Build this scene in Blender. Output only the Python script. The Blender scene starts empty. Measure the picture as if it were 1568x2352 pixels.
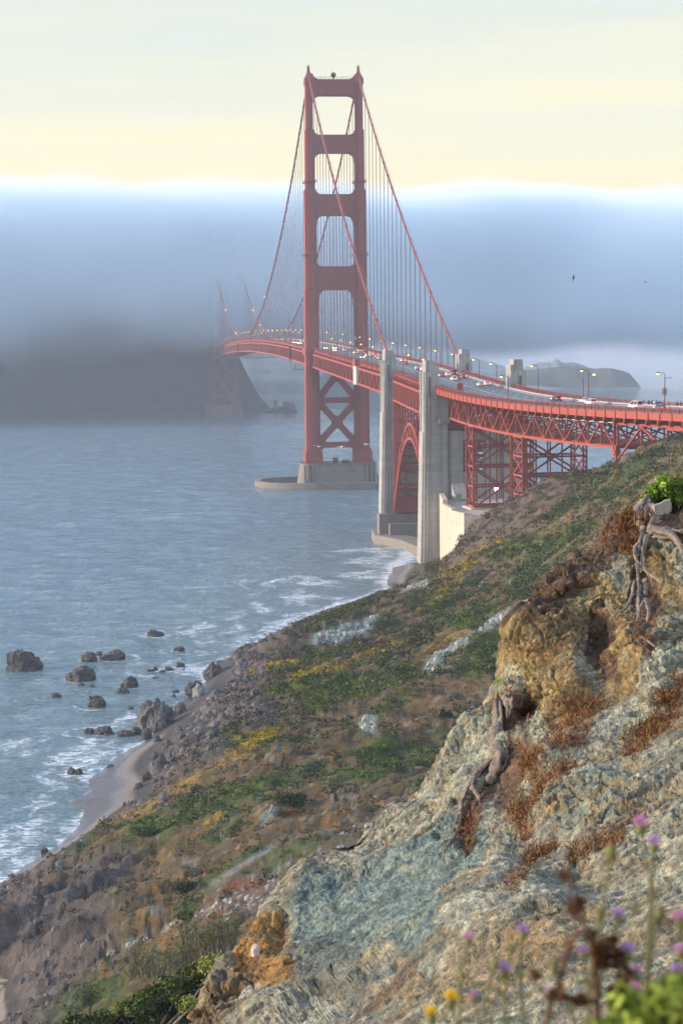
import bpy, math, random
import numpy as np
from mathutils import Vector, Matrix
R = math.radians
random.seed(7)
C = bpy.context.scene.collection
scene = bpy.context.scene

# ------------------------------------------------------------------ camera
CAM = np.array([-118.003, -1132.821, 74.489])
YAW, PITCH, ROLL, FPX = 0.10544936, 0.07851193, -0.0108975, 4713.453   # focal length in pixels of a 1568 x 2352 frame
_fw = np.array([math.sin(YAW)*math.cos(PITCH), math.cos(YAW)*math.cos(PITCH), -math.sin(PITCH)])
_r = np.array([math.cos(YAW), -math.sin(YAW), 0.0])
_u = np.cross(_r, _fw)
_c, _s = math.cos(ROLL), math.sin(ROLL)
_R = _c*_r + _s*_u
_U = -_s*_r + _c*_u
cam_d = bpy.data.cameras.new("camera")
cam = bpy.data.objects.new("camera", cam_d)
C.objects.link(cam)
M = Matrix(((_R[0], _U[0], -_fw[0], CAM[0]), (_R[1], _U[1], -_fw[1], CAM[1]), (_R[2], _U[2], -_fw[2], CAM[2]), (0, 0, 0, 1)))
cam.matrix_world = M
cam_d.sensor_fit = 'VERTICAL'
cam_d.sensor_height = 36.0
cam_d.lens = 36.0*FPX/2352.0
cam_d.clip_start = 0.3
cam_d.clip_end = 60000.0
cam_d.dof.use_dof = True
cam_d.dof.focus_distance = 75.0
cam_d.dof.aperture_fstop = 7.0
scene.camera = cam

def ray(x, y):
    return _fw + ((x-784.0)/FPX)*_R + ((1176.0-y)/FPX)*_U
def at(x, y, Z):                       # world point at a depth along a sight line (used to survey the site)
    return CAM + ray(x, y)*Z
def at_z(x, y, z):
    d = ray(x, y)
    return CAM + d*((z-CAM[2])/d[2])
def proj(P):
    d = np.asarray(P, float) - CAM
    z = d @ _fw
    return 784+FPX*(d@_R)/z, 1176-FPX*(d@_U)/z, z

# ------------------------------------------------------------------ sky, sun, exposure
SUN_EL, SUN_AZ = R(12), R(-86)        # low in the west, a little behind the camera (azimuth from north, east positive)
w = bpy.data.worlds.new("World")
scene.world = w
w.use_nodes = True
nt = w.node_tree
nt.nodes.clear()
def N(t, typ, **kw):
    n = t.nodes.new(typ)
    for k, v in kw.items():
        setattr(n, k, v)
    return n
out = N(nt, 'ShaderNodeOutputWorld')
bg = N(nt, 'ShaderNodeBackground')
bg2 = N(nt, 'ShaderNodeBackground')
add = N(nt, 'ShaderNodeAddShader')
sky = N(nt, 'ShaderNodeTexSky', sky_type='NISHITA')
sky.sun_disc = False
sky.sun_elevation = SUN_EL
sky.sun_rotation = SUN_AZ
sky.dust_density = 3.0
sky.air_density = 1.0
bg.inputs['Strength'].default_value = 0.05
nt.links.new(sky.outputs[0], bg.inputs[0])
# thin high overcast: brightness and warmth change with elevation
tc = N(nt, 'ShaderNodeTexCoord')
sep = N(nt, 'ShaderNodeSeparateXYZ')
nt.links.new(tc.outputs['Generated'], sep.inputs[0])
ns = N(nt, 'ShaderNodeTexNoise')
ns.inputs['Scale'].default_value = 3.0
ns.inputs['Detail'].default_value = 4
mp = N(nt, 'ShaderNodeMapping')
mp.inputs['Scale'].default_value = (1.2, 1.2, 16)
nt.links.new(tc.outputs['Generated'], mp.inputs[0])
nt.links.new(mp.outputs[0], ns.inputs['Vector'])
ma = N(nt, 'ShaderNodeMath', operation='MULTIPLY_ADD')
ma.inputs[1].default_value = 0.13
ma.inputs[2].default_value = -0.065
nt.links.new(ns.outputs[0], ma.inputs[0])
ad = N(nt, 'ShaderNodeMath', operation='ADD')
nt.links.new(sep.outputs['Z'], ad.inputs[0])
nt.links.new(ma.outputs[0], ad.inputs[1])
rp = N(nt, 'ShaderNodeValToRGB')
nt.links.new(ad.outputs[0], rp.inputs[0])
els = rp.color_ramp.elements
els[0].position = 0.0
els[0].color = (0.80, 0.68, 0.46, 1)
els[1].position = 1.0
els[1].color = (0.74, 0.94, 1.32, 1)
for p_, c_ in ((0.055, (0.93, 0.79, 0.46, 1)), (0.085, (0.93, 0.83, 0.55, 1)), (0.115, (0.86, 0.81, 0.61, 1)), (0.165, (0.70, 0.72, 0.63, 1)), (0.24, (0.70, 0.83, 0.98, 1)), (0.40, (0.76, 0.96, 1.34, 1)), (0.65, (0.74, 0.94, 1.32, 1))):
    e = els.new(p_)
    e.color = c_
nt.links.new(rp.outputs[0], bg2.inputs[0])
bg2.inputs['Strength'].default_value = 0.765
nt.links.new(bg.outputs[0], add.inputs[0])
nt.links.new(bg2.outputs[0], add.inputs[1])
nt.links.new(add.outputs[0], out.inputs['Surface'])

sun_d = bpy.data.lights.new("sun", 'SUN')
sun_d.energy = 4.6
sun_d.angle = R(5)
sun_d.color = (1.0, 0.84, 0.66)
sun = bpy.data.objects.new("sun", sun_d)
C.objects.link(sun)
_sd = Vector((math.sin(SUN_AZ)*math.cos(SUN_EL), math.cos(SUN_AZ)*math.cos(SUN_EL), math.sin(SUN_EL)))   # towards the sun
sun.rotation_euler = _sd.to_track_quat('Z', 'Y').to_euler()
sun.location = (-400, -900, 300)

scene.view_settings.view_transform = 'Standard'
scene.view_settings.look = 'None'
scene.view_settings.gamma = 1.0
scene.view_settings.exposure = 0.37
scene.render.engine = 'CYCLES'
scene.cycles.use_denoising = True
scene.cycles.max_bounces = 6
scene.cycles.diffuse_bounces = 3
scene.cycles.glossy_bounces = 3
scene.cycles.transparent_max_bounces = 8
scene.cycles.volume_bounces = 5
scene.cycles.volume_step_rate = 1.0
scene.cycles.volume_max_steps = 128
scene.cycles.sample_clamp_indirect = 6.0

# ------------------------------------------------------------------ helpers
def tag(o, label=None, cat=None, group=None, kind=None):
    if label: o['label'] = label
    if cat: o['category'] = cat
    if group: o['group'] = group
    if kind: o['kind'] = kind
    return o
def empty(name, loc, label=None, cat=None, group=None, parent=None):
    o = bpy.data.objects.new(name, None)
    C.objects.link(o)
    o.location = loc
    o.empty_display_size = 1
    if parent is not None: o.parent = parent
    return tag(o, label, cat, group)
def np_mesh(name, V, F, mat=None, cols=None, smooth=False, attrs=None):
    """V (n,3); F (m,k) int array or list of tuples; cols (n,3) linear vertex colours"""
    me = bpy.data.meshes.new(name)
    V = np.ascontiguousarray(V, np.float32)
    if isinstance(F, np.ndarray):
        m, k = F.shape
        tot = np.full(m, k, np.int32)
        flat = F.astype(np.int32).ravel()
    else:
        tot = np.array([len(f) for f in F], np.int32)
        flat = np.array([i for f in F for i in f], np.int32)
    me.vertices.add(len(V))
    me.vertices.foreach_set('co', V.ravel())
    me.loops.add(len(flat))
    me.loops.foreach_set('vertex_index', flat)
    me.polygons.add(len(tot))
    st = np.zeros(len(tot), np.int32)
    st[1:] = np.cumsum(tot)[:-1]
    me.polygons.foreach_set('loop_start', st)
    me.polygons.foreach_set('loop_total', tot)
    me.polygons.foreach_set('use_smooth', np.full(len(tot), bool(smooth)))
    if cols is not None:
        a = me.color_attributes.new('Col', 'FLOAT_COLOR', 'POINT')
        c4 = np.ones((len(V), 4), np.float32)
        c4[:, :3] = cols
        a.data.foreach_set('color', c4.ravel())
    for k_, v_ in (attrs or {}).items():
        a = me.attributes.new(k_, 'FLOAT', 'POINT')
        a.data.foreach_set('value', np.ascontiguousarray(v_, np.float32))
    me.update(calc_edges=True)
    if mat is not None: me.materials.append(mat)
    return me
def obj(name, me, parent=None):
    o = bpy.data.objects.new(name, me)
    C.objects.link(o)
    if parent is not None:
        o.parent = parent
        o.matrix_parent_inverse = pinv(parent)
    return o
def wm(o):
    b = Matrix.LocRotScale(o.location, o.rotation_euler, o.scale)
    return b if o.parent is None else wm(o.parent) @ o.matrix_parent_inverse @ b
def pinv(p):                                            # parts are modelled in world metres; a thing's Empty sits at its base
    return wm(p).inverted()
class MB:
    def __init__(s): s.v, s.f = [], []
    def add(s, vs, fs):
        n = len(s.v)
        s.v += [tuple(map(float, v)) for v in vs]
        s.f += [tuple(i+n for i in f) for f in fs]
    def box(s, c, d, rz=0.0):
        x, y, z = d[0]/2, d[1]/2, d[2]/2
        ca, sa = math.cos(rz), math.sin(rz)
        vs = [(c[0]+a*x*ca-b*y*sa, c[1]+a*x*sa+b*y*ca, c[2]+e*z) for e in (-1, 1) for a, b in ((-1, -1), (1, -1), (1, 1), (-1, 1))]
        s.add(vs, [(3, 2, 1, 0), (4, 5, 6, 7), (0, 1, 5, 4), (1, 2, 6, 5), (2, 3, 7, 6), (3, 0, 4, 7)])
    def span(s, x0, x1, y0, y1, z0, z1):
        s.box(((x0+x1)/2, (y0+y1)/2, (z0+z1)/2), (abs(x1-x0), abs(y1-y0), abs(z1-z0)))
    def beam(s, p, q, w, h, up=(0, 0, 1)):
        p, q, up = np.array(p, float), np.array(q, float), np.array(up, float)
        d = q-p
        d /= np.linalg.norm(d)
        a = np.cross(d, up)
        if np.linalg.norm(a) < 1e-4: a = np.cross(d, (1, 0, 0))
        a /= np.linalg.norm(a)
        b = np.cross(a, d)
        vs = [e + i*a*w/2 + j*b*h/2 for e in (p, q) for i, j in ((-1, -1), (1, -1), (1, 1), (-1, 1))]
        s.add(vs, [(3, 2, 1, 0), (4, 5, 6, 7), (0, 1, 5, 4), (1, 2, 6, 5), (2, 3, 7, 6), (3, 0, 4, 7)])
    def prism(s, poly, ax, a0, a1):        # polygon in the plane across axis ax, extruded from a0 to a1
        n = len(poly)
        def mk(u, v, a):
            return (a, u, v) if ax == 0 else ((u, a, v) if ax == 1 else (u, v, a))
        vs = [mk(u, v, a0) for u, v in poly]+[mk(u, v, a1) for u, v in poly]
        s.add(vs, [tuple(range(n)), tuple(range(2*n-1, n-1, -1))]+[(i, (i+1) % n, n+(i+1) % n, n+i) for i in range(n)])
    def tube(s, pts, rad, n=6, cap=True):
        pts = np.array(pts, float)
        m = len(pts)
        rad = np.full(m, rad) if np.isscalar(rad) else np.array(rad, float)
        T = np.gradient(pts, axis=0)
        T /= np.linalg.norm(T, axis=1)[:, None]+1e-12
        up = np.array((0, 0, 1.0)) if abs(T[0][2]) < 0.9 else np.array((1.0, 0, 0))
        vs = []
        for i in range(m):
            a = np.cross(T[i], up)
            if np.linalg.norm(a) < 1e-3: a = np.cross(T[i], (0.3, 1, 0.1))
            a /= np.linalg.norm(a)
            b = np.cross(T[i], a)
            up = np.cross(a, T[i])
            for k in range(n):
                t = 2*math.pi*k/n
                vs.append(pts[i]+rad[i]*(math.cos(t)*a+math.sin(t)*b))
        fs = [(i*n+k, i*n+(k+1) % n, (i+1)*n+(k+1) % n, (i+1)*n+k) for i in range(m-1) for k in range(n)]
        if cap: fs += [tuple(range(n-1, -1, -1)), tuple(range((m-1)*n, m*n))]
        s.add(vs, fs)
    def ball(s, c, r, n=8, m=5, sc=(1, 1, 1)):
        vs, fs = [], []
        for j in range(m+1):
            th = math.pi*j/m
            for i in range(n):
                ph = 2*math.pi*i/n
                vs.append((c[0]+sc[0]*r*math.sin(th)*math.cos(ph), c[1]+sc[1]*r*math.sin(th)*math.sin(ph), c[2]+sc[2]*r*math.cos(th)))
        for j in range(m):
            for i in range(n):
                fs.append((j*n+i, (j+1)*n+i, (j+1)*n+(i+1) % n, j*n+(i+1) % n))
        s.add(vs, fs)
    def mesh(s, name, mat, smooth=False):
        return np_mesh(name, np.array(s.v), s.f, mat, smooth=smooth)
    def build(s, name, mat, parent=None, smooth=False):
        return obj(name, s.mesh(name, mat, smooth), parent)

# vectorised gradient noise
_rng = np.random.RandomState(11)
_perm = _rng.permutation(512).astype(np.int64)
_grad = _rng.normal(size=(512, 3))
_grad /= np.linalg.norm(_grad, axis=1)[:, None]
def _h(i, j, k):
    return _perm[(_perm[(_perm[i & 511]+j) & 511]+k) & 511]
def gnoise(P):
    P = np.asarray(P, float)
    I = np.floor(P).astype(np.int64)
    Fr = P-I
    W = Fr*Fr*Fr*(Fr*(Fr*6-15)+10)
    res = 0
    for a in (0, 1):
        for b in (0, 1):
            for c in (0, 1):
                g = _grad[_h(I[..., 0]+a, I[..., 1]+b, I[..., 2]+c)]
                d = (g*(Fr-np.array((a, b, c)))).sum(-1)
                wx = W[..., 0] if a else 1-W[..., 0]
                wy = W[..., 1] if b else 1-W[..., 1]
                wz = W[..., 2] if c else 1-W[..., 2]
                res = res+d*wx*wy*wz
    return res*1.6
def fbm(P, oct=4, gain=0.5, lac=2.03):
    P = np.asarray(P, float)
    a, s_, t_ = 1.0, 0.0, 0.0
    for o in range(oct):
        s_ = s_+a*gnoise(P+o*17.3)
        t_ += a
        a *= gain
        P = P*lac
    return s_/t_
def ridged(P, oct=4, gain=0.5, lac=2.1):
    P = np.asarray(P, float)
    a, s_, t_ = 1.0, 0.0, 0.0
    for o in range(oct):
        s_ = s_+a*(1-np.abs(gnoise(P+o*9.1))*2)
        t_ += a
        a *= gain
        P = P*lac
    return s_/t_
def worley(P):
    """distance to the nearest feature point, second nearest, and the cell's random number"""
    P = np.asarray(P, float)
    I = np.floor(P).astype(np.int64)
    d1 = np.full(P.shape[:-1], 9.0)
    d2 = d1.copy()
    cid = np.zeros(P.shape[:-1])
    for a in (-1, 0, 1):
        for b in (-1, 0, 1):
            for c in (-1, 0, 1):
                J = I+np.array((a, b, c))
                h = _h(J[..., 0], J[..., 1], J[..., 2])
                q = J+0.5+0.42*_grad[h]
                d = np.sqrt(((q-P)**2).sum(-1))
                n1 = d < d1
                d2 = np.where(n1, d1, np.minimum(d2, d))
                cid = np.where(n1, h/512.0, cid)
                d1 = np.where(n1, d, d1)
    return d1, d2, cid
def sst(x, a, b):
    t = np.clip((x-a)/(b-a), 0, 1)
    return t*t*(3-2*t)
def mix(a, b, t):
    return a+(b-a)*t

# ------------------------------------------------------------------ materials
def mat(name, col, rough=0.7, noise=None, bump=None, metal=0.0, emit=None, spec=None, attr=False, streak=None):
    """noise=(scale, detail, amount) varies the colour; bump=(scale, strength, distance); streak=(scale_xy, scale_z, amount, dark colour)"""
    m = bpy.data.materials.new(name)
    m.use_nodes = True
    t = m.node_tree
    b = t.nodes['Principled BSDF']
    b.inputs['Roughness'].default_value = rough
    b.inputs['Metallic'].default_value = metal
    if spec is not None: b.inputs['Specular IOR Level'].default_value = spec
    geo = N(t, 'ShaderNodeNewGeometry')
    if attr:
        a = N(t, 'ShaderNodeAttribute', attribute_name='Col')
        src = a.outputs['Color']
    else:
        rgb = N(t, 'ShaderNodeRGB')
        rgb.outputs[0].default_value = (*col, 1)
        src = rgb.outputs[0]
    if noise:
        n = N(t, 'ShaderNodeTexNoise')
        n.inputs['Scale'].default_value = noise[0]
        n.inputs['Detail'].default_value = noise[1]
        n.inputs['Roughness'].default_value = 0.65
        t.links.new(geo.outputs['Position'], n.inputs['Vector'])
        mr = N(t, 'ShaderNodeMapRange')
        mr.inputs['From Min'].default_value = 0.25
        mr.inputs['From Max'].default_value = 0.75
        mr.inputs['To Min'].default_value = 1-noise[2]
        mr.inputs['To Max'].default_value = 1+noise[2]
        t.links.new(n.outputs[0], mr.inputs['Value'])
        mx = N(t, 'ShaderNodeMix', data_type='RGBA', blend_type='MULTIPLY')
        mx.inputs['Factor'].default_value = 1.0
        t.links.new(src, mx.inputs[6])
        t.links.new(mr.outputs[0], mx.inputs[7])
        src = mx.outputs[2]
    if streak:
        mpn = N(t, 'ShaderNodeMapping')
        mpn.inputs['Scale'].default_value = (streak[0], streak[0], streak[1])
        t.links.new(geo.outputs['Position'], mpn.inputs[0])
        n = N(t, 'ShaderNodeTexNoise')
        n.inputs['Scale'].default_value = 1.0
        n.inputs['Detail'].default_value = 5
        t.links.new(mpn.outputs[0], n.inputs['Vector'])
        mr = N(t, 'ShaderNodeMapRange')
        mr.inputs['From Min'].default_value = 0.45
        mr.inputs['From Max'].default_value = 0.72
        mr.inputs['To Max'].default_value = streak[2]
        t.links.new(n.outputs[0], mr.inputs['Value'])
        mx = N(t, 'ShaderNodeMix', data_type='RGBA')
        t.links.new(mr.outputs[0], mx.inputs['Factor'])
        t.links.new(src, mx.inputs[6])
        mx.inputs[7].default_value = (*streak[3], 1)
        src = mx.outputs[2]
    t.links.new(src, b.inputs['Base Color'])
    if bump:
        n = N(t, 'ShaderNodeTexNoise')
        n.inputs['Scale'].default_value = bump[0]
        n.inputs['Detail'].default_value = 6
        n.inputs['Roughness'].default_value = 0.65
        t.links.new(geo.outputs['Position'], n.inputs['Vector'])
        bp = N(t, 'ShaderNodeBump')
        bp.inputs['Strength'].default_value = bump[1]
        bp.inputs['Distance'].default_value = bump[2]
        t.links.new(n.outputs[0], bp.inputs['Height'])
        t.links.new(bp.outputs[0], b.inputs['Normal'])
    if emit:
        b.inputs['Emission Color'].default_value = (*emit[0], 1)
        b.inputs['Emission Strength'].default_value = emit[1]
    return m
ORANGE = (0.275, 0.047, 0.032)
M_steel = mat('orange_steel', ORANGE, 0.62, noise=(0.25, 6, 0.16), streak=(0.5, 0.03, 0.35, (0.18, 0.032, 0.025)))
M_steel2 = mat('orange_truss_steel', (0.31, 0.050, 0.029), 0.6, noise=(0.6, 5, 0.2))
M_pale = mat('pale_primer_steel', (0.55, 0.50, 0.42), 0.6, noise=(0.4, 4, 0.15))
M_rope = mat('suspender_rope', (0.17, 0.07, 0.06), 0.7)
M_cable = mat('cable_wrap', (0.20, 0.040, 0.027), 0.6, noise=(0.3, 3, 0.12))
M_conc = mat('concrete', (0.36, 0.35, 0.325), 0.85, noise=(0.16, 8, 0.22), bump=(1.2, 0.4, 0.15), streak=(0.9, 0.035, 0.8, (0.20, 0.175, 0.15)))
M_conc2 = mat('pale_concrete_wall', (0.55, 0.47, 0.37), 0.85, noise=(0.2, 8, 0.2), bump=(0.8, 0.4, 0.2), streak=(0.55, 0.05, 0.6, (0.33, 0.26, 0.19)))
M_concd = mat('stained_pier_concrete', (0.19, 0.165, 0.14), 0.9, noise=(0.15, 8, 0.25), bump=(1, 0.4, 0.2), streak=(0.35, 0.04, 0.6, (0.13, 0.105, 0.09)))
M_asph = mat('asphalt', (0.095, 0.098, 0.105), 0.85, noise=(0.35, 6, 0.2))
M_walk = mat('sidewalk_concrete', (0.22, 0.20, 0.19), 0.9, noise=(0.5, 4, 0.15))
M_white = mat('road_paint', (0.62, 0.62, 0.60), 0.7, noise=(1.2, 5, 0.3))
M_barrier = mat('barrier_galvanised', (0.36, 0.35, 0.35), 0.6, noise=(0.7, 4, 0.2))
M_dark = mat('dark_steel', (0.10, 0.035, 0.03), 0.7)
M_lampglow = mat('sodium_lamp', (0.9, 0.6, 0.2), 0.4, emit=((1.0, 0.48, 0.08), 5.0))
M_lampglow2 = mat('warm_lamp', (0.9, 0.7, 0.3), 0.4, emit=((1.0, 0.72, 0.25), 6.0))

# riveted plate seams on the steel, casting lifts on the concrete
def courses(m, bw, rh, ms, c2, cm, fac):
    t = m.node_tree
    b = t.nodes['Principled BSDF']
    src = b.inputs['Base Color'].links[0].from_socket
    g = N(t, 'ShaderNodeNewGeometry')
    sp = N(t, 'ShaderNodeSeparateXYZ')
    t.links.new(g.outputs['Position'], sp.inputs[0])
    ad = N(t, 'ShaderNodeMath', operation='ADD')
    t.links.new(sp.outputs[0], ad.inputs[0])
    t.links.new(sp.outputs[1], ad.inputs[1])
    cb = N(t, 'ShaderNodeCombineXYZ')
    t.links.new(ad.outputs[0], cb.inputs[0])
    t.links.new(sp.outputs[2], cb.inputs[1])
    br = N(t, 'ShaderNodeTexBrick')
    br.inputs['Scale'].default_value = 1.0
    br.inputs['Brick Width'].default_value = bw
    br.inputs['Row Height'].default_value = rh
    br.inputs['Mortar Size'].default_value = ms
    br.inputs['Color1'].default_value = (1, 1, 1, 1)
    br.inputs['Color2'].default_value = (c2, c2, c2, 1)
    br.inputs['Mortar'].default_value = (cm, cm, cm, 1)
    t.links.new(cb.outputs[0], br.inputs['Vector'])
    mx = N(t, 'ShaderNodeMix', data_type='RGBA', blend_type='MULTIPLY')
    mx.inputs['Factor'].default_value = fac
    t.links.new(src, mx.inputs[6])
    t.links.new(br.outputs['Color'], mx.inputs[7])
    t.links.new(mx.outputs[2], b.inputs['Base Color'])
courses(M_steel, 1.05, 3.4, 0.09, 0.84, 0.66, 0.8)
courses(M_conc, 5.2, 2.4, 0.10, 0.84, 0.72, 0.8)
courses(M_conc2, 7.0, 3.0, 0.10, 0.86, 0.75, 0.7)
# ------------------------------------------------------------------ bridge alignment
T_S2, T_S1, T_V = -337.0, -444.0, -455.0      # pylons and where the approach viaduct begins (metres north of the south tower)
RC = 700.0
def chord(t):
    if t >= 0:
        return 73.1+36*(t/1280)*(1-t/1280) if t <= 1280 else 73.1-0.0275*(t-1280)
    return max(73.1+0.0275*t, 58.0)
def road(t):
    if t < -300:                                # the approach dips and levels out
        k = np.clip(np.interp(-t, [300, 330, 400, 458, 500, 550, 600, 680, 900], range(9)), 0, 7.999)
        q = [66.6, 65.5, 62.9, 60.9, 59.6, 58.55, 58.2, 58.2, 58.5]
        i = int(k); f = k-i
        p0, p1, p2, p3 = q[max(i-1, 0)], q[i], q[i+1], q[min(i+2, 8)]
        return p1+f*(p2-p1) if i in (0, 7) else .5*(2*p1+(p2-p0)*f+(2*p0-5*p1+4*p2-p3)*f*f+(3*p1-p0-3*p2+p3)*f**3)
    return chord(t)+1.8
def axis(t):
    """centre of the roadway and its unit 'east' vector at chainage t"""
    if t >= T_V: return np.array((0.0, t)), np.array((1.0, 0.0))
    s_ = T_V-t
    a = s_/RC
    return np.array((RC*(1-math.cos(a)), T_V-RC*math.sin(a))), np.array((math.cos(a), math.sin(a)))
def on(t, off, z):
    c, e = axis(t)
    return (c[0]+e[0]*off, c[1]+e[1]*off, z)
def ribbon(mb, ts, o0, o1, z0f, z1f):           # closed strip of rectangular section following the alignment
    base = len(mb.v)
    for t in ts:
        mb.v += [on(t, o0, z0f(t)), on(t, o1, z0f(t)), on(t, o1, z1f(t)), on(t, o0, z1f(t))]
    n = len(ts)
    for i in range(n-1):
        for k in range(4):
            a, b = base+4*i+k, base+4*i+(k+1) % 4
            mb.f.append((a, b, b+4, a+4))
    mb.f += [(base+3, base+2, base+1, base), tuple(base+4*(n-1)+k for k in range(4))]
def steps(a, b, d):
    n = max(1, int(round(abs(b-a)/d)))
    return [a+(b-a)*i/n for i in range(n+1)]

# ------------------------------------------------------------------ suspension bridge
bridge = empty('suspension_bridge', (0, 0, 0), 'tall orange red suspension bridge with two towers, crossing the strait into fog', 'bridge')

def make_tower(y0):
    tw = empty('tower', (0, y0, 12.6), parent=bridge)
    tw.matrix_parent_inverse = pinv(bridge)
    ys = y0
    secs = [(20.4, 62, 7.6, 16.0), (62, 108, 7.2, 15.0), (108, 162.5, 6.4, 14.0), (162.5, 195.1, 4.9, 12.0), (195.1, 219.5, 3.9, 10.0)]
    for sx in (-1, 1):
        x = 13.7*sx
        mb = MB()
        mb.span(x-4.7, x+4.7, ys-9.2, ys+9.2, 12.2, 19.0)          # flared foot
        mb.span(x-4.2, x+4.2, ys-8.6, ys+8.6, 19.0, 20.4)
        for z0, z1, w_, d_ in secs:                                 # stepped cellular section: crossed boxes give the fluting
            mb.span(x-w_/2, x+w_/2, ys-d_*0.34, ys+d_*0.34, z0, z1)
            mb.span(x-w_*0.36, x+w_*0.36, ys-d_*0.44, ys+d_*0.44, z0, z1-0.25)
            mb.span(x-w_*0.2, x+w_*0.2, ys-d_*0.5, ys+d_*0.5, z0, z1-0.5)
            mb.span(x-w_*0.36, x+w_*0.36, ys-d_*0.36, ys+d_*0.36, z1, z1+0.8)      # small cap at each setback
        for z, gx in ((126.6, 3.85), (166.5, 3.1)):                 # inspection galleries
            mb.span(x-gx-0.05, x+gx+0.05, ys-7.9, ys+7.9, z, z+0.35)
            for yy in (ys-7.8, ys+7.8):
                mb.span(x-gx, x+gx, yy-0.05, yy+0.05, z+1.2, z+1.3)
            for xx in (x-gx, x+gx):
                mb.span(xx-0.05, xx+0.05, ys-7.8, ys+7.8, z+1.2, z+1.3)
                for k in range(7): mb.span(xx-0.05, xx+0.05, ys-7.8+k*2.6-0.05, ys-7.8+k*2.6+0.05, z+0.35, z+1.2)
        mb.build('leg', M_steel, tw)
        mb = MB()                                                   # saddle housing: steps up to a slim neck with a lamp stand
        mb.span(x-2.3, x+2.3, ys-5.2, ys+5.2, 219.5, 222.0)
        prof = [(2.5, 222.0), (2.2, 223.3), (1.5, 224.6), (0.95, 226.0), (0.7, 227.4), (0.62, 229.0)]
        for (a, za), (b, zb) in zip(prof[:-1], prof[1:]):
            ya, yb = 1.6*a+0.2, 1.6*b+0.2
            mb.add([(x-a, ys-ya, za), (x+a, ys-ya, za), (x+a, ys+ya, za), (x-a, ys+ya, za), (x-b, ys-yb, zb), (x+b, ys-yb, zb), (x+b, ys+yb, zb), (x-b, ys+yb, zb)],
                   [(3, 2, 1, 0), (4, 5, 6, 7), (0, 1, 5, 4), (1, 2, 6, 5), (2, 3, 7, 6), (3, 0, 4, 7)])
        sh = mb.build('saddle_housing', M_steel, tw)
        mb = MB()
        for a, b in ((-0.7, -0.7), (0.7, -0.7), (0.7, 0.7), (-0.7, 0.7)): mb.span(x+a-0.06, x+a+0.06, ys+b-0.06, ys+b+0.06, 229.0, 230.0)
        mb.span(x-0.8, x+0.8, ys-0.8, ys+0.8, 228.95, 229.1)
        mb.span(x-0.75, x+0.75, ys-0.75, ys-0.65, 229.9, 230.0)
        mb.span(x-0.75, x+0.75, ys+0.65, ys+0.75, 229.9, 230.0)
        mb.span(x-0.22, x+0.22, ys-0.22, ys+0.22, 229.1, 229.9)
        mb.span(x-0.05, x+0.05, ys-0.05, ys+0.05, 229.9, 231.3)
        mb.build('lamp_stand', M_dark, tw)
    # portal struts with stepped (art deco) haunches: (bottom, top, half opening above, half opening below, haunch below, haunch above)
    def strut(zb, zt, hb, ht, wb, wt, dep):
        p = []
        st = [(0.0, 0.50), (0.06, 0.30), (0.16, 0.17), (0.32, 0.085), (0.62, 0.03), (1.0, 0.0)]
        st2 = [(0.0, 0.42), (0.18, 0.30), (0.40, 0.16), (0.75, 0.04), (1.0, 0.0)]
        def side(sg):
            q = []
            for (d0, f0), (d1, f1) in zip(st[:-1], st[1:]):         # below: steps up from the leg to the soffit
                q += [(sg*(wb*(1-f0*0.9)), zb-hb*d0), (sg*(wb*(1-f1*0.9)), zb-hb*d0-0.02)]
                q += [(sg*(wb*(1-f1*0.9)), zb-hb*d1)] if False else []
            q.append((sg*(max(wb, wt)+0.6), zb-hb))
            q.append((sg*(max(wb, wt)+0.6), zt+ht))
            for (d0, f0), (d1, f1) in list(zip(st2[:-1], st2[1:]))[::-1]:
                q += [(sg*(wt*(1-f1*0.7)), zt+ht*d0+0.02), (sg*(wt*(1-f0*0.7)), zt+ht*d0)]
            return q
        p = side(1)
        p = p+side(-1)[::-1]
        mb = MB()
        mb.prism(p, 1, ys-dep/2, ys+dep/2)
        n_ = 11                                                      # vertical ribs on the faces
        for k in range(n_):
            xx = -9.0+18.0*k/(n_-1)
            for sg in (-1, 1):
                mb.span(xx-0.5, xx+0.5, ys+sg*(dep/2-0.1), ys+sg*(dep/2+0.22), zb+0.8, zt-0.8)
        for sg in (-1, 1):
            mb.span(-9.6, 9.6, ys+sg*(dep/2-0.1), ys+sg*(dep/2+0.32), zb+0.05, zb+0.7)
            mb.span(-9.6, 9.6, ys+sg*(dep/2-0.1), ys+sg*(dep/2+0.32), zt-0.7, zt-0.05)
        return mb.build('portal_strut', M_steel, tw)
    strut(213.6, 222.3, 6.8, 3.4, 11.75, 11.6, 6.5)
    strut(182.5, 192.3, 7.2, 2.9, 11.25, 11.75, 7.5)
    strut(148.5, 160.0, 8.3, 3.4, 10.5, 11.25, 8.5)
    strut(107.8, 120.7, 14.3, 1.8, 10.1, 10.5, 9.5)
    mb = MB()                                                        # parapet rail and fog beacon on top
    for k in range(9):
        xx = -9.2+18.4*k/8
        for sg in (-1, 1): mb.span(xx-0.04, xx+0.04, ys+sg*3.0-0.04, ys+sg*3.0+0.04, 222.3, 223.7)
    for sg in (-1, 1):
        mb.span(-9.3, 9.3, ys+sg*3.0-0.04, ys+sg*3.0+0.04, 223.6, 223.7)
        mb.span(-9.3, 9.3, ys+sg*3.0-0.03, ys+sg*3.0+0.03, 223.0, 223.06)
    mb.build('parapet_rail', M_dark, tw)
    mb = MB()
    mb.ball((0, ys-0.5, 224.9), 1.45, 16, 10)
    mb.span(-0.35, 0.35, ys-0.85, ys-0.15, 222.2, 223.7)
    mb.span(-0.7, -0.62, ys-0.5, ys-0.42, 226.0, 229.5)
    mb.build('beacon', M_dark, tw, True)
    # cross bracing under the deck
    mb = MB()
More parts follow.
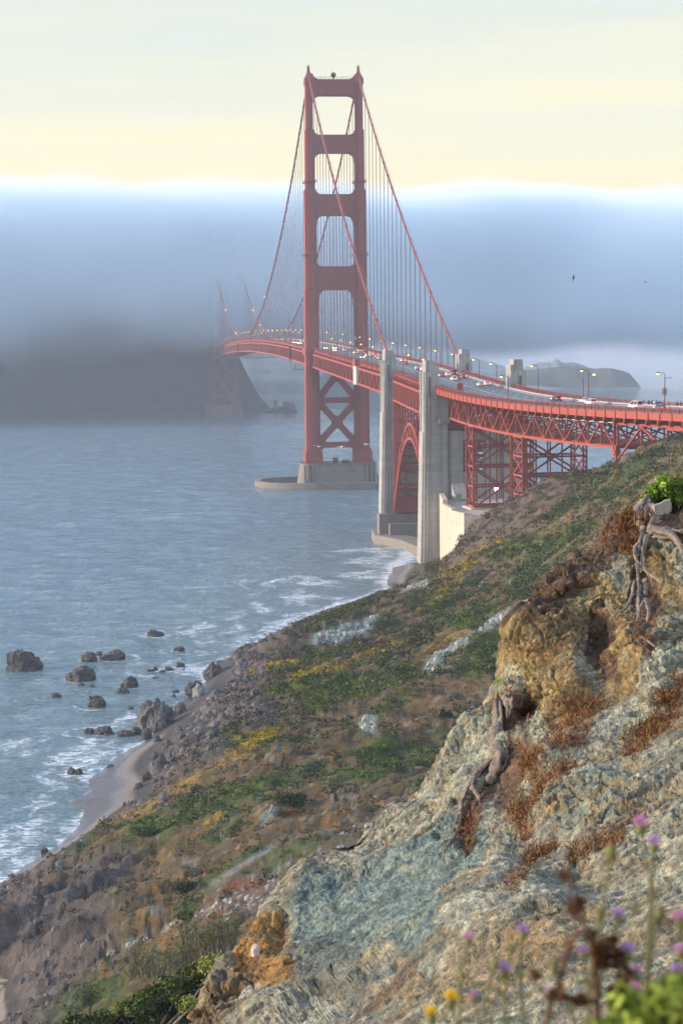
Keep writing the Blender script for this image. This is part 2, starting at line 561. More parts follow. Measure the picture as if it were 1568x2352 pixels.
    def br(x0, z0, x1, z1, w_=3.3): mb.beam((x0, ys, z0), (x1, ys, z1), 5.0, w_, (0, 1, 0.001)) if False else mb.beam((x0, ys, z0), (x1, ys, z1), 6.0, w_, np.cross((x1-x0, 0, z1-z0), (0, 1, 0)))
    br(-12, 46.0, 0, 61.0); br(12, 46.0, 0, 61.0)
    mb.prism([(-2.9, 57.2), (2.9, 57.2), (2.9, 63.5), (6, 66), (-6, 66), (-2.9, 63.5)], 1, ys-3.1, ys+3.1)
    mb.build('upper_brace', M_steel, tw)
    mb = MB()
    br(-12, 48.0, 12, 21.6); br(12, 48.02, -12, 21.62)
    mb.prism([(-2.9, 33.3), (-1.2, 31.4), (1.2, 31.4), (2.9, 33.3), (2.9, 36.6), (1.2, 38.4), (-1.2, 38.4), (-2.9, 36.6)], 1, ys-3.1, ys+3.1)
    mb.build('cross_brace', M_steel, tw)
    mb = MB()
    mb.span(-11, 11, ys-3.2, ys+3.2, 45.6, 48.6)
    for sg in (-1, 1): mb.prism([(sg*10.4, 41.5), (sg*9.4, 41.5), (sg*6.9, 44.6), (sg*6.9, 49.3), (sg*9.4, 52.3), (sg*10.4, 52.3)], 1, ys-3.25, ys+3.25)
    mb.build('horizontal_brace', M_steel, tw)
    mb = MB()
    mb.span(-11, 11, ys-3.2, ys+3.2, 20.9, 24.0)
    for sg in (-1, 1):
        mb.prism([(sg*10.4, 24.0), (sg*6.6, 24.0), (sg*6.6, 25.2), (sg*9.6, 28.2), (sg*10.4, 28.2)], 1, ys-3.25, ys+3.25)
        mb.prism([(sg*10.4, 20.95), (sg*7.6, 20.95), (sg*9.2, 19.2), (sg*10.4, 18.6)], 1, ys-3.15, ys+3.15)
    mb.build('horizontal_brace', M_steel, tw)
    return tw
make_tower(0.0)
make_tower(1280.0)

def make_pier(y0):
    mb = MB()
    n = 40
    def ring(a, b, z): return [(a*(abs(math.cos(t))**0.45)*(1 if math.cos(t) > 0 else -1), y0+b*(abs(math.sin(t))**0.45)*(1 if math.sin(t) > 0 else -1), z) for t in [2*math.pi*(k+0.5)/n for k in range(n)]]
    lv = [(22.6, 15.5, -3), (22.0, 15.0, 3), (20.6, 13.6, 11.6), (20.6, 13.6, 12.2), (21.0, 14.0, 12.22), (21.0, 14.0, 12.6), (20.2, 13.2, 12.62), (20.2, 13.2, 12.2)]
    for a, b, z in lv: mb.v += ring(a, b, z)
    for j in range(len(lv)-1):
        for i in range(n): mb.f.append((j*n+i, j*n+(i+1) % n, (j+1)*n+(i+1) % n, (j+1)*n+i))
    mb.f.append(tuple((len(lv)-1)*n+i for i in range(n)))
    for sx in (-1, 1):                                               # fluted corners
        for sy in (-1, 1):
            for k in range(3):
                mb.add([(sx*(19.4-k*2.2)+d, y0+sy*b_, z) for z, b_ in ((-2, 15.9), (11.8, 14.1)) for d in (-0.55, 0.55)]+[(sx*(19.4-k*2.2)+d, y0+sy*(b_-2), z) for z, b_ in ((-2, 15.9), (11.8, 14.1)) for d in (-0.55, 0.55)], [(0, 1, 3, 2), (5, 4, 6, 7), (2, 3, 7, 6), (0, 2, 6, 4), (1, 5, 7, 3)])
    pr = mb.build('tower_pier', M_concd, bridge)
    mb = MB()                                                        # handrail and small plant on top
    for k in range(24):
        t = 2*math.pi*k/24
        p = ring(20.6, 13.6, 12.6)[int(k*n/24)]
        mb.span(p[0]-0.05, p[0]+0.05, p[1]-0.05, p[1]+0.05, 12.6, 13.9)
    q = ring(20.6, 13.6, 13.85)
    mb.tube(q+[q[0]], 0.06, 4)
    mb.span(-3, -0.6, y0-8, y0-5, 12.25, 15.6)
    mb.span(2, 6, y0-6, y0-4, 12.25, 14.2)
    mb.build('pier_railing', M_dark, pr)
make_pier(0.0)
make_pier(1280.0)

# main cables
CZ_TOP = 224.6
def cable_z(t):
    if 0 <= t <= 1280:
        u = t/640-1
        return 86.2+(CZ_TOP-86.2)*u*u
    if t < 0:
        u = -t/343.0
        return CZ_TOP+(67.5-CZ_TOP)*u-4*9.5*u*(1-u)
    u = (t-1280)/343.0
    return CZ_TOP+(67.5-CZ_TOP)*u-4*9.5*u*(1-u)
for sx in (-1, 1):
    mb = MB()
    ts = steps(T_S2+2, 0, 6)+steps(0, 1280, 8)[1:]+steps(1280, 1330, 10)[1:]
    mb.tube([(13.7*sx, t, cable_z(t)) for t in ts], 0.52, 8)
    cb = mb.build('main_cable', M_cable, bridge, True)
    mb = MB()                                                        # cable bands
    for k in range(-22, 84):
        t = 15.24*k
        if abs(t) < 8 or t < -320: continue
        d = np.array((0, 1, (cable_z(t+0.5)-cable_z(t-0.5))))
        d = d/np.linalg.norm(d)
        c = np.array((13.7*sx, t, cable_z(t)))
        mb.tube([c-d*0.5, c+d*0.5], 0.70, 8)
    tag(mb.build('cable_band', M_cable, cb), kind='stuff')
    mb = MB()                                                        # hand ropes along the cable
    for dx in (-0.75, 0.75):
        mb.tube([(13.7*sx+dx, t, cable_z(t)+1.25) for t in steps(T_S2+8, -6, 15)], 0.05, 4)
    mb.build('hand_rope', M_cable, cb)
# suspender ropes, each a part of its own up to 100, the rest of them as one
ropes = []
for k in range(-21, 84):
    t = 15.24*k
    if abs(t) < 9 or t > 1240: continue
    for sx in (-1, 1):
        if cable_z(t)-chord(t) > 2.0: ropes.append((t, sx))
ropes.sort(key=lambda a: (a[0], a[1]))
def rope(mb, t, sx):
    for dy in (-0.42, 0.42):
        mb.beam((13.7*sx, t+dy, chord(t)), (13.7*sx, t+dy, cable_z(t)), 0.19, 0.19, (1, 0, 0))
rest = MB()
for i, (t, sx) in enumerate(ropes):
    if i < 98:
        mb = MB()
        rope(mb, t, sx)
        mb.build('suspender_rope', M_rope, bridge)
    else:
        rope(rest, t, sx)
tag(rest.build('suspender_rope', M_rope, bridge), kind='stuff')

def truss_panels(mb, pts_top, pts_bot, w_ch, w_d, diag=True, sub=True):
    """Warren truss with verticals between lists of top and bottom chord nodes"""
    n = len(pts_top)
    for i in range(n-1):
        mb.beam(pts_top[i], pts_top[i+1], w_ch, w_ch*1.1)
        mb.beam(pts_bot[i], pts_bot[i+1], w_ch, w_ch*1.1)
    for i in range(n):
        mb.beam(pts_bot[i], pts_top[i], w_d, w_d, (1, 0, 0))
    for i in range(n-1):
        if i % 2 == 0: mb.beam(pts_bot[i], pts_top[i+1], w_d, w_d, (1, 0, 0))
        else: mb.beam(pts_top[i], pts_bot[i+1], w_d, w_d, (1, 0, 0))
for name_t, ta, tb in (('side', T_S2+7, -9.0), ('main', 9.0, 1271.0)):
    n = int(round((tb-ta)/7.62))
    ts = [ta+(tb-ta)*i/n for i in range(n+1)]
    for sx in (-1, 1):
        mb = MB()
        truss_panels(mb, [(13.7*sx, t, chord(t)-0.4) for t in ts], [(13.7*sx, t, chord(t)-7.2) for t in ts], 0.8, 0.45)
        mb.build('stiffening_truss', M_steel2, bridge)
    mb = MB()                                                        # floor beams and lower laterals
    for i, t in enumerate(ts):
        z = chord(t)
        mb.span(-13.3, 13.3, t-0.25, t+0.25, z-1.6, z+0.9)
        mb.span(-13.3, 13.3, t-0.3, t+0.3, z-7.4, z-6.8)
        if i < len(ts)-1:
            mb.beam((-13.3 if i % 2 else 0, t, z-7.1), (0 if i % 2 else -13.3, ts[i+1], chord(ts[i+1])-7.1), 0.5, 0.4)
            mb.beam((13.3 if i % 2 else 0, t, z-7.1), (0 if i % 2 else 13.3, ts[i+1], chord(ts[i+1])-7.1), 0.5, 0.4)
    mb.build('floor_frame', M_steel, bridge)
# bolsters where the truss meets the tower, and the pale panel on the near truss
for sx in (-1, 1):
    mb = MB()
    mb.span(17.5*sx-0.4, 9.4*sx, -10.5, 10.5, chord(0)-7.9, chord(0)-7.3)
    mb.span(18.0*sx, 17.4*sx, -10.5, 10.5, chord(0)+0.2, chord(0)+2.6)
    mb.span(18.0*sx, 9.4*sx, -10.5, 10.5, chord(0)-0.6, chord(0)+0.2)
    for yy in (-10.4, 10.4): mb.span(18.0*sx, 14.5*sx, yy-0.15, yy+0.15, chord(0)+0.2, chord(0)+2.6)
    mb.build('tower_walkway', M_steel, bridge)
mb = MB()
t0 = -213.0
mb.span(-14.55, -14.15, t0-10, t0+1.0, chord(t0)-8.0, chord(t0)+0.2)
mb.span(-14.1, -12.6, t0-10.3, t0-10.02, chord(t0)-8.0, chord(t0)+0.2)
mb.build('pale_panel', M_pale, bridge)
mb = MB()
mb.span(-14.9, -13.0, t0-10.0, t0+1.5, chord(t0)+0.25, chord(t0)+3.3)
mb.build('gantry_post', M_steel, bridge)
# maintenance travellers slung under the main span
for t0 in (95.0, 560.0):
    mb = MB()
    L = 40.0 if t0 < 100 else 150.0
    n = 10
    for y in (-14.6, -5, 5, 14.6):
        mb.tube([(y, t0+L*i/n, chord(t0+L*i/n)-7.8-5.4*math.sin(math.pi*i/n)**0.7) for i in range(n+1)], 0.14, 5)
    for i in range(1, n):
        t = t0+L*i/n
        mb.beam((-14.6, t, chord(t)-7.8-5.4*math.sin(math.pi*i/n)**0.7), (14.6, t, chord(t)-7.8-5.4*math.sin(math.pi*i/n)**0.7), 0.12, 0.12)
    mb.beam((-14.6, t0+L, chord(t0+L)+0.3), (-14.6, t0+L, chord(t0+L)-8), 1.2, 1.2, (1, 0, 0))
    mb.build('maintenance_net', M_dark, bridge)

# roadway, kerbs, railings: the suspended part
def deck(parent, t0, t1, d, rail_step, fascia):
    ts = steps(t0, t1, d)
    mb = MB()
    ribbon(mb, ts, -9.5, 9.5, lambda t: road(t)-0.5, lambda t: road(t))
    rw = mb.build('roadway', M_asph, parent)
    mb = MB()
    for off in (-6.3, -3.1, 3.1, 6.3):
        t = max(t0, t1)-3
        while t > min(t0, t1)+5 and t > -720:
            ribbon(mb, [t, t-3.6], off-0.09, off+0.09, lambda q: road(q)+0.004, lambda q: road(q)+0.012)
            t -= 10.8 if t < 350 else 24
    ribbon(mb, ts, -0.12, 0.12, lambda q: road(q)+0.004, lambda q: road(q)+0.012)
    mb.build('lane_marking', M_white, rw)
    mb = MB()
    for sx in (-1, 1):
        ribbon(mb, ts, 9.5*sx, 13.2*sx, lambda t: road(t)-0.2, lambda t: road(t)+0.2)
    mb.build('sidewalk', M_walk, parent)
    for sx in (-1, 1):                                               # outer railing: rails, posts and close pickets
        mb = MB()
        o = 13.35*sx
        ribbon(mb, ts, o-0.1, o+0.1, lambda t: road(t)+1.42, lambda t: road(t)+1.56)
        ribbon(mb, ts, o-0.06, o+0.06, lambda t: road(t)+0.28, lambda t: road(t)+0.36)
        tt = max(t0, t1)
        k = 0
        lim = min(t0, t1)
        while tt > lim:
            st = rail_step if tt < 60 else (rail_step*2.2 if tt < 400 else rail_step*5)
            x, y, z = on(tt, o, road(tt))
            mb.box((x, y, z+0.86), (0.05, st*0.34, 1.14))
            if k % 12 == 0: mb.box((x, y, z+0.82), (0.26, 0.26, 1.64))
            tt -= st
            k += 1
        mb.build('outer_railing', M_steel, parent)
        mb = MB()                                                    # barrier between sidewalk and road
        o = 9.75*sx
        ribbon(mb, ts, o-0.05, o+0.05, lambda t: road(t)+0.50, lambda t: road(t)+0.86)
        tt = max(t0, t1)
        while tt > lim:
            x, y, z = on(tt, o+0.1*sx, road(tt))
            mb.box((x, y, z+0.55), (0.12, 0.12, 0.70))
            tt -= 3.0 if tt < 300 else 12
        mb.build('road_barrier', M_barrier if sx > 0 else M_steel, parent)
    mb = MB()                                                        # fascia girder below the railing
    for sx in (-1, 1):
        ribbon(mb, ts, 13.22*sx, 13.5*sx, lambda t: road(t)-(fascia), lambda t: road(t)+0.22)
        tt = max(t0, t1)-1.0
        while tt > min(t0, t1)+1:
            if tt < 20:
                x, y, z = on(tt, 13.6*sx, road(tt))
                mb.box((x, y, z+(0.22-fascia)/2), (0.22, 0.22, fascia+0.3))
                mb.box((x, y, z-fascia-0.1), (0.4, 0.5, 0.55))
            tt -= 5.6
    mb.build('fascia_girder', M_steel2, parent)
deck(bridge, T_S2-7, 1500.0, 10.0, 0.6, 0.9)

# ------------------------------------------------------------------ concrete pylons
def pylon(t0, sx, top, base, label):
    th = empty('concrete_pylon', (15*sx, t0, base), label, 'pylon', 'concrete pylons at the ends of the arch')
    ya, yb = t0-5.4, t0+5.4
    X = lambda a: a*sx
    mb = MB()
    def blk(x0, x1, y0, y1, z0, z1): mb.span(X(x0), X(x1), y0, y1, z0, z1)
    zb = base-5
    # body with battered outer face, slim corner pilasters and a recessed slot
    for x0, x1, y0, y1, z1 in ((9.3, 16.9, ya+0.5, yb-0.5, top-18), (12.6, 16.8, ya+0.55, yb-0.55, top-4.2), (12.3, 16.6, ya+1.2, yb-1.2, top-1.8), (13.5, 16.5, ya+1.4, yb-1.4, top)):
        blk(x0, x1, y0, y1, zb, z1)
    mb.add([(X(a), y, z) for z, a in ((zb, 18.0), (top-4.0, 16.95)) for a, y in ((a, ya), (a-1.6, ya), (a-1.6, yb), (a, yb))],
           [(3, 2, 1, 0), (4, 5, 6, 7), (0, 1, 5, 4), (1, 2, 6, 5), (2, 3, 7, 6), (3, 0, 4, 7)])
    mb.add([(X(a), y, z) for z, a in ((zb, 18.9), (top-24, 17.7)) for a, y in ((a, ya+1.0), (a-1.2, ya+1.0), (a-1.2, yb-1.0), (a, yb-1.0))],
           [(3, 2, 1, 0), (4, 5, 6, 7), (0, 1, 5, 4), (1, 2, 6, 5), (2, 3, 7, 6), (3, 0, 4, 7)])
    blk(17.0, 17.5, ya+1.2, ya+3.2, zb, top-3.8)
    blk(17.0, 17.5, yb-3.2, yb-1.2, zb, top-3.8)
    body = mb.build('shaft', M_conc, th)
    mb = MB()
    for y in (ya+0.2, yb-0.55):                                      # slots and cap niche as dark boxes, recess shade put in the colour
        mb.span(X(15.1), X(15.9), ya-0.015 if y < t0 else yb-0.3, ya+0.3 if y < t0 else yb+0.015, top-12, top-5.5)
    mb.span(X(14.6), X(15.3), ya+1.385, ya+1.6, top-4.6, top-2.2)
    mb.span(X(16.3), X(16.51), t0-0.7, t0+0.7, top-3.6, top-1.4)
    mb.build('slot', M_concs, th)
    mb = MB()
    mb.span(X(8.9), X(12.4), ya-0.9, ya+0.5, top-21.0, top-19.6)     # bearing shelf
    mb.span(X(9.2), X(12.4), ya-0.1, ya+0.5, top-19.6, top-12)
    mb.build('bearing_shelf', M_conc, th)
    return th
M_concs = mat('painted_slot_shade', (0.12, 0.105, 0.095), 0.9)
pylon(T_S1, -1, 70.8, 3.8, 'nearest grey concrete pylon, standing on the beach by the pale anchorage wall')
pylon(T_S1, 1, 70.9, 24, 'concrete pylon with stepped top beyond the road, rightmost of the four pylons')
pylon(T_S2, -1, 74.4, 4.0, 'slim pale concrete pylon at the water end of the steel arch')
pylon(T_S2, 1, 74.5, 4.0, 'concrete pylon where the right hand main cable comes down')
for t0, x0, z1, lb in ((T_S2, 9.0, 44.0, 'dark concrete cross wall seen through the steel arch'), (T_S1, 9.0, 47.0, 'stained concrete wall between the two near pylons under the viaduct')):
    mb = MB()
    mb.span(-x0, -4.0, t0-3.6, t0+3.6, -1, z1)
    mb.span(4.0, x0, t0-3.6, t0+3.6, -1, z1)
    mb.span(-4.0, 4.0, t0-2.4, t0+2.4, -1, z1-14)
    mb.span(-x0, x0, t0-3.2, t0+3.2, z1-3, z1-0.2)
    tag(mb.build('cross_wall', M_conc), lb, 'wall')

# ------------------------------------------------------------------ steel arch over the fort
arch = empty('steel_arch', (0, T_S1+52, 10), 'orange steel arch span with tall columns between the concrete pylons', 'arch bridge')
A0, A1 = T_S2-7.5, T_S1+7.5
NA = 12
def at_t(i): return A0+(A1-A0)*i/NA
def zu(t):
    s_ = (t-(A0+A1)/2)/((A1-A0)/2)
    return 12.5+35.0*(1-s_*s_)
def zl(t):
    s_ = (t-(A0+A1)/2)/((A1-A0)/2)
    return 12.0+30.2*(1-s_*s_)
for sx in (-1, 1):
    x = 13.7*sx
    mb = MB()
    n = 24
    tt = [A0+(A1-A0)*i/n for i in range(n+1)]
    for a, b in zip(tt[:-1], tt[1:]):
        mb.beam((x, a, zu(a)), (x, b, zu(b)), 1.0, 0.9)
        mb.beam((x, a, zl(a)), (x, b, zl(b)), 1.0, 1.0)
    for i, t in enumerate(tt[1:-1]):
        mb.beam((x, t, zl(t)), (x, t, zu(t)), 0.45, 0.45, (1, 0, 0))
        t2 = tt[i+2]
        if i % 2: mb.beam((x, t, zl(t)), (x, t2, zu(t2)), 0.45, 0.45, (1, 0, 0))
        else: mb.beam((x, t, zu(t)), (x, t2, zl(t2)), 0.45, 0.45, (1, 0, 0))
    mb.build('arch_rib', M_steel2, arch)
    for i in range(NA+1):
        t = at_t(i)
        mb = MB()
        zt = road(t)-9.6
        zb_ = zu(t) if 0 < i < NA else 12.0
        for dy in (-0.45, 0.45): mb.beam((x, t+dy, zb_), (x, t+dy, zt), 0.3, 0.6, (1, 0, 0))
        mb.build('spandrel_column', M_steel2, arch)
    mb = MB()
    ts = [at_t(i/2) for i in range(2*NA+1)]
    truss_panels(mb, [(x, t, road(t)-2.6) for t in ts], [(x, t, road(t)-9.9) for t in ts], 0.75, 0.4)
    mb.build('spandrel_truss', M_steel2, arch)
mb = MB()
for i in range(1, NA):
    t = at_t(i)
    mb.beam((-13.2, t, zl(t)), (13.2, t, zl(t)), 0.5, 0.8)
    mb.beam((-13.2, t, zu(t)-0.3), (13.2, t, zu(t)-0.3), 0.5, 0.8)
    if i < NA-1:
        t2 = at_t(i+1)
        mb.beam((-13.2, t, zl(t)), (13.2, t2, zl(t2)), 0.45, 0.45)
        mb.beam((13.2, t, zl(t)), (-13.2, t2, zl(t2)), 0.45, 0.5)
    z = road(t)-9.6
    mb.beam((-13.2, t, z), (13.2, t, z), 0.5, 0.6)
    mb.beam((-13.2, t, zu(t)), (13.2, t, z), 0.4, 0.4)
    mb.beam((13.2, t, zu(t)), (-13.2, t, z), 0.4, 0.45)
mb.build('lateral_bracing', M_steel, arch)
# lattice towers against the pylons, inside the arch
for t0 in (A0-0.6, A1+0.6):
    mb = MB()
    for x in (-13.2, 13.2): mb.beam((x, t0, 9), (x, t0, road(t0)-9), 0.9, 1.1, (1, 0, 0))
    for k in range(5):
        z0, z1 = 11+k*9.0, 11+(k+1)*9.0
        mb.beam((-13, t0, z0), (13, t0, z0), 0.8, 0.9)
        mb.beam((-13, t0, z0), (13, t0, z1), 0.5, 0.6)
        mb.beam((13, t0, z0), (-13, t0, z1), 0.55, 0.6)
    mb.span(-13.2, 13.2, t0-0.4, t0+0.4, 9.5, 18)
    mb.build('end_bent', M_steel, arch)
mb = MB()
for i in range(2*NA+1):
    t = at_t(i/2)
    z = road(t)
    mb.span(-13.2, 13.2, t-0.25, t+0.25, z-2.9, z-0.5)
    for sx in (-1, 1): mb.beam((sx*13.3, t, z-2.6), (sx*14.0, t, z+0.0), 0.3, 0.3)
mb.build('floor_frame', M_steel, arch)
deck(arch, T_S1-7, T_S2-7, 8.0, 0.42, 1.2)
mb = MB()
mb.span(-20, 20, A0-1.5, A0+5.5, -3, 11)
mb.span(-16.5, 16.5, A0-6.0, A0-1.5, -3, 7.5)
mb.build('abutment', M_concd, arch)

# ------------------------------------------------------------------ approach viaduct
via = empty('approach_viaduct', on(-560, 0, 24), 'curving orange steel truss viaduct running off the right edge on lattice towers', 'viaduct')
TV0, TV1, TV2 = -449.6-5.6, -611.0, -820.0
deck(via, -451, TV2, 5.0, 0.34, 1.5)
TD = 6.5
vch = lambda t: road(t)-2.9
for sx in (-1, 1):
    mb = MB()
    n = int((TV0-TV1)/7.6)
    ts = [TV0+(TV1-TV0)*i/n for i in range(n+1)]
    o = 9.2*sx
    top = [on(t, o, vch(t)) for t in ts]
    bot = [on(t, o, vch(t)-TD) for t in ts]
    for i in range(n): mb.beam(bot[i], bot[i+1], 0.7, 0.75)
    for i in range(n+1): mb.beam(bot[i], top[i], 0.4, 0.34, (1, 0, 0))
    for i in range(n):
        if i % 2 == 0: mb.beam(bot[i], top[i+1], 0.42, 0.4, (1, 0, 0))
        else: mb.beam(top[i], bot[i+1], 0.42, 0.4, (1, 0, 0))
        if i % 8 in (1, 6): mb.beam(top[i], bot[i+1], 0.38, 0.36, (1, 0, 0)); mb.beam(bot[i], top[i+1], 0.38, 0.36, (1, 0, 0))
    for i in range(1, n):
        if i % 2 == 0: mb.box((bot[i][0], bot[i][1], bot[i][2]+0.5), (0.5, 1.3, 1.4))
    tr = mb.build('side_truss', M_steel2, via)
    mb = MB()
    for i in range(n): mb.beam(top[i], top[i+1], 0.62, 0.6)
    mb.build('top_chord', M_pale if sx < 0 else M_steel2, via)
    # stubby truss and plate girder beyond the pin joint
    mb = MB()
    n2 = 16
    ts2 = [TV1-2.0+(TV2-TV1+2.0)*i/n2 for i in range(n2+1)]
    for i in range(n2):
        a, b = ts2[i], ts2[i+1]
        mb.beam(on(a, o, vch(a)-0.3), on(b, o, vch(b)-0.3), 0.6, 1.9 if i > 1 else 0.7)
        mb.beam(on(a, o, vch(a)-TD-3.4 if i < 3 else vch(a)-TD), on(b, o, vch(b)-TD-3.4 if i+1 < 3 else vch(b)-TD), 0.6, 0.7)
        mb.beam(on(a, o, vch(a)-TD-3.4 if i < 3 else vch(a)-TD), on(a, o, vch(a)), 0.55, 0.5, (1, 0, 0))
        if i % 2 == 0: mb.beam(on(a, o, vch(a)-TD-3.0 if i < 3 else vch(a)-TD), on(b, o, vch(b)-0.8), 0.5, 0.5, (1, 0, 0))
        else: mb.beam(on(a, o, vch(a)-0.8), on(b, o, vch(b)-TD), 0.5, 0.5, (1, 0, 0))
    mb.build('girder_span', M_steel2, via)
mb = MB()
n = int((TV0-TV2)/5.6)
for i in range(n+1):
    t = TV0+(TV2-TV0)*i/n
    z = vch(t)
    mb.beam(on(t, -13.1, z+1.2), on(t, 13.1, z+1.2), 0.4, 2.2)
    mb.beam(on(t, -9.0, z-TD), on(t, 9.0, z-TD), 0.45, 0.6)
    if i < n and i % 2 == 0:
        t2 = TV0+(TV2-TV0)*min(i+2, n)/n
        for q in (-1, 1):
            mb.beam(on(t, -9*q, vch(t)-TD+0.1*q), on(t2, 9*q, vch(t2)-TD+0.1*q), 0.4, 0.4)
            mb.beam(on(t, -9*q, vch(t)-0.5), on(t2, 9*q, vch(t2)-0.5-0.1*q), 0.3, 0.3)
    if i % 2 == 0:
        for q in (-1, 1): mb.beam(on(t, -9*q, z-TD), on(t, 9*q, z-0.3), 0.32, 0.32)
    for sx in (-1, 1): mb.beam(on(t, 9.2*sx, z-0.2), on(t, 13.4*sx, road(t)-1.2), 0.3, 0.5)
for off in (-10, -6, -2, 2, 6, 10):
    ribbon(mb, steps(TV0, TV2, 10), off-0.15, off+0.15, lambda t: road(t)-1.5, lambda t: road(t)-0.52)
ribbon(mb, steps(TV0, TV1, 8), -8, 8, lambda t: vch(t)-TD+0.35, lambda t: vch(t)-TD+0.5)
mb.build('floor_frame', M_steel, via)
def bent(tc, base, L):
    tw = empty('support_tower', on(tc, 0, base), parent=via)
    tw.matrix_parent_inverse = pinv(via)
    ztop = lambda t: vch(t)-TD-0.4
    nl = 4
    legs = {}
    for sx in (-1, 1):
        for sl in (-1, 1):
            t = tc+sl*L/2
            mb = MB()
            b, tp = np.array(on(t, 9.2*sx, base+0.4)), np.array(on(t, 9.2*sx, ztop(t)))
            e = axis(t)[1]
            for k in (-0.55, 0.55):
                o3 = np.array((e[0]*k, e[1]*k, 0))
                mb.beam(b+o3, tp+o3, 0.55, 0.45, (1, 0, 0))
            m_ = 14
            for k in range(m_):
                mb.beam(b+(tp-b)*k/m_+np.array((e[0]*0.5, e[1]*0.5, 0)), b+(tp-b)*(k+1)/m_-np.array((e[0]*0.5, e[1]*0.5, 0)), 0.12, 0.4)
            mb.box(tp+np.array((0, 0, -0.5)), (1.7, 0.9, 1.4))
            mb.box(b+np.array((0, 0, 0.3)), (1.9, 1.3, 0.7))
            mb.build('leg', M_steel2, tw)
            legs[sx, sl] = (b, tp)
    for sx in (-1, 1):                                               # narrow faces
        mb = MB()
        (b0, t0_), (b1, t1_) = legs[sx, -1], legs[sx, 1]
        for k in range(nl+1):
            mb.beam(b0+(t0_-b0)*k/nl, b1+(t1_-b1)*k/nl, 0.4, 0.55)
        for k in range(nl):
            mb.beam(b0+(t0_-b0)*k/nl, b1+(t1_-b1)*(k+1)/nl, 0.35, 0.35, (1, 0, 0))
            mb.beam(b1+(t1_-b1)*k/nl, b0+(t0_-b0)*(k+1)/nl, 0.4, 0.35, (1, 0, 0))
        mb.build('bracing', M_steel2, tw)
    for sl in (-1, 1):                                               # wide faces
        mb = MB()
        (b0, t0_), (b1, t1_) = legs[-1, sl], legs[1, sl]
        nn = 2
        for k in range(2*nn+1):
            if k % 2 == 0 or k == 1 or k == 3: mb.beam(b0+(t0_-b0)*k/(2*nn), b1+(t1_-b1)*k/(2*nn), 0.5, 0.7 if k % 2 == 0 else 0.5)
        for k in range(nn):
            mb.beam(b0+(t0_-b0)*k/nn, b1+(t1_-b1)*(k+1)/nn, 0.45, 0.5)
            mb.beam(b1+(t1_-b1)*k/nn, b0+(t0_-b0)*(k+1)/nn, 0.5, 0.5)
        for q in (0.38, 0.62): mb.beam(b0+(b1-b0)*q, t0_+(t1_-t0_)*q, 0.4, 0.4, (1, 0, 0))
        mb.build('bracing', M_steel, tw)
    for sx in (-1, 1):
        mb = MB()
        b0, b1 = legs[sx, -1][0], legs[sx, 1][0]
        mb.beam(b0+np.array((0, 0, -1.6))-(b1-b0)*0.15, b1+np.array((0, 0, -1.6))+(b1-b0)*0.15, 3.4, 2.6)
        mb.build('pedestal', M_conc2, tw)
bent(-489.5, 24.4, 9.5)
bent(-543.0, 26.0, 10.5)
for sx in (-1, 1):                                                   # pin joint and bent by the bluff
    mb = MB()
    t = TV1-1.0
    mb.tube([on(t, 9.2*sx-0.9, vch(t)-TD-1.2), on(t, 9.2*sx+0.9, vch(t)-TD-1.2)], 0.9, 10)
    mb.box(on(t-0.6, 9.2*sx, vch(t)-TD-4.0), (1.2, 1.5, 9))
    mb.build('pin_joint', M_steel2, via)

# ------------------------------------------------------------------ anchorage housing, fender, seawall
anc = empty('anchorage_block', (5, -485, 3), 'massive pale concrete anchorage housing with a flat terrace and stepped parapet', 'building')
mb = MB()
plan = [(-12.4, -449.0), (-16.4, -482.0), (-16.9, -503.0), (-15.2, -516.0), (6, -520.0), (45, -520.0), (45, -449.0)]
mb.prism(plan, 2, -3, 24.0)
mb.build('wall', M_conc2, anc)
mb = MB()
for (a, b, h, w_) in ((plan[0], plan[1], 2.2, 1.6), (plan[1], plan[2], 1.0, 1.3), (plan[2], plan[3], 0.5, 1.2)):
    a, b = np.array(a), np.array(b)
    d = (b-a)/np.linalg.norm(b-a)
    nn_ = np.array((-d[1], d[0]))*(w_/2)
    mb.prism([tuple(a+nn_*0.0), tuple(b+nn_*0.0), tuple(b+nn_*2), tuple(a+nn_*2)], 2, 24.003, 24.0+h)
mb.build('parapet', M_conc2, anc)
mb = MB()
mb.prism([(-451.5, 24.005), (-459, 24.005), (-459, 24.8), (-451.5, 29.5)], 0, -8.6, -4.2)
mb.span(-9, -6.8, -461.2, -459.4, 24.005, 26.6)
mb.build('stair_ramp', M_conc, anc)
for q in ((-3, 0.6, -508.2, -507.8, 24.01, 26.2), (14, 16, -495, -493, 24.01, 27)):
    mb = MB()
    mb.span(*q)
    mb.build('red_crate', M_steel, anc)
mb = MB()
n = 72
def oval(a, b, z, o=0): return [((a+o)*(abs(math.cos(t))**0.62)*(1 if math.cos(t) > 0 else -1)+8, (b+o)*(abs(math.sin(t))**0.8)*(1 if math.sin(t) > 0 else -1), z) for t in [2*math.pi*k/n for k in range(n)]]
rings = [oval(54, 36, -4), oval(54, 36, 3.3), oval(54, 36, 3.3, -3.0), oval(54, 36, -4, -3.0)]
for r_ in rings: mb.v += r_
for j in range(3):
    for i in range(n): mb.f.append((j*n+i, j*n+(i+1) % n, (j+1)*n+(i+1) % n, (j+1)*n+i))
fen = mb.build('concrete_fender', M_concd)
tag(fen, 'low oval concrete fender ring in the water round the foot of the near tower', 'fender')
mb = MB()
sw = [at_z(850, 1232, 0.3), at_z(856, 1246, 0.3), at_z(885, 1252, 0.3), at_z(915, 1258, 0.3), at_z(950, 1268, 1.0), at_z(985, 1285, 1.0)]
n_ = len(sw)
inner = [p+np.array((10.0, 6.0, 0)) for p in sw]
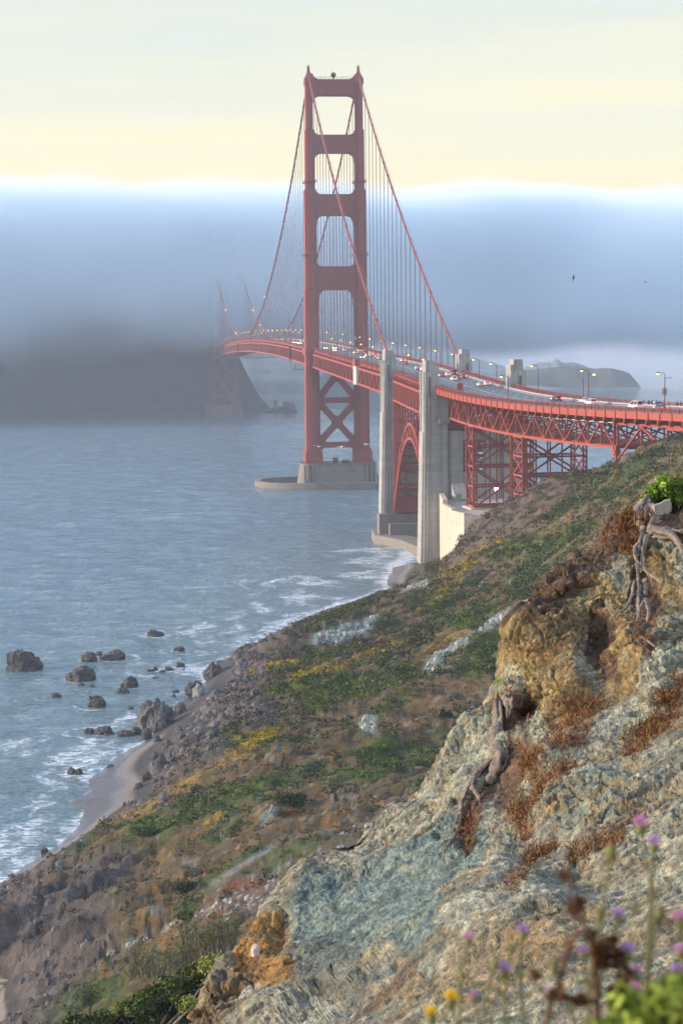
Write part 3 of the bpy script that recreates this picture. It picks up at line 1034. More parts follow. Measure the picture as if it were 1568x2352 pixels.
for p in sw: mb.v += [(p[0], p[1], -3), (p[0]+0.8, p[1]+0.6, 3.2)]
for p in inner: mb.v += [(p[0], p[1], 3.2), (p[0], p[1], -3)]
for i in range(n_-1):
    mb.f += [(2*i, 2*i+2, 2*i+3, 2*i+1), (2*i+1, 2*i+3, 2*n_+2*i+2, 2*n_+2*i), (2*n_+2*i, 2*n_+2*i+2, 2*n_+2*i+3, 2*n_+2*i+1)]
mb.f += [(0, 1, 2*n_, 2*n_+1), (2*n_-2, 4*n_-1, 4*n_-2, 2*n_-1)]
tag(mb.build('seawall', M_concd), 'low curved concrete seawall at the foot of the pylons, washed by waves', 'wall')
# ------------------------------------------------------------------ haze, fog bank
def volume_mat(name, col, dens, aniso=0.0):
    m = bpy.data.materials.new(name)
    m.use_nodes = True
    t = m.node_tree
    t.nodes.clear()
    o = N(t, 'ShaderNodeOutputMaterial')
    v = N(t, 'ShaderNodeVolumePrincipled')
    v.inputs['Color'].default_value = (*col, 1)
    v.inputs['Density'].default_value = dens
    v.inputs['Anisotropy'].default_value = aniso
    t.links.new(v.outputs[0], o.inputs['Volume'])
    return m, t, v
mb = MB()
mb.span(-24000, 24000, -1500, 34000, -12, 236)
m_h, _, _ = volume_mat('haze_air', (0.78, 0.86, 0.99), 0.00011)
tag(mb.build('haze', m_h), kind='stuff')

FX0, FX1, FY0, FY1, FZ0, FZ1 = -1300, 3500, 950, 2500, 38, 400
mb = MB()
mb.span(FX0, FX1, FY0, FY1, FZ0, FZ1)
m_f, t, v = volume_mat('fog', (0.83, 0.93, 1.0), 0.0, 0.0)
geo = N(t, 'ShaderNodeNewGeometry')
sp = N(t, 'ShaderNodeSeparateXYZ')
t.links.new(geo.outputs['Position'], sp.inputs[0])
def math_(t, op, a, b=None, c=None):
    n = N(t, 'ShaderNodeMath', operation=op)
    for i, q in enumerate((a, b, c)):
        if q is None: continue
        if hasattr(q, 'links') or hasattr(q, 'is_linked'): t.links.new(q, n.inputs[i])
        else: n.inputs[i].default_value = q
    return n.outputs[0]
def rng(t, val, a, b, c, d, smooth=True):
    n = N(t, 'ShaderNodeMapRange', interpolation_type='SMOOTHSTEP' if smooth else 'LINEAR')
    t.links.new(val, n.inputs['Value'])
    for nm, q in (('From Min', a), ('From Max', b), ('To Min', c), ('To Max', d)):
        if hasattr(q, 'is_linked'): t.links.new(q, n.inputs[nm])
        else: n.inputs[nm].default_value = q
    return n.outputs['Result']
def noise_(t, vec, scale, detail, sc=(1, 1, 1)):
    mpn = N(t, 'ShaderNodeMapping')
    mpn.inputs['Scale'].default_value = sc
    t.links.new(vec, mpn.inputs[0])
    n = N(t, 'ShaderNodeTexNoise')
    n.inputs['Scale'].default_value = scale
    n.inputs['Detail'].default_value = detail
    t.links.new(mpn.outputs[0], n.inputs['Vector'])
    return n.outputs[0]
X_, Y_, Z_ = sp.outputs
n1 = noise_(t, geo.outputs['Position'], 0.0022, 3, (1, 0.7, 1.6))
n2_ = noise_(t, geo.outputs['Position'], 0.008, 4, (1, 0.6, 1.8))
topz = math_(t, 'MULTIPLY_ADD', n2_, 52.0, math_(t, 'MULTIPLY_ADD', n1, 60.0, 195.0))      # ragged top of the bank
topz = math_(t, 'MULTIPLY_ADD', math_(t, 'MAXIMUM', math_(t, 'SUBTRACT', X_, 100.0), 0.0), 0.10, topz)
d_top = rng(t, math_(t, 'SUBTRACT', Z_, topz), -26.0, 7.0, 1.0, 0.0)
n3_ = noise_(t, geo.outputs['Position'], 0.0045, 4, (1, 0.8, 1.5))
botz = math_(t, 'MULTIPLY_ADD', n3_, 75.0, math_(t, 'MULTIPLY_ADD', n1, 40.0, 29.0))
botz = math_(t, 'SUBTRACT', botz, rng(t, X_, 150.0, 500.0, 0.0, 16.0))
d_bot = rng(t, math_(t, 'SUBTRACT', Z_, botz), -26.0, 52.0, 0.0, 1.0)
d_bot = math_(t, 'MULTIPLY', d_bot, d_bot)
front = math_(t, 'MULTIPLY_ADD', math_(t, 'MAXIMUM', X_, 100.0), 1.0, -100.0)   # the bank lies farther back to the east
front = math_(t, 'MULTIPLY_ADD', front, 1.2, 950.0)
d_fr = rng(t, math_(t, 'SUBTRACT', Y_, math_(t, 'MULTIPLY_ADD', n1, 160.0, front)), -60.0, 110.0, 0.0, 1.0)
dens = math_(t, 'MULTIPLY', math_(t, 'MULTIPLY', d_top, d_bot), d_fr)
dens = math_(t, 'MULTIPLY', dens, rng(t, Y_, 1400.0, 1650.0, 0.045, 0.013))
dens = math_(t, 'MULTIPLY', dens, rng(t, X_, -1250.0, -600.0, 0.0, 1.0))
t.links.new(dens, v.inputs['Density'])
m_f.cycles.volume_step_rate = 0.25
fb = mb.build('fog_bank', m_f)
tag(fb, kind='stuff')

# ------------------------------------------------------------------ distant land
def land(name, pts, spread, zmin, seed, col, nx=160, ny=40, rough=1.0):
    """a ridge: crest line given as (x, y, z); slopes fall towards the camera and away"""
    pts = np.array(pts, float)
    u = np.linspace(0, len(pts)-1, nx)
    i0 = np.clip(u.astype(int), 0, len(pts)-2)
    fr = (u-i0)[:, None]
    crest = pts[i0]*(1-fr)+pts[i0+1]*fr
    w_ = np.linspace(-1, 1, ny)
    V = np.zeros((nx, ny, 3))
    V[:, :, 0] = crest[:, None, 0]
    V[:, :, 1] = crest[:, None, 1]+spread*w_[None, :]
    prof = 1-np.abs(w_)**1.15
    V[:, :, 2] = zmin+(crest[:, None, 2]-zmin)*prof[None, :]
    amp = 0.11*(crest[:, None, 2])*(0.25+prof[None, :])*rough
    V[:, :, 2] += amp*fbm(np.stack([V[:, :, 0]/70+seed, V[:, :, 1]/70, V[:, :, 0]*0], -1), 5)*1.3
    V[:, :, 1] += spread*0.10*fbm(np.stack([V[:, :, 0]/120+seed+9, V[:, :, 2]/60, V[:, :, 1]/200], -1), 4)*rough
    idx = np.arange(nx*ny).reshape(nx, ny)
    F = np.stack([idx[:-1, :-1], idx[1:, :-1], idx[1:, 1:], idx[:-1, 1:]], -1).reshape(-1, 4)
    o = obj(name, np_mesh(name, V.reshape(-1, 3), F, col, smooth=True))
    return tag(o, kind='structure')
M_land = mat('headland_shade_tint', (0.045, 0.054, 0.066), 0.95, noise=(0.03, 8, 0.5), bump=(0.05, 0.6, 5))  # scrub darkened and blued, cloud shade put into the colour
M_land2 = mat('far_shore_haze_tint', (0.20, 0.215, 0.21), 0.95, noise=(0.012, 6, 0.55))  # scrub paled to blue-grey, distance haze put into the colour
M_drygrass = mat('island_grass', (0.085, 0.085, 0.062), 0.95, noise=(0.02, 6, 0.5))
land('headland', [(-900, 1700, 190), (-500, 1660, 150), (-260, 1640, 150), (-90, 1610, 165), (-40, 1580, 125), tuple(at(505, 800, 2640)), tuple(at(545, 818, 2635)), tuple(at(572, 868, 2630)), tuple(at(598, 912, 2625)), tuple(at(618, 934, 2620)), tuple(at(640, 948, 2620)), tuple(at(650, 958, 2620))], 90, -8, 3.0, M_land)
P_ = lambda x, y, Z: tuple(at(x, y, Z))
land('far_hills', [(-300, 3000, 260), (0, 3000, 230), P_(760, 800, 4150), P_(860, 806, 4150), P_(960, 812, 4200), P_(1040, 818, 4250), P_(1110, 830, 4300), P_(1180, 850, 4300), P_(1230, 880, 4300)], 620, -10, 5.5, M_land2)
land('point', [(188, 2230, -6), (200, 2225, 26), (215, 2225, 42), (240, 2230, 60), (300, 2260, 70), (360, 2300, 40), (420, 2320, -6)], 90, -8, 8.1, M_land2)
land('island', [P_(1150, 880, 3880), P_(1190, 850, 3880), P_(1240, 846, 3880), P_(1300, 842, 3880), P_(1360, 844, 3880), P_(1400, 845, 3870), P_(1430, 852, 3870), P_(1445, 858, 3870), P_(1456, 872, 3870), P_(1462, 886, 3870), P_(1468, 900, 3870)], 70, -8, 1.7, M_drygrass, rough=.8)
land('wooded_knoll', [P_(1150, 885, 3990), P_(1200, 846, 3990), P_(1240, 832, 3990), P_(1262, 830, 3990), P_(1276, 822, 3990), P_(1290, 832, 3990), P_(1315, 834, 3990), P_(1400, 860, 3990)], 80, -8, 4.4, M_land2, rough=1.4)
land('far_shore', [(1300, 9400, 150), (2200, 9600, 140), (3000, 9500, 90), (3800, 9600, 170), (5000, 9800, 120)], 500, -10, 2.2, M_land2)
# ------------------------------------------------------------------ hillside: surveyed heights, smooth spline between them
SURV_Z = [  # sight line x, y and height above the water
 (900, 1352, .2), (893, 1340, .2), (905, 1315, .2), (925, 1285, .2), (930, 1268, .2), (955, 1262, .6), (985, 1278, 2.5), (960, 1300, 2.0), (985, 1320, 4.0), (940, 1340, 1.6),
 (820, 1388, 4), (760, 1412, 6), (700, 1437, 8), (640, 1452, 9), (600, 1472, 7), (560, 1505, 5), (522, 1545, 2.5),
 (800, 1365, -2.5), (740, 1390, -3), (680, 1412, -3), (620, 1432, -3), (580, 1452, -3), (535, 1490, -2.5), (495, 1530, -1.5),
 (480, 1560, .3), (440, 1590, .2), (415, 1620, .2), (395, 1650, .3), (352, 1690, .2), (300, 1720, .1), (262, 1745, .1), (215, 1790, .1), (175, 1840, .1), (190, 1868, .1), (185, 1897, .1), (150, 1930, .1), (113, 1955, .1), (60, 1990, .1), (0, 2030, .1), (-80, 2075, .1), (-160, 2120, .1),
 (340, 1825, 2.4), (338, 1745, 2.2), (285, 1858, 2.3), (232, 1897, 2.2), (400, 1690, 2.5), (450, 1620, 2.0), (505, 1580, 1.8), (190, 1925, 2.0), (330, 1790, 1.7),
 (0, 2076, 7.2), (60, 2042, 7.6), (160, 1990, 9.0), (232, 1928, 9.0), (330, 1880, 9.0), (-80, 2120, 7.5),
 (0, 2258, 1.2), (-60, 2262, .3), (-140, 2270, -.5), (40, 2262, 3.2),
 (450, 1450, -5), (300, 1450, -6), (200, 1600, -5), (50, 1750, -6), (0, 1900, -4), (-100, 1800, -7), (600, 1350, -6), (750, 1300, -7), (850, 1260, -5), (-200, 2000, -5),
]
SURV_D = [  # sight line x, y and depth
 (1568, 1030, 462), (1480, 1043, 490), (1440, 1050, 505), (1350, 1096, 556), (1280, 1098, 575), (1200, 1135, 592), (1140, 1166, 600), (1090, 1205, 604), (1050, 1245, 606), (1000, 1312, 606), (1640, 1010, 470), (1800, 990, 480), (1030, 1290, 600),
 (1100, 1250, 560), (1200, 1200, 540), (1300, 1150, 525), (1400, 1100, 500), (1000, 1345, 560), (920, 1375, 560), (860, 1368, 600),
 (850, 1450, 480), (1000, 1400, 490), (1100, 1300, 520), (1100, 1400, 458), (1200, 1300, 468), (1300, 1200, 480), (1400, 1150, 470), (1500, 1090, 452), (1568, 1075, 432), (1350, 1250, 430), (1200, 1390, 390), (1100, 1480, 372), (1000, 1530, 365), (900, 1500, 412), (800, 1500, 432), (700, 1520, 424), (620, 1560, 412), (560, 1585, 404),
 (700, 1650, 350), (800, 1650, 340), (900, 1650, 322), (1000, 1650, 310), (1100, 1600, 320), (1150, 1560, 330), (520, 1680, 352), (470, 1740, 332), (440, 1790, 312), (410, 1835, 300),
 (600, 1750, 302), (700, 1800, 280), (800, 1800, 275), (900, 1800, 265), (1000, 1780, 260), (300, 1900, 276), (500, 1900, 255), (650, 1950, 236), (800, 1900, 240), (900, 1900, 230), (1000, 1850, 236), (420, 1960, 250), (340, 1965, 256),
 (120, 2130, 238), (100, 2290, 225), (200, 2200, 228), (300, 2100, 232), (200, 2080, 243), (400, 2050, 236), (450, 2150, 214), (350, 2200, 210), (200, 2300, 205), (100, 2352, 204), (500, 2250, 184), (600, 2150, 190), (640, 2070, 206), (300, 2352, 175), (0, 2352, 210),
 (400, 2400, 120), (600, 2300, 140), (700, 2200, 160), (900, 2100, 180), (1100, 1900, 230), (1300, 1600, 330), (1568, 1300, 380), (1568, 1600, 300), (1700, 1100, 420), (1568, 2000, 200), (1200, 2200, 140), (800, 2500, 100), (1568, 2400, 110), (200, 2500, 130), (1800, 1400, 330), (1800, 2000, 180),
]
SP = np.array([at_z(*q) for q in SURV_Z]+[at(*q) for q in SURV_D])
# land east of the bridge axis under the viaduct, and sea bed far out, so that the spline behaves
SP = np.vstack([SP, np.array([(10, -530, 24), (40, -470, 20), (80, -560, 36), (60, -640, 45), (120, -640, 48), (140, -500, 30), (0, -455, 8), (60, -430, 3), (140, -420, 2), (-150, -430, -9), (-60, -380, -8), (20, -370, -5), (-330, -900, -9), (-260, -700, -9), (160, -760, 55), (160, -900, 60), (60, -1000, 62)])])
_S = 100.0
def tps_fit(P, z, lam=2e-4):
    n = len(P)
    d2 = ((P[:, None]-P[None])**2).sum(-1)
    K = 0.5*d2*np.log(d2+1e-12)+lam*np.eye(n)
    Q = np.hstack([np.ones((n, 1)), P])
    A = np.block([[K, Q], [Q.T, np.zeros((3, 3))]])
    return np.linalg.solve(A, np.concatenate([z, np.zeros(3)]))
_tp = (SP[:, :2]-CAM[:2])/_S
_tw = tps_fit(_tp, SP[:, 2])
def ground0(x, y):
    x, y = np.asarray(x, float), np.asarray(y, float)
    q = (np.stack([x.ravel(), y.ravel()], -1)-CAM[:2])/_S
    res = np.empty(len(q))
    for i in range(0, len(q), 20000):
        d2 = ((q[i:i+20000, None]-_tp[None])**2).sum(-1)
        res[i:i+20000] = (0.5*d2*np.log(d2+1e-12)) @ _tw[:-3] + _tw[-3]+q[i:i+20000] @ _tw[-2:]
    return res.reshape(x.shape)
def ground(x, y, fine=True):
    z = ground0(x, y)
    P = np.stack([x, y, z*0.6], -1)
    a = sst(z, 1.5, 9)
    gul = ridged(np.stack([x/48+0.25*gnoise(P/30), y/12+x/60, z*0], -1)+3, 3)
    z = z+a*(1.6*fbm(P/22, 3)+2.7*gul+1.3*ridged(P/8+5, 3)-2.4)
    low = sst(z, 15, 8)*sst(z, 1.8, 4.0)
    z = z+low*(1.5*ridged(np.stack([x/16, y/5.5+x/30, z*0.1], -1)+8, 4)-0.75)
    if fine:
        z = z+(0.08+0.9*a)*(0.55*fbm(P/2.6, 4))
        w1, w2, cid = worley(P/np.array((3.2, 3.2, 2.6))+0.35*gnoise(P/1.7)[..., None])
        rocky = np.maximum(sst(fbm(P/14+31, 3), 0.02, 0.3), low)
        z = z+a*rocky*(0.7*(0.6-w1)+0.8*(cid-0.5))
    return np.maximum(z, -8)
nA, nD = 780, 640
az = np.linspace(-330, 1950, nA)
dep = np.concatenate([np.geomspace(88, 190, 170)[:-1], np.linspace(190, 420, 330)[:-1], np.linspace(420, 700, nD-498)])
nD = len(dep)
tx = (az-784)/FPX
hx = _r[:2]
hy = np.array([math.sin(YAW), math.cos(YAW)])
GX = CAM[0]+dep[None, :]*(hy[0]+tx[:, None]*hx[0])
GY = CAM[1]+dep[None, :]*(hy[1]+tx[:, None]*hx[1])
GZ = ground(GX, GY)
HP = np.stack([GX, GY, GZ], -1)
# --- what grows where
def hill_colour(P, z0=None):
    x, y, z = P[..., 0], P[..., 1], P[..., 2]
    u, v, _ = proj(P)
    Q = np.stack([x, y, z], -1)
    A = lambda *c: np.array(c)
    n1 = fbm(Q/18+3, 4)
    n2 = fbm(Q/6+11, 4)
    n3 = fbm(Q/1.8+23, 4)
    n4 = fbm(Q/0.8+41, 3)
    c = np.zeros(P.shape)+A(.082, .060, .030)                                   # bare brown earth and dead heather
    c = mix(c, A(.185, .105, .045), sst(n2+0.5*n3, -0.08, 0.25)[..., None])        # dry grass
    c = mix(c, A(.058, .075, .022), sst(n1+0.75*n2, -0.02, 0.20)[..., None])     # green scrub
    c = mix(c, A(.030, .045, .018), sst(n2+0.7*n3, 0.16, 0.36)[..., None])       # dark scrub
    c = mix(c, A(.21, .19, .17), (sst(n3+0.7*n4-0.35*n1, 0.28, 0.5)*0.75)[..., None])   # stones
    def blob(cx, cy, rx, ry, rot=0, soft=.55):
        ca, sa = math.cos(R(rot)), math.sin(R(rot))
        dx, dy = u-cx, v-cy
        a, b = (dx*ca-dy*sa)/rx, (dx*sa+dy*ca)/ry
        return sst(1-np.sqrt(a*a+b*b)+0.9*n2*0.6+0.5*n3*0.5, 0.0, soft)
    # right-hand bluff: olive and tan grass
    w_ = sst(u-0.25*(v-1100), 1080, 1260)*sst(v, 1500, 1330)
    g = mix(A(.085, .082, .032), A(.20, .14, .075), sst(n2+0.4*n3, -.15, .25)[..., None])
    g = mix(g, A(.055, .068, .024), sst(n1+.5*n3, 0.02, .3)[..., None])
    c = mix(c, g, (w_*0.85)[..., None])
    # bare mauve-brown slope by the anchorage
    for q in ((1150, 1195, 150, 60, 24), (1250, 1130, 110, 30, 10), (1075, 1262, 60, 60, 40)):
        c = mix(c, A(.115, .085, .068)*(1+0.25*n3[..., None]), (blob(*q)*0.9)[..., None])
    # low eroded coast: grey-mauve rock
    low = sst(z, 11.5, 6)*sst(z, 1.5, 3)*sst(u, 800, 600)
    c = mix(c, mix(A(.13, .105, .092), A(.062, .05, .046), sst(n2+n3, -.2, .3)[..., None]), low[..., None])
    for q in ((130, 2110, 190, 130, 20), (480, 1720, 60, 90, 40), (600, 1640, 70, 45, 30), (560, 1560, 60, 40, 30), (250, 1990, 100, 60, 20), (860, 2010, 60, 40, 0)):
        c = mix(c, mix(A(.090, .076, .072), A(.038, .033, .033), sst(n2+n3, -.2, .3)[..., None]), (blob(*q)*0.85)[..., None])
    # pale blue-green serpentine scree
    sp_ = mix(A(.235, .285, .265), A(.13, .165, .155), sst(n3+n4, -.1, .35)[..., None])
    for q in ((785, 1455, 85, 26, 12), (840, 1430, 40, 14, 25), (1140, 1425, 80, 11, 28), (1060, 1470, 70, 14, 30), (1000, 1520, 45, 20, 38), (845, 1665, 28, 26, 60), (1185, 1395, 40, 11, 24), (960, 1345, 60, 9, 24), (1020, 1870, 60, 25, 30), (620, 1870, 30, 14, 30)):
        c = mix(c, sp_, (blob(*q, soft=.45)*0.92)[..., None])
    # scree slope with pale stones, lower middle
    for q in ((760, 1990, 190, 80, 28), (560, 2060, 140, 60, 25), (470, 2230, 130, 60, 20), (900, 1870, 90, 40, 20)):
        m_ = blob(*q)
        c = mix(c, mix(A(.115, .085, .07), A(.33, .32, .28), sst(n4+0.5*n3, .12, .30)[..., None]), (m_*0.85)[..., None])
        c = mix(c, A(.15, .058, .03), (m_*sst(n2-n3*.3, .1, .35)*0.8)[..., None])
    # ochre grass bank above the beach and rusty patches
    for q in ((430, 1800, 70, 18, 24), (330, 1860, 90, 20, 20), (1050, 1460, 120, 16, 28), (1150, 1640, 90, 20, 6), (520, 1750, 90, 16, 26)):
        c = mix(c, A(.23, .155, .065)*(1+.3*n3[..., None]), (blob(*q)*0.8)[..., None])
    # greens
    for q in ((350, 1900, 90, 26, 14), (520, 1840, 140, 20, 26), (750, 1590, 110, 50, 24), (870, 1560, 120, 40, 28), (1090, 1420, 70, 22, 20), (1100, 1520, 80, 40, 28), (650, 1580, 60, 18, 6), (1190, 1260, 90, 24, 26), (1290, 1240, 120, 16, 26), (430, 2080, 40, 26, 40), (900, 1430, 40, 18, 15), (880, 1720, 60, 50, 10)):
        c = mix(c, mix(A(.075, .105, .022), A(.034, .052, .018), sst(n3+n4*.4, -.15, .2)[..., None]), (blob(*q)*0.9)[..., None])
    # yellow flowering mats
    for q in ((1050, 1310, 90, 15, 26), (1020, 1350, 60, 12, 24), (1110, 1260, 60, 12, 24), (600, 1690, 80, 22, 18), (560, 1720, 40, 14, 20), (880, 1490, 70, 14, 16), (740, 1540, 110, 14, 14), (640, 1530, 90, 12, 10), (480, 1880, 40, 10, 25), (1000, 1380, 60, 10, 28)):
        c = mix(c, A(.33, .245, .025), (blob(*q)*sst(n3+n4*.6, -.02, .22)*0.95)[..., None])
    c = mix(c, A(.30, .28, .25), (blob(330, 2155, 120, 5, 25, .3)*.8)[..., None])
    c = mix(c, A(.24, .22, .21), (blob(560, 1985, 120, 9, 32, .4)*.7)[..., None])
    # sand
    sand = sst(z, 1.8, 1.25)*np.maximum(sst(u, 430, 390)*sst(v, 1675, 1700), sst(u, 860, 885))
    c = mix(c, A(.055, .047, .043)*(1+.5*n3[..., None]), (sst(z, 3.4, 2.2)*(1-sand))[..., None])
    c = mix(c, mix(A(.235, .20, .175), A(.15, .135, .13), sst(z, 1.4, .5)[..., None]), sand[..., None])
    g_ = c.mean(-1, keepdims=True)
    c = (g_+(c-g_)*1.3)*.86
    return np.clip(c, .008, .6)
HC = hill_colour(HP)
idx = np.arange(nA*nD).reshape(nA, nD)
F = np.stack([idx[:-1, :-1], idx[1:, :-1], idx[1:, 1:], idx[:-1, 1:]], -1).reshape(-1, 4)
M_hill = mat('hillside_ground', (0, 0, 0), 0.95, noise=(1.6, 8, 0.45), bump=(2.2, 0.9, 0.5), attr=True)
hill = obj('hillside', np_mesh('hillside', HP.reshape(-1, 3), F, M_hill, cols=HC.reshape(-1, 3), smooth=True, attrs={'h': HP[..., 2].ravel()}))
tag(hill, kind='structure')
_t = M_hill.node_tree                                                    # wet sand is glossy near the water line
_b = _t.nodes['Principled BSDF']
_a = N(_t, 'ShaderNodeAttribute', attribute_name='h')
_mr = rng(_t, _a.outputs['Fac'], 0.6, 1.6, 0.10, 0.95)
_t.links.new(_mr, _b.inputs['Roughness'])

# ------------------------------------------------------------------ water
xs = np.concatenate([-np.geomspace(24000, 340, 34), np.arange(-330, 70, 1.15), np.arange(70, 460, 4.5), np.geomspace(466, 24000, 34)])
ys = np.concatenate([-np.geomspace(2500, 985, 10), np.arange(-980, -420, 1.15), np.arange(-420, 260, 2.6), np.arange(260, 1460, 7.0), np.geomspace(1470, 33000, 40)])
WX, WY = np.meshgrid(xs, ys, indexing='ij')
# shore line sampled from the ground
sgx, sgy = np.meshgrid(np.arange(-330, 90, 2.0), np.arange(-990, -380, 2.0), indexing='ij')
sg = ground(sgx, sgy, False)
land_ = sg > 0.25
edge = np.zeros_like(land_)
edge[1:, :] |= land_[1:, :] != land_[:-1, :]
edge[:, 1:] |= land_[:, 1:] != land_[:, :-1]
EP = np.stack([sgx[edge], sgy[edge]], -1)
SH = np.full(WX.shape, 200.0)
ok_ = (WX > -420) & (WX < 150) & (WY > -1050) & (WY < -250)
q = np.stack([WX[ok_], WY[ok_]], -1)
dd = np.empty(len(q))
for i in range(0, len(q), 4000):
    dd[i:i+4000] = np.sqrt(((q[i:i+4000, None]-EP[None])**2).sum(-1)).min(1)
SH[ok_] = dd
WP = np.stack([WX, WY, WX*0], -1)
for x_, y_, w_ in ((53, 1541, 85), (205, 1520, 42), (257, 1517, 65), (185, 1565, 75), (297, 1582, 44), (281, 1594, 34), (221, 1625, 46), (356, 1464, 44), (413, 1497, 32), (413, 1533, 23), (129, 1602, 24), (203, 1685, 28), (237, 1688, 50), (287, 1693, 42), (173, 1780, 38), (365, 1543, 40)):
    p_ = at_z(x_, y_, 0)
    r_ = w_*((p_-CAM) @ _fw)/FPX/2
    d_ = np.sqrt((WX-p_[0])**2+(WY-p_[1]-r_*.6)**2)-r_*.75
    SH = np.minimum(SH, np.where(d_ < 9, np.maximum(d_, 0)+1.2+d_*1.6, 999))
p_ = at_z(850, 1290, 0)
SH = SH*(1-.62*np.exp(-((WX-p_[0])/55)**2-((WY-p_[1])/120)**2))
p_ = at_z(720, 1375, 0)
SH = SH*(1-.5*np.exp(-((WX-p_[0])/45)**2-((WY-p_[1])/80)**2))
near_ = sst(WX, -1200, -340)*sst(WX, 1500, 470)
WZ = near_*(1.0*fbm(WP/np.array((26, 15, 1)), 2)*sst(WY, 2200, 1300)
            + 0.34*fbm(WP/np.array((9.5, 5.6, 1))+7, 2)*sst(WY, 300, -60)*sst(WX, 110, 70)
            + 0.17*fbm(WP/np.array((4.6, 3.0, 1))+3, 2)*sst(WY, -330, -430)*sst(WX, 80, 60))*(0.35+0.65*sst(SH, 2, 25))
idx = np.arange(WX.size).reshape(WX.shape)
F = np.stack([idx[:-1, :-1], idx[1:, :-1], idx[1:, 1:], idx[:-1, 1:]], -1).reshape(-1, 4)
M_water = bpy.data.materials.new('sea_water')
M_water.use_nodes = True
t = M_water.node_tree
b = t.nodes['Principled BSDF']
b.inputs['IOR'].default_value = 1.33
geo = N(t, 'ShaderNodeNewGeometry')
pos = geo.outputs['Position']
# wind waves: three sizes, crests lying across the wind
wv1 = noise_(t, pos, 0.055, 3, (0.6, 1.6, 1))
wv2 = noise_(t, pos, 0.22, 4, (0.7, 1.5, 1))
wv3 = noise_(t, pos, 0.9, 4, (0.8, 1.4, 1))
hgt = math_(t, 'ADD', math_(t, 'ADD', math_(t, 'MULTIPLY', wv1, 1.5), math_(t, 'MULTIPLY', wv2, 2.2)), math_(t, 'MULTIPLY', wv3, 1.1))
bp = N(t, 'ShaderNodeBump')
bp.inputs['Strength'].default_value = 1.0
bp.inputs['Distance'].default_value = 1.0
t.links.new(hgt, bp.inputs['Height'])
sh = N(t, 'ShaderNodeAttribute', attribute_name='shore').outputs['Fac']
# surf: lace of foam that thins out away from the shore, in lines that follow it
cmb = N(t, 'ShaderNodeCombineXYZ')
spx = N(t, 'ShaderNodeSeparateXYZ')
t.links.new(pos, spx.inputs[0])
wob = noise_(t, pos, 0.03, 3)
shw = math_(t, 'MULTIPLY_ADD', wob, 26.0, math_(t, 'ADD', sh, -13.0))
t.links.new(math_(t, 'MULTIPLY', shw, 0.16), cmb.inputs[0])
t.links.new(math_(t, 'MULTIPLY', math_(t, 'ADD', spx.outputs[0], spx.outputs[1]), 0.03), cmb.inputs[1])
lin = noise_(t, cmb.outputs[0], 1.0, 3)
lace = noise_(t, pos, 0.55, 6, (0.6, 1.3, 1))
big = noise_(t, pos, 0.018, 3)
lc = rng(t, math_(t, 'ABSOLUTE', math_(t, 'SUBTRACT', noise_(t, pos, 0.30, 5, (0.8, 1.2, 1)), 0.5)), 0.0, 0.085, 1.0, 0.0)
lc2 = rng(t, math_(t, 'ABSOLUTE', math_(t, 'SUBTRACT', noise_(t, pos, 0.9, 4), 0.5)), 0.0, 0.10, 1.0, 0.0)
web = math_(t, 'MULTIPLY', math_(t, 'ADD', lc, math_(t, 'MULTIPLY', lc2, 0.5)), 0.66)
band = rng(t, math_(t, 'SUBTRACT', lin, math_(t, 'MULTIPLY_ADD', big, -0.55, rng(t, sh, 0.0, 50.0, 0.72, 1.08, False))), -0.02, 0.16, 0.0, 1.0)
solid = rng(t, math_(t, 'SUBTRACT', lin, math_(t, 'MULTIPLY_ADD', big, -0.5, rng(t, sh, 0.0, 34.0, 0.87, 1.22, False))), 0.0, 0.12, 0.0, 0.9)
foam = math_(t, 'MAXIMUM', math_(t, 'MULTIPLY', band, web), math_(t, 'MULTIPLY', solid, rng(t, lace, 0.38, 0.62, 0.25, 1.0)))
edgef = rng(t, math_(t, 'MULTIPLY_ADD', lace, 5.0, sh), 2.8, 4.6, 0.95, 0.0)
cap_ = math_(t, 'MULTIPLY', rng(t, noise_(t, pos, 0.16, 6, (0.5, 1.5, 1)), 0.70, 0.76, 0.0, 1.0), rng(t, noise_(t, pos, 0.012, 2), 0.52, 0.64, 0.0, 1.0))
fm = math_(t, 'MAXIMUM', math_(t, 'MAXIMUM', foam, edgef), math_(t, 'MULTIPLY', cap_, 0.7))
mx = N(t, 'ShaderNodeMix', data_type='RGBA')
t.links.new(fm, mx.inputs['Factor'])
deep = N(t, 'ShaderNodeMix', data_type='RGBA')
t.links.new(rng(t, sh, 5, 110, 1.0, 0.0), deep.inputs['Factor'])
deep.inputs[6].default_value = (0.130, 0.200, 0.240, 1)
deep.inputs[7].default_value = (0.145, 0.210, 0.225, 1)
t.links.new(deep.outputs[2], mx.inputs[6])
mx.inputs[7].default_value = (0.78, 0.78, 0.80, 1)
t.links.new(mx.outputs[2], b.inputs['Base Color'])
t.links.new(math_(t, 'MULTIPLY_ADD', fm, 0.6, 0.07), b.inputs['Roughness'])
t.links.new(bp.outputs[0], b.inputs['Normal'])
water = obj('water', np_mesh('water', np.stack([WX, WY, WZ], -1).reshape(-1, 3), F, M_water, smooth=True, attrs={'shore': SH.ravel()}))
tag(water, kind='structure')
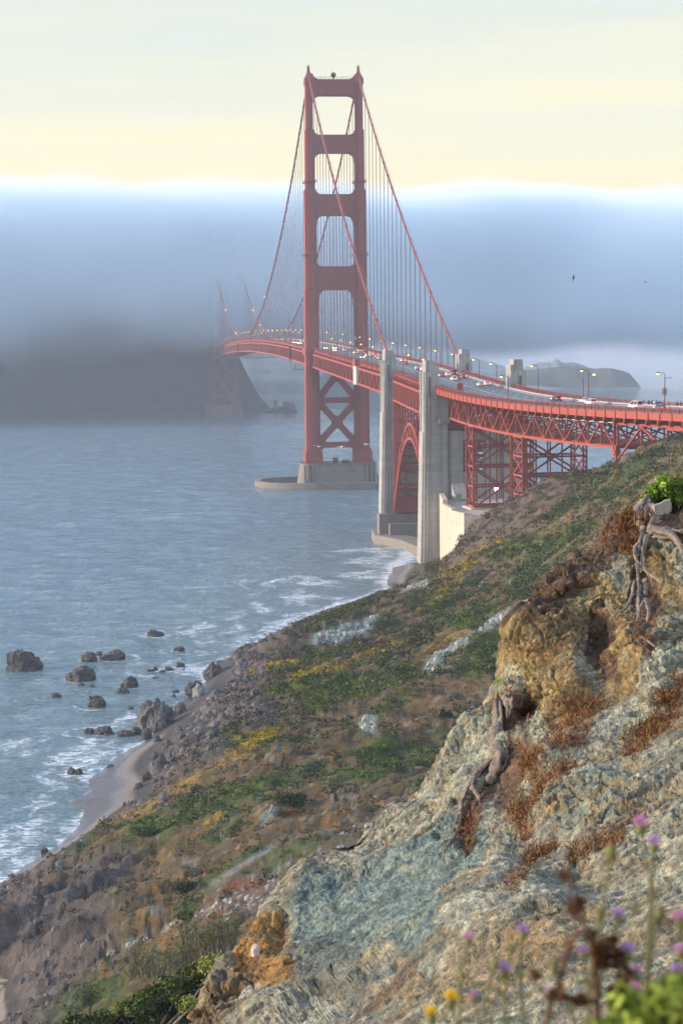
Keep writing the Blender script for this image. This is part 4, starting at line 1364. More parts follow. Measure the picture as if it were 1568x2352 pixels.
# ------------------------------------------------------------------ near cliff: one rock face with a back slope
RIDGE = [(2700, 730, 41), (2300, 845, 38.5), (1900, 960, 36), (1700, 1040, 35), (1640, 1065, 34.5), (1568, 1100, 34), (1505, 1140, 33.5), (1462, 1168, 33), (1405, 1212, 32.6), (1335, 1275, 32.2), (1292, 1300, 32), (1215, 1385, 31.2), (1178, 1415, 31), (1172, 1450, 30.8), (1176, 1500, 30.6), (1165, 1545, 30.4), (1150, 1572, 30.2), (1135, 1600, 30), (1085, 1660, 29.6), (1025, 1735, 29.2), (985, 1790, 29), (940, 1828, 28.8), (830, 1902, 28.2), (740, 1962, 27.8), (690, 2000, 27.4), (650, 2058, 27), (600, 2130, 26.4), (560, 2175, 26), (515, 2225, 25.5), (440, 2352, 24.6), (330, 2540, 23)]
_ry = np.array([q[1] for q in RIDGE], float)
_rx = np.array([q[0] for q in RIDGE], float)
_rz = np.array([q[2] for q in RIDGE], float)
DEP = [(1568, 2352, 15.5), (1568, 2000, 20.8), (1568, 1800, 23.6), (1568, 1600, 26.4), (1568, 1400, 29), (1568, 1250, 31), (1900, 2352, 12.5), (1900, 1800, 21), (1900, 1300, 29), (1300, 2352, 17.6), (1300, 2150, 20.6), (1300, 2000, 22.6), (1300, 1800, 25.2), (1300, 1650, 27.3), (1300, 1500, 29.3), (1300, 1400, 30.7), (1420, 1350, 30.5), (1000, 2352, 20.0), (1000, 2150, 22.9), (1000, 2000, 25), (1000, 1900, 26.6), (800, 2352, 21.8), (860, 2150, 24.4), (700, 2150, 26), (600, 2300, 24.4), (1150, 1750, 27.6), (1300, 2540, 15), (900, 2540, 18.5), (1700, 2540, 12), (2700, 2352, 9), (2700, 1800, 18), (2700, 1200, 31), (2300, 2000, 15.5), (2300, 1300, 28.5)]
_dq = np.array([(a, b) for a, b, c in DEP]+[(a, b) for a, b, c in RIDGE], float)/300.0
_dz = np.array([c for a, b, c in DEP]+[c for a, b, c in RIDGE], float)
_dw = tps_fit(_dq, _dz, 1e-3)
def cliff_depth0(u, v):
    q = np.stack([u.ravel(), v.ravel()], -1)/300.0
    r_ = np.empty(len(q))
    for i in range(0, len(q), 40000):
        d2 = ((q[i:i+40000, None]-_dq[None])**2).sum(-1)
        r_[i:i+40000] = (0.5*d2*np.log(d2+1e-12)) @ _dw[:-3]+_dw[-3]+q[i:i+40000] @ _dw[-2:]
    return r_.reshape(u.shape)
nR, nC, nB = 900, 720, 26
vv = np.linspace(735, 2520, nR)
uL = np.interp(vv, _ry, _rx)
fc = np.linspace(0, 1, nC)**1.25
UU = uL[:, None]+(2650-uL[:, None])*fc[None, :]
VV = np.repeat(vv[:, None], nC, 1)
ZZ = cliff_depth0(UU, VV)
def line_side(u, v, x0, y0, x1, y1):
    L = math.hypot(x1-x0, y1-y0)
    return ((u-x0)*(y1-y0)-(v-y0)*(x1-x0))/L, ((u-x0)*(x1-x0)+(v-y0)*(y1-y0))/(L*L)
def gau(u, v, cx, cy, rx, ry, rot=0):
    ca, sa = math.cos(R(rot)), math.sin(R(rot))
    dx, dy = u-cx, v-cy
    return np.exp(-(((dx*ca-dy*sa)/rx)**2+((dx*sa+dy*ca)/ry)**2))
wob_ = 26*fbm(np.stack([UU/90, VV/90, UU*0], -1), 3)
s1, t1 = line_side(UU+wob_, VV+wob_, 1150, 1930, 660, 2400)                    # gully: the near apron stands proud of the blue face
ZZ = ZZ-1.1*sst(s1, -16, 26)*sst(t1, -0.12, 0.12)*np.exp(-np.clip(s1, 0, 999)/420.0)
s2, t2 = line_side(UU+wob_, VV-wob_, 690, 2000, 600, 2352)
ZZ = ZZ-0.5*sst(s2, -10, 22)*sst(VV, 2020, 2120)
for q in ((1372, 1490, 42, 70, 12, 0.9), (1300, 1590, 60, 26, 10, .35), (1215, 1650, 46, 40, 20, 0.75), (1480, 1330, 26, 120, -8, .45), (1420, 1760, 90, 18, 30, .3), (1160, 1770, 22, 70, -22, .5), (1085, 1870, 18, 70, -26, .45), (1560, 1180, 40, 40, 0, .7), (1320, 2010, 14, 90, 0, .35), (1460, 1885, 50, 12, 10, .35)):
    ZZ = ZZ+q[5]*gau(UU, VV, *q[:5])
for q in ((1235, 1450, 60, 60, 0, .55), (1290, 1340, 60, 26, 20, .4), (1500, 1560, 70, 70, 0, .6), (1320, 1570, 40, 50, 0, .5), (1180, 1600, 26, 60, -10, .4), (1065, 1800, 60, 50, 20, .45), (1240, 1740, 60, 60, 0, .4), (1400, 1960, 70, 40, 20, .35), (620, 2180, 40, 60, 0, .5), (1500, 1440, 60, 50, 0, .5), (1160, 1740, 40, 30, 0, .3), (880, 2110, 120, 40, 30, .35)):
    ZZ = ZZ-q[5]*gau(UU, VV, *q[:5])
def ray_n(u, v):
    return _fw+((u-784.0)/FPX)[..., None]*_R+((1176.0-v)/FPX)[..., None]*_U
KP = CAM+ray_n(UU, VV)*ZZ[..., None]
# back slope behind the skyline edge
bk = np.array([_fw[0], _fw[1], 0])
bk /= np.linalg.norm(bk)
lt = -np.array([_R[0], _R[1], 0])
s_ = np.linspace(1, 0, nB+1)[:-1]**1.8*26
BK = KP[:, 0][:, None, :]+s_[None, :, None]*(0.95*bk-0.06*lt)[None, None, :]+np.stack([0*s_, 0*s_, -0.55*s_-0.012*s_*s_], -1)[None]
KP = np.concatenate([BK, KP], 1)
UA = np.concatenate([np.repeat(UU[:, :1], nB, 1), UU], 1)
VA = np.concatenate([np.repeat(VV[:, :1], nB, 1), VV], 1)
edge_ = np.concatenate([np.zeros(nB), np.ones(nC)])[None, :]
def normals(P):
    a = np.gradient(P, axis=0)
    b = np.gradient(P, axis=1)
    n = np.cross(b, a)
    n /= np.linalg.norm(n, axis=-1)[..., None]+1e-12
    s = np.sign((n*(CAM-P)).sum(-1))
    return n
NM = normals(KP)
if (NM[nR//2, nB+nC//2]*(CAM-KP[nR//2, nB+nC//2])).sum() < 0: NM = -NM
# rock relief
c35, s35 = math.cos(R(35)), math.sin(R(35))
along = (KP @ _R)*c35+(KP @ _U)*s35
across = -(KP @ _R)*s35+(KP @ _U)*c35
deep_ = KP @ _fw
ST = np.stack([along*0.45, across, deep_*0.8], -1)                              # bedding runs up to the right
flat = np.clip(gau(UA, VA, 880, 2060, 190, 150, 35)+0.6*gau(UA, VA, 1500, 2250, 300, 200), 0, 1)
hard = 1-0.45*flat
w1, w2, cid = worley(ST/0.62+0.5*np.stack([gnoise(KP/0.33), gnoise(KP/0.33+7), gnoise(KP/0.33+13)], -1))
w1b, w2b, cidb = worley(ST/0.21+0.4*np.stack([gnoise(KP/0.12), gnoise(KP/0.12+7), gnoise(KP/0.12+13)], -1))
w1c, w2c, cidc = worley(KP/0.085+0.3*gnoise(KP/0.05)[..., None])
blocky = sst(fbm(KP/1.4+9, 2), -.2, .25)*hard
slab = np.clip(1.25*gau(UA, VA, 880, 2060, 210, 170, 35)+gau(UA, VA, 1350, 2230, 420, 230, 20)+.7*gau(UA, VA, 1480, 1900, 170, 170), 0, 1)
slab = np.maximum(slab*sst(fbm(KP/1.3+77, 3), .38, .0), .9*np.clip(1.3*gau(UA, VA, 850, 2090, 180, 130, 35), 0, 1))
rough_ = 1-0.72*slab
LG = np.stack([along*0.16, across, deep_*0.5], -1)
D = 0.42*fbm(KP/3.2, 3)+0.16*ridged(ST/1.3+4, 5)*hard+0.07*ridged(KP/0.5+8, 4)*rough_
bluef = .95*np.clip(1.3*gau(UA, VA, 850, 2090, 200, 140, 35), 0, 1)
D = D+(0.15*ridged(LG/0.75+31, 4)+0.07*ridged(LG/0.25+3, 3))*slab*(1-bluef)+bluef*(.14*fbm(KP/.9+5, 4)+.05*ridged(KP/.35, 3))
D = D+blocky*rough_*(0.13*(cid-0.5)+0.07*sst(w2-w1, 0.0, 0.12))-0.08
D = D+(0.3+0.7*blocky)*rough_*(0.05*(cidb-0.5)+0.02*sst(w2b-w1b, 0, .2))
D = D+0.02*rough_*(cidc-0.5)+0.03*fbm(KP/0.10, 3)
KP2 = KP+NM*D[..., None]
# colours of the rock itself
def cliff_colour():
    P = KP2
    u = UA+40*fbm(P/1.6, 4)
    v = VA+40*fbm(P/1.6+50, 4)
    A = lambda *c: np.array(c)
    n1, n2, n3, n4 = fbm(P/1.9+3, 4), fbm(P/0.6+9, 4), fbm(P/0.2+15, 3), fbm(P/0.09+21, 3)
    g = lambda *q: np.clip(1.35*gau(u, v, *q), 0, 1)
    c = np.zeros(P.shape)+A(.27, .265, .215)
    c = mix(c, A(.20, .225, .20), sst(n1+.4*n2, -.1, .3)[..., None])
    c = mix(c, A(.35, .32, .25), sst(n2+.5*n3, .08, .4)[..., None])
    c = mix(c, A(.25, .185, .10), (sst(n1*.7-n2*.6+.3*n3, .05, .35)*.75)[..., None])
    sk = fbm(LG/0.5+61, 4)
    c = mix(c, A(.20, .145, .085), (sst(sk+.3*n2, .12, .32)*.6)[..., None])
    c = mix(c, A(.36, .345, .30), (sst(-sk+.3*n3, .15, .4)*.6)[..., None])
    c = c*(0.82+0.36*cidb[..., None])*(0.72+0.56*cidc[..., None])
    och = np.zeros(u.shape)
    for q in ((1250, 1480, 90, 120, 0), (1330, 1400, 110, 70, 20), (1420, 1480, 60, 120, 0), (1270, 1610, 90, 60, 10), (1500, 1340, 60, 80, 0), (1185, 1560, 20, 60, 0)): och = np.maximum(och, g(*q))
    oc = mix(A(.29, .205, .085), A(.17, .10, .04), sst(n2+.5*n3, -.1, .3)[..., None])*(0.8+0.4*cidb[..., None])*(0.8+0.4*cidc[..., None])
    oc = mix(oc, A(.40, .34, .20), sst(n3+.6*n4, .22, .5)[..., None])
    c = mix(c, oc, (sst(och+.35*n2, .35, .65)*.9)[..., None])
    pale = np.zeros(u.shape)
    for q in ((1520, 1560, 60, 90, 0), (1290, 1325, 44, 16, 12), (1165, 1590, 34, 70, -25), (1240, 1720, 50, 60, 0), (1100, 1720, 60, 60, 0), (1450, 1640, 40, 40, 0), (1190, 1400, 16, 16, 0)): pale = np.maximum(pale, g(*q))
    c = mix(c, mix(A(.38, .38, .30), A(.24, .26, .215), sst(n2+.6*n3, -.1, .25)[..., None]), (sst(pale+.3*n2, .35, .6)*.8)[..., None])
    blue = np.zeros(u.shape)
    for q in ((880, 2060, 190, 85, 35), (1010, 1950, 120, 55, 35), (770, 2130, 110, 120, 20), (960, 2130, 80, 50, 40)): blue = np.maximum(blue, g(*q))
    bl = mix(A(.165, .235, .235), A(.085, .135, .148), sst(n2+.6*n3, -.12, .25)[..., None])
    bl = mix(bl, A(.38, .42, .40), sst(np.abs(n2+.4*n3), .07, .0)[..., None]*0.55)
    c = mix(c, bl, (sst(blue+.3*n1, .35, .7)*.9)[..., None])
    drk = g(750, 2240, 120, 90, 20)
    c = mix(c, mix(A(.16, .16, .14), A(.09, .095, .09), sst(n2+n3, -.2, .3)[..., None]), (sst(drk+.2*n2, .4, .8)*.7)[..., None])
    org = np.zeros(u.shape)
    for q in ((600, 2175, 60, 60, 20), (640, 2260, 60, 40, 20), (560, 2210, 30, 40, 0)): org = np.maximum(org, g(*q))
    c = mix(c, mix(A(.36, .20, .055), A(.20, .105, .035), sst(n2+.6*n3, -.1, .3)[..., None]), (sst(org+.25*n2, .4, .65)*.95)[..., None])
    c = mix(c, A(.17, .105, .05), (sst(g(520, 2330, 110, 60, 25)+.2*n2, .4, .7)*.7)[..., None])
    c = mix(c, A(.46, .45, .44), (sst(g(580, 2300, 60, 22, 10)+.5*n3, .55, .8)*.85)[..., None])
    soil = np.zeros(u.shape)
    for q in ((1330, 1300, 120, 50, 40), (1260, 1380, 90, 40, 40), (1390, 1480, 36, 90, 10), (1480, 1400, 24, 120, 0), (1560, 1180, 80, 60, 0), (1195, 1660, 50, 44, 10), (1170, 1790, 30, 70, -20), (1090, 1870, 22, 80, -25), (1410, 1230, 70, 44, 40)): soil = np.maximum(soil, g(*q))
    so = mix(A(.125, .062, .030), A(.058, .032, .018), sst(n2+.5*n3, -.1, .3)[..., None])
    so = mix(so, A(.35, .30, .22), sst(n4+.3*n3, .42, .6)[..., None])
    c = mix(c, so, (sst(soil+.35*n2, .4, .62)*.92)[..., None])
    rst = rust_mask(u, v, n2, n3)
    c = mix(c, mix(A(.21, .085, .030), A(.12, .05, .022), sst(n3, -.2, .3)[..., None]), (rst*.62)[..., None])
    c = mix(c, A(.30, .205, .10), (sst(g(1200, 2240, 260, 60, 35)+.4*n2, .5, .9)*.5)[..., None])
    c = mix(c, A(.13, .085, .06), (sst(g(880, 2270, 130, 14, 38)+.3*n3, .45, .75)*.8)[..., None])
    c = mix(c, A(.10, .125, .035), (sst(g(1165, 1530, 10, 40, 0)+.2*n3, .5, .75))[..., None])
    return np.clip(c*np.array((.80, .785, .735)), .012, .6)
RUST = ((1290, 1690, 46, 44, 30), (1330, 1640, 60, 26, 35), (1500, 1690, 80, 40, 38), (1540, 1600, 50, 30, 40), (1230, 1760, 30, 60, 30), (1190, 1850, 50, 16, 45), (1240, 1850, 40, 20, 40), (1210, 1900, 24, 40, 30), (1300, 1790, 24, 40, 40), (1430, 1920, 70, 12, 35), (1350, 1960, 60, 14, 35), (1450, 1240, 44, 26, 45), (1180, 1620, 50, 16, 10), (1560, 1150, 40, 30, 0), (1240, 1960, 60, 14, 30), (1480, 1720, 60, 20, 40), (1190, 2030, 20, 40, 0), (1080, 1880, 20, 60, -25))
def rust_mask(u, v, n2, n3):
    m_ = np.zeros(u.shape)
    for q in RUST: m_ = np.maximum(m_, np.clip(1.35*gau(u, v, *q), 0, 1))
    return sst(m_+.35*n2+.25*n3, .48, .68)
KC = cliff_colour()
M_cliff0 = mat('cliff_rock', (0, 0, 0), 0.93, noise=(14.0, 8, 0.5), bump=(20.0, 0.8, 0.05), attr=True)
_t = M_cliff0.node_tree                                                 # clasts of several stones, veins and grit
_b = _t.nodes['Principled BSDF']
_src = _b.inputs['Base Color'].links[0].from_socket
_g = N(_t, 'ShaderNodeNewGeometry').outputs['Position']
def clasts(src, scale, stops, fac, warp):
    nz = N(_t, 'ShaderNodeTexNoise')
    nz.inputs['Scale'].default_value = scale*1.4
    nz.inputs['Detail'].default_value = 3
    _t.links.new(_g, nz.inputs['Vector'])
    va = N(_t, 'ShaderNodeVectorMath', operation='MULTIPLY_ADD')
    _t.links.new(nz.outputs['Color'], va.inputs[0])
    va.inputs[1].default_value = (warp, warp, warp)
    _t.links.new(_g, va.inputs[2])
    vo = N(_t, 'ShaderNodeTexVoronoi')
    vo.inputs['Scale'].default_value = scale
    _t.links.new(va.outputs[0], vo.inputs['Vector'])
    sx = N(_t, 'ShaderNodeSeparateColor')
    _t.links.new(vo.outputs['Color'], sx.inputs[0])
    r_ = N(_t, 'ShaderNodeValToRGB')
    r_.color_ramp.interpolation = 'CONSTANT'
    e = r_.color_ramp.elements
    e[0].position, e[0].color = stops[0][0], (*stops[0][1], 1)
    e[1].position, e[1].color = stops[1][0], (*stops[1][1], 1)
    for p, c in stops[2:]:
        q = e.new(p)
        q.color = (*c, 1)
    _t.links.new(sx.outputs[0], r_.inputs[0])
    m_ = N(_t, 'ShaderNodeMix', data_type='RGBA', blend_type='MULTIPLY')
    m_.inputs['Factor'].default_value = fac
    _t.links.new(src, m_.inputs[6])
    _t.links.new(r_.outputs[0], m_.inputs[7])
    return m_.outputs[2]
_src = clasts(_src, 7.0, ((0, (.50, .52, .50)), (.22, (.95, .95, .92)), (.45, (1.25, 1.18, 1.0)), (.66, (.75, .82, .84)), (.84, (1.1, .85, .58)), (.93, (1.35, 1.33, 1.25))), .55, .10)
_src = clasts(_src, 24.0, ((0, (.45, .46, .46)), (.2, (.9, .92, .92)), (.5, (1.2, 1.15, 1.02)), (.78, (1.0, .82, .60)), (.9, (1.4, 1.36, 1.28))), .62, .04)
_t.links.new(_src, _b.inputs['Base Color'])
idx = np.arange(KP2.shape[0]*KP2.shape[1]).reshape(KP2.shape[:2])
F = np.stack([idx[:-1, :-1], idx[:-1, 1:], idx[1:, 1:], idx[1:, :-1]], -1).reshape(-1, 4)
cliff = obj('cliff', np_mesh('cliff', KP2.reshape(-1, 3), F, M_cliff0, cols=KC.reshape(-1, 3), smooth=False))
tag(cliff, kind='structure')
def cliff_at(x, y, off=0.0):                                                   # point on the rock face along a sight line, off metres nearer
    r_ = np.clip((y-vv[0])/(vv[1]-vv[0]), 0, nR-1.001)
    i = int(r_)
    l = np.interp(y, vv, uL)
    c_ = np.clip((x-l)/(2650-l), 0, 0.9999)**(1/1.25)*(nC-1)
    j = int(c_)
    a, b = r_-i, c_-j
    G = KP2[:, nB:]
    P = (G[i, j]*(1-a)*(1-b)+G[i+1, j]*a*(1-b)+G[i, j+1]*(1-a)*b+G[i+1, j+1]*a*b)
    d = CAM-P
    return P+d/np.linalg.norm(d)*off
# ------------------------------------------------------------------ plants of the slope
def leaf_cloud(cen, rad, squash, n, size, cols, jit=0.25, seed=1, up=0.55, fill=0.35):
    """leaf-sized quads through the volume of low domes; cen (m,3), rad (m,), cols (m,3)"""
    rs = np.random.RandomState(seed)
    m = len(cen)
    d = rs.normal(size=(m, n, 3))
    d[..., 2] = np.abs(d[..., 2])*1.0-0.15
    d /= np.linalg.norm(d, axis=-1)[..., None]
    r = rad[:, None]*(1-fill*rs.rand(m, n)**1.5)*(1+0.28*gnoise(d*1.7+cen[:, None, :]*3.1))
    p = cen[:, None, :]+d*r[..., None]*np.array((1, 1, squash))
    nrm = d*up+rs.normal(size=(m, n, 3))*0.6
    nrm /= np.linalg.norm(nrm, axis=-1)[..., None]
    a = np.cross(nrm, rs.normal(size=(m, n, 3)))
    a /= np.linalg.norm(a, axis=-1)[..., None]
    b = np.cross(nrm, a)
    s_ = (size*rad/np.mean(rad) if np.isscalar(size) else size)[:, None, None]*(0.6+0.8*rs.rand(m, n, 1))*0.5
    Q = np.stack([p-a*s_, p-b*s_*0.62, p+a*s_, p+b*s_*0.62], 2)
    C_ = cols[:, None, None, :]*(1+jit*rs.normal(size=(m, n, 1, 1)))
    C_ = np.clip(np.broadcast_to(C_, Q.shape), .008, .7)
    V = Q.reshape(-1, 3)
    return V, np.arange(len(V)).reshape(-1, 4), C_.reshape(-1, 3)
M_leaf = mat('foliage', (0, 0, 0), 0.85, attr=True, spec=0.2)
_b = M_leaf.node_tree.nodes['Principled BSDF']
hu, hv, _hz = proj(HP)
lim = np.interp(hv, vv, uL)
vis = (hu < np.where(hv < 900, 9999, lim+25)) & (hu > -60) & (hu < 1640) & (hv < 2420) & (HP[..., 2] > 3.2)
lum = HC.sum(-1)
green = (HC[..., 1] > HC[..., 0]*1.05) & (HC[..., 2] < HC[..., 1]*.62)
yel = (HC[..., 0] > .2) & (HC[..., 2] < .06)
brn = (~green) & (~yel) & (HC[..., 0] < .16) & (HC[..., 2] < .06)
tan = (~green) & (~yel) & (HC[..., 0] > .135) & (HC[..., 2] < HC[..., 0]*.5)
rs = np.random.RandomState(5)
area = (np.gradient(dep)[None, :]*(az[1]-az[0])/FPX*dep[None, :])*np.ones(HP.shape[:2])
steep = np.linalg.norm(np.cross(np.gradient(HP, axis=0), np.gradient(HP, axis=1)), axis=-1)
VS, FS, CS, off = [], [], [], 0
for msk, cnt, r0, r1, sq, nleaf, sz, colf, seed in (
    (green, 9500, .4, 1.45, .72, 36, .30, lambda c: c*1.1, 1),
    (yel, 3400, .35, .95, .6, 32, .24, lambda c: c*1.1, 2),
    (brn, 8500, .3, 1.1, .7, 28, .26, lambda c: c*np.array((.9, .85, .8)), 3),
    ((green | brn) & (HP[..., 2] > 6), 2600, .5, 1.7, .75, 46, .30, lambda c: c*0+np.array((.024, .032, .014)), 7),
    (tan, 4200, .2, .55, .55, 20, .22, lambda c: c*1.1, 4)):
    p_ = (msk & vis)*area*np.clip(_hz/300, .35, 1.3)
    sel = rs.choice(p_.size, cnt, p=(p_/p_.sum()).ravel())
    cen = HP.reshape(-1, 3)[sel]+rs.normal(size=(cnt, 3))*np.array((.4, .4, 0))
    rad = (r0+(r1-r0)*rs.rand(cnt)**2.0)*np.clip(_hz.ravel()[sel]/300, .5, 1.35)
    col = colf(HC.reshape(-1, 3)[sel])*(0.8+0.45*rs.rand(cnt, 1))
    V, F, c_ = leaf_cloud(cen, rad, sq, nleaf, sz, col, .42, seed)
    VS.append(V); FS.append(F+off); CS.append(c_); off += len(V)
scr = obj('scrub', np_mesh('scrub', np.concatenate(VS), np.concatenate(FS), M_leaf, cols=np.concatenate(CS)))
tag(scr, kind='stuff')
# loose stones on the scree
def rock_unit(seed, n=14, m=9):
    rs = np.random.RandomState(seed)
    th, ph = np.meshgrid(np.linspace(0.0, math.pi, m), np.linspace(0, 2*math.pi, n, endpoint=False), indexing='ij')
    d = np.stack([np.sin(th)*np.cos(ph), np.sin(th)*np.sin(ph), np.cos(th)], -1)
    w1_, w2_, c_ = worley(d*1.5+seed*3.7)
    r = 0.78+0.32*(c_-0.5)+0.22*fbm(d*1.4+seed, 3)+0.10*ridged(d*3+seed, 3)
    V = d*r[..., None]
    F = [(j*n+i, (j+1)*n+i, (j+1)*n+(i+1) % n, j*n+(i+1) % n) for j in range(m-1) for i in range(n)]
    return V.reshape(-1, 3), np.array(F)
pale = ((lum > .55) & vis & (HP[..., 2] > 4))
p_ = pale*area
sel = rs.choice(p_.size, 2600, p=(p_/p_.sum()).ravel())
low_ = vis & (HP[..., 2] < 9) & (hu < 620) & (hv > 1500)
p_ = low_*area
sel2 = rs.choice(p_.size, 900, p=(p_/p_.sum()).ravel())
sel = np.concatenate([sel, sel2])
ru, rf = rock_unit(3, 7, 5)
sizes = (.12+.35*rs.rand(len(sel))**3)*np.clip(_hz.ravel()[sel]/260, .6, 1.6)
sizes[2600:] *= 1.5
V = HP.reshape(-1, 3)[sel][:, None, :]+ru[None]*sizes[:, None, None]*(0.7+.6*rs.rand(len(sel), 1, 3))
c_ = np.where(np.arange(len(sel))[:, None] < 2600, np.array((.36, .35, .31)), np.array((.15, .135, .13)))*(0.6+.7*rs.rand(len(sel), 1))
F = (rf[None]+np.arange(len(sel))[:, None, None]*len(ru)).reshape(-1, 4)
tag(obj('scree', np_mesh('scree', V.reshape(-1, 3), F, mat('scree_stone', (0, 0, 0), .95, attr=True), cols=np.repeat(c_, len(ru), 0))), kind='stuff')

def hill_hit(x, y):
    """where a sight line meets the slope"""
    zs = np.linspace(92, 690, 1200)
    P = CAM+ray(x, y)*zs[:, None]
    g = ground(P[:, 0], P[:, 1], False)
    k = np.argmax(P[:, 2] < g)
    return P[k], zs[k]
def shrub(x, y, wpx, hpx, col, label, seed, n=420, leaf=.24, name='shrub', cat='bush', group='shrubs on the slope', pos=None, stems=True, col2=None):
    P, Z = pos if pos is not None else hill_hit(x, y)
    rx, hz_ = wpx*Z/FPX/2, hpx*Z/FPX
    th = empty(name, P, label, cat, group)
    rs = np.random.RandomState(seed)
    k = 9
    cen = np.stack([rs.uniform(-.62, .62, k)*rx, rs.uniform(-.5, .5, k)*rx*.8, rs.uniform(0.0, .35, k)*hz_], -1)+P
    cen[:, 2] = np.maximum(cen[:, 2], P[2]-.1)
    rad = rx*rs.uniform(.34, .55, k)
    sq = hz_/(rx*0.75)*0.9
    cols = np.array(col)*(.75+.5*rs.rand(k, 1))
    if col2 is not None: cols[rs.rand(k) < .4] = np.array(col2)
    V, F, c_ = leaf_cloud(cen, rad, sq*.8, n//k*4, leaf, cols, .34, seed, fill=.5)
    obj('foliage', np_mesh('foliage', V, F, M_leaf, cols=c_), th)
    if stems:
        mb = MB()
        for i in range(7):
            q = cen[i]
            mb.tube([P+np.array((rs.normal()*.1, rs.normal()*.1, -.3)), (P+q)/2+rs.normal(size=3)*.1, q+np.array((0, 0, hz_*.25))], [.07, .05, .02], 4)
        mb.build('stem', M_wood, th)
    return th
M_wood = mat('weathered_wood', (0.215, 0.165, 0.125), 0.9, noise=(9.0, 6, 0.4), streak=(16.0, 1.6, 0.9, (0.060, 0.042, 0.032)), bump=(22, 0.7, .03))
M_twig = mat('bare_twig', (0.16, 0.14, 0.09), 0.9)
GD, GM, GB, OL = (.026, .040, .016), (.045, .066, .02), (.095, .15, .025), (.075, .085, .028)
for q in ((858, 1382, 70, 20, GD, 'low dark green bush on the shore point just left of the small beach'),
          (905, 1440, 92, 26, GD, 'wide dark green bush beside the pale blue-green scree, above the surf'),
          (1022, 1650, 36, 30, GD, 'small round dark bush standing alone on bare brown ground left of the cliff'),
          (885, 1720, 44, 18, GB, 'bright green bush in the middle of the slope, below the pale outcrop'),
          (672, 1850, 88, 46, GD, 'large dark green bush on the scree with a white boulder at its foot'),
          (836, 1784, 40, 14, GB, 'small bright lime green bush low on the slope, left of the cliff'),
          (428, 2052, 74, 46, GD, 'tall dark green bush beside the pale footpath on the lower left spur'),
          (425, 2110, 66, 22, GM, 'mid green bush just below the tall dark bush on the lower left spur'),
          (345, 1912, 96, 20, GM, 'spreading green bush along the crest above the beach'),
          (1090, 1440, 64, 18, GB, 'fresh green bush just above the pale scree streak'),
          (1130, 1530, 90, 26, GD, 'broad dark bush tucked against the left edge of the ochre cliff block'),
          (1255, 1195, 44, 28, (.06, .038, .025), 'dead brown bush on the dry bluff below the steel towers'),
          (1392, 1086, 40, 18, GB, 'bright green bush on the skyline of the bluff beside the viaduct'),
          (1420, 1092, 30, 18, (.26, .16, .03), 'yellow orange bush on the skyline of the bluff'),
          (965, 1395, 60, 14, OL, 'olive bush on the slope above the small beach')):
    shrub(*q[:6], seed=int(q[0]))
# big leafy bush low in the frame, thicket of bare twigs behind it
P0 = at(345, 2420, 92.0)
th = empty('coyote_bush', P0, 'large yellow green leafy bush filling the bottom left corner', 'bush')
rs = np.random.RandomState(3)
pts_ = [(150, 2352), (190, 2335), (235, 2318), (280, 2300), (310, 2280), (345, 2262), (380, 2250), (420, 2232), (455, 2215), (490, 2200), (515, 2190), (440, 2290), (380, 2310), (330, 2335), (490, 2250), (420, 2340), (270, 2345), (460, 2330), (370, 2360), (300, 2380), (220, 2380), (500, 2290), (410, 2270), (455, 2270)]
cen = np.array([at(x+rs.normal()*8, y+30+rs.normal()*5, 92+rs.normal()*1.2) for x, y in pts_])
cols = np.where(rs.rand(len(cen), 1) < .55, np.array([(.19, .20, .036)]), np.array([(.070, .090, .020)]))*(.8+.4*rs.rand(len(cen), 1))
V, F, c_ = leaf_cloud(cen, rs.uniform(.45, .8, len(cen)), .95, 620, .15, cols, .38, 5, fill=.55)
obj('foliage', np_mesh('foliage', V, F, M_leaf, cols=c_), th)
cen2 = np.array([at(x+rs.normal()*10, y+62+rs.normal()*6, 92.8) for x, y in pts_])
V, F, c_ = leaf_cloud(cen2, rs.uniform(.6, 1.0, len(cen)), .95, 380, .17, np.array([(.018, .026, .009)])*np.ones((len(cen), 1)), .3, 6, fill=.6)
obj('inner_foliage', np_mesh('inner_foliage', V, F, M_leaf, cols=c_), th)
mb = MB()
for i in range(14):
    q = cen[rs.randint(len(cen))]
    mb.tube([P0+rs.normal(size=3)*np.array((1.5, 1, .2)), (P0+q)/2+rs.normal(size=3)*.3, q], [.09, .06, .02], 5)
mb.build('branch', M_wood, th)
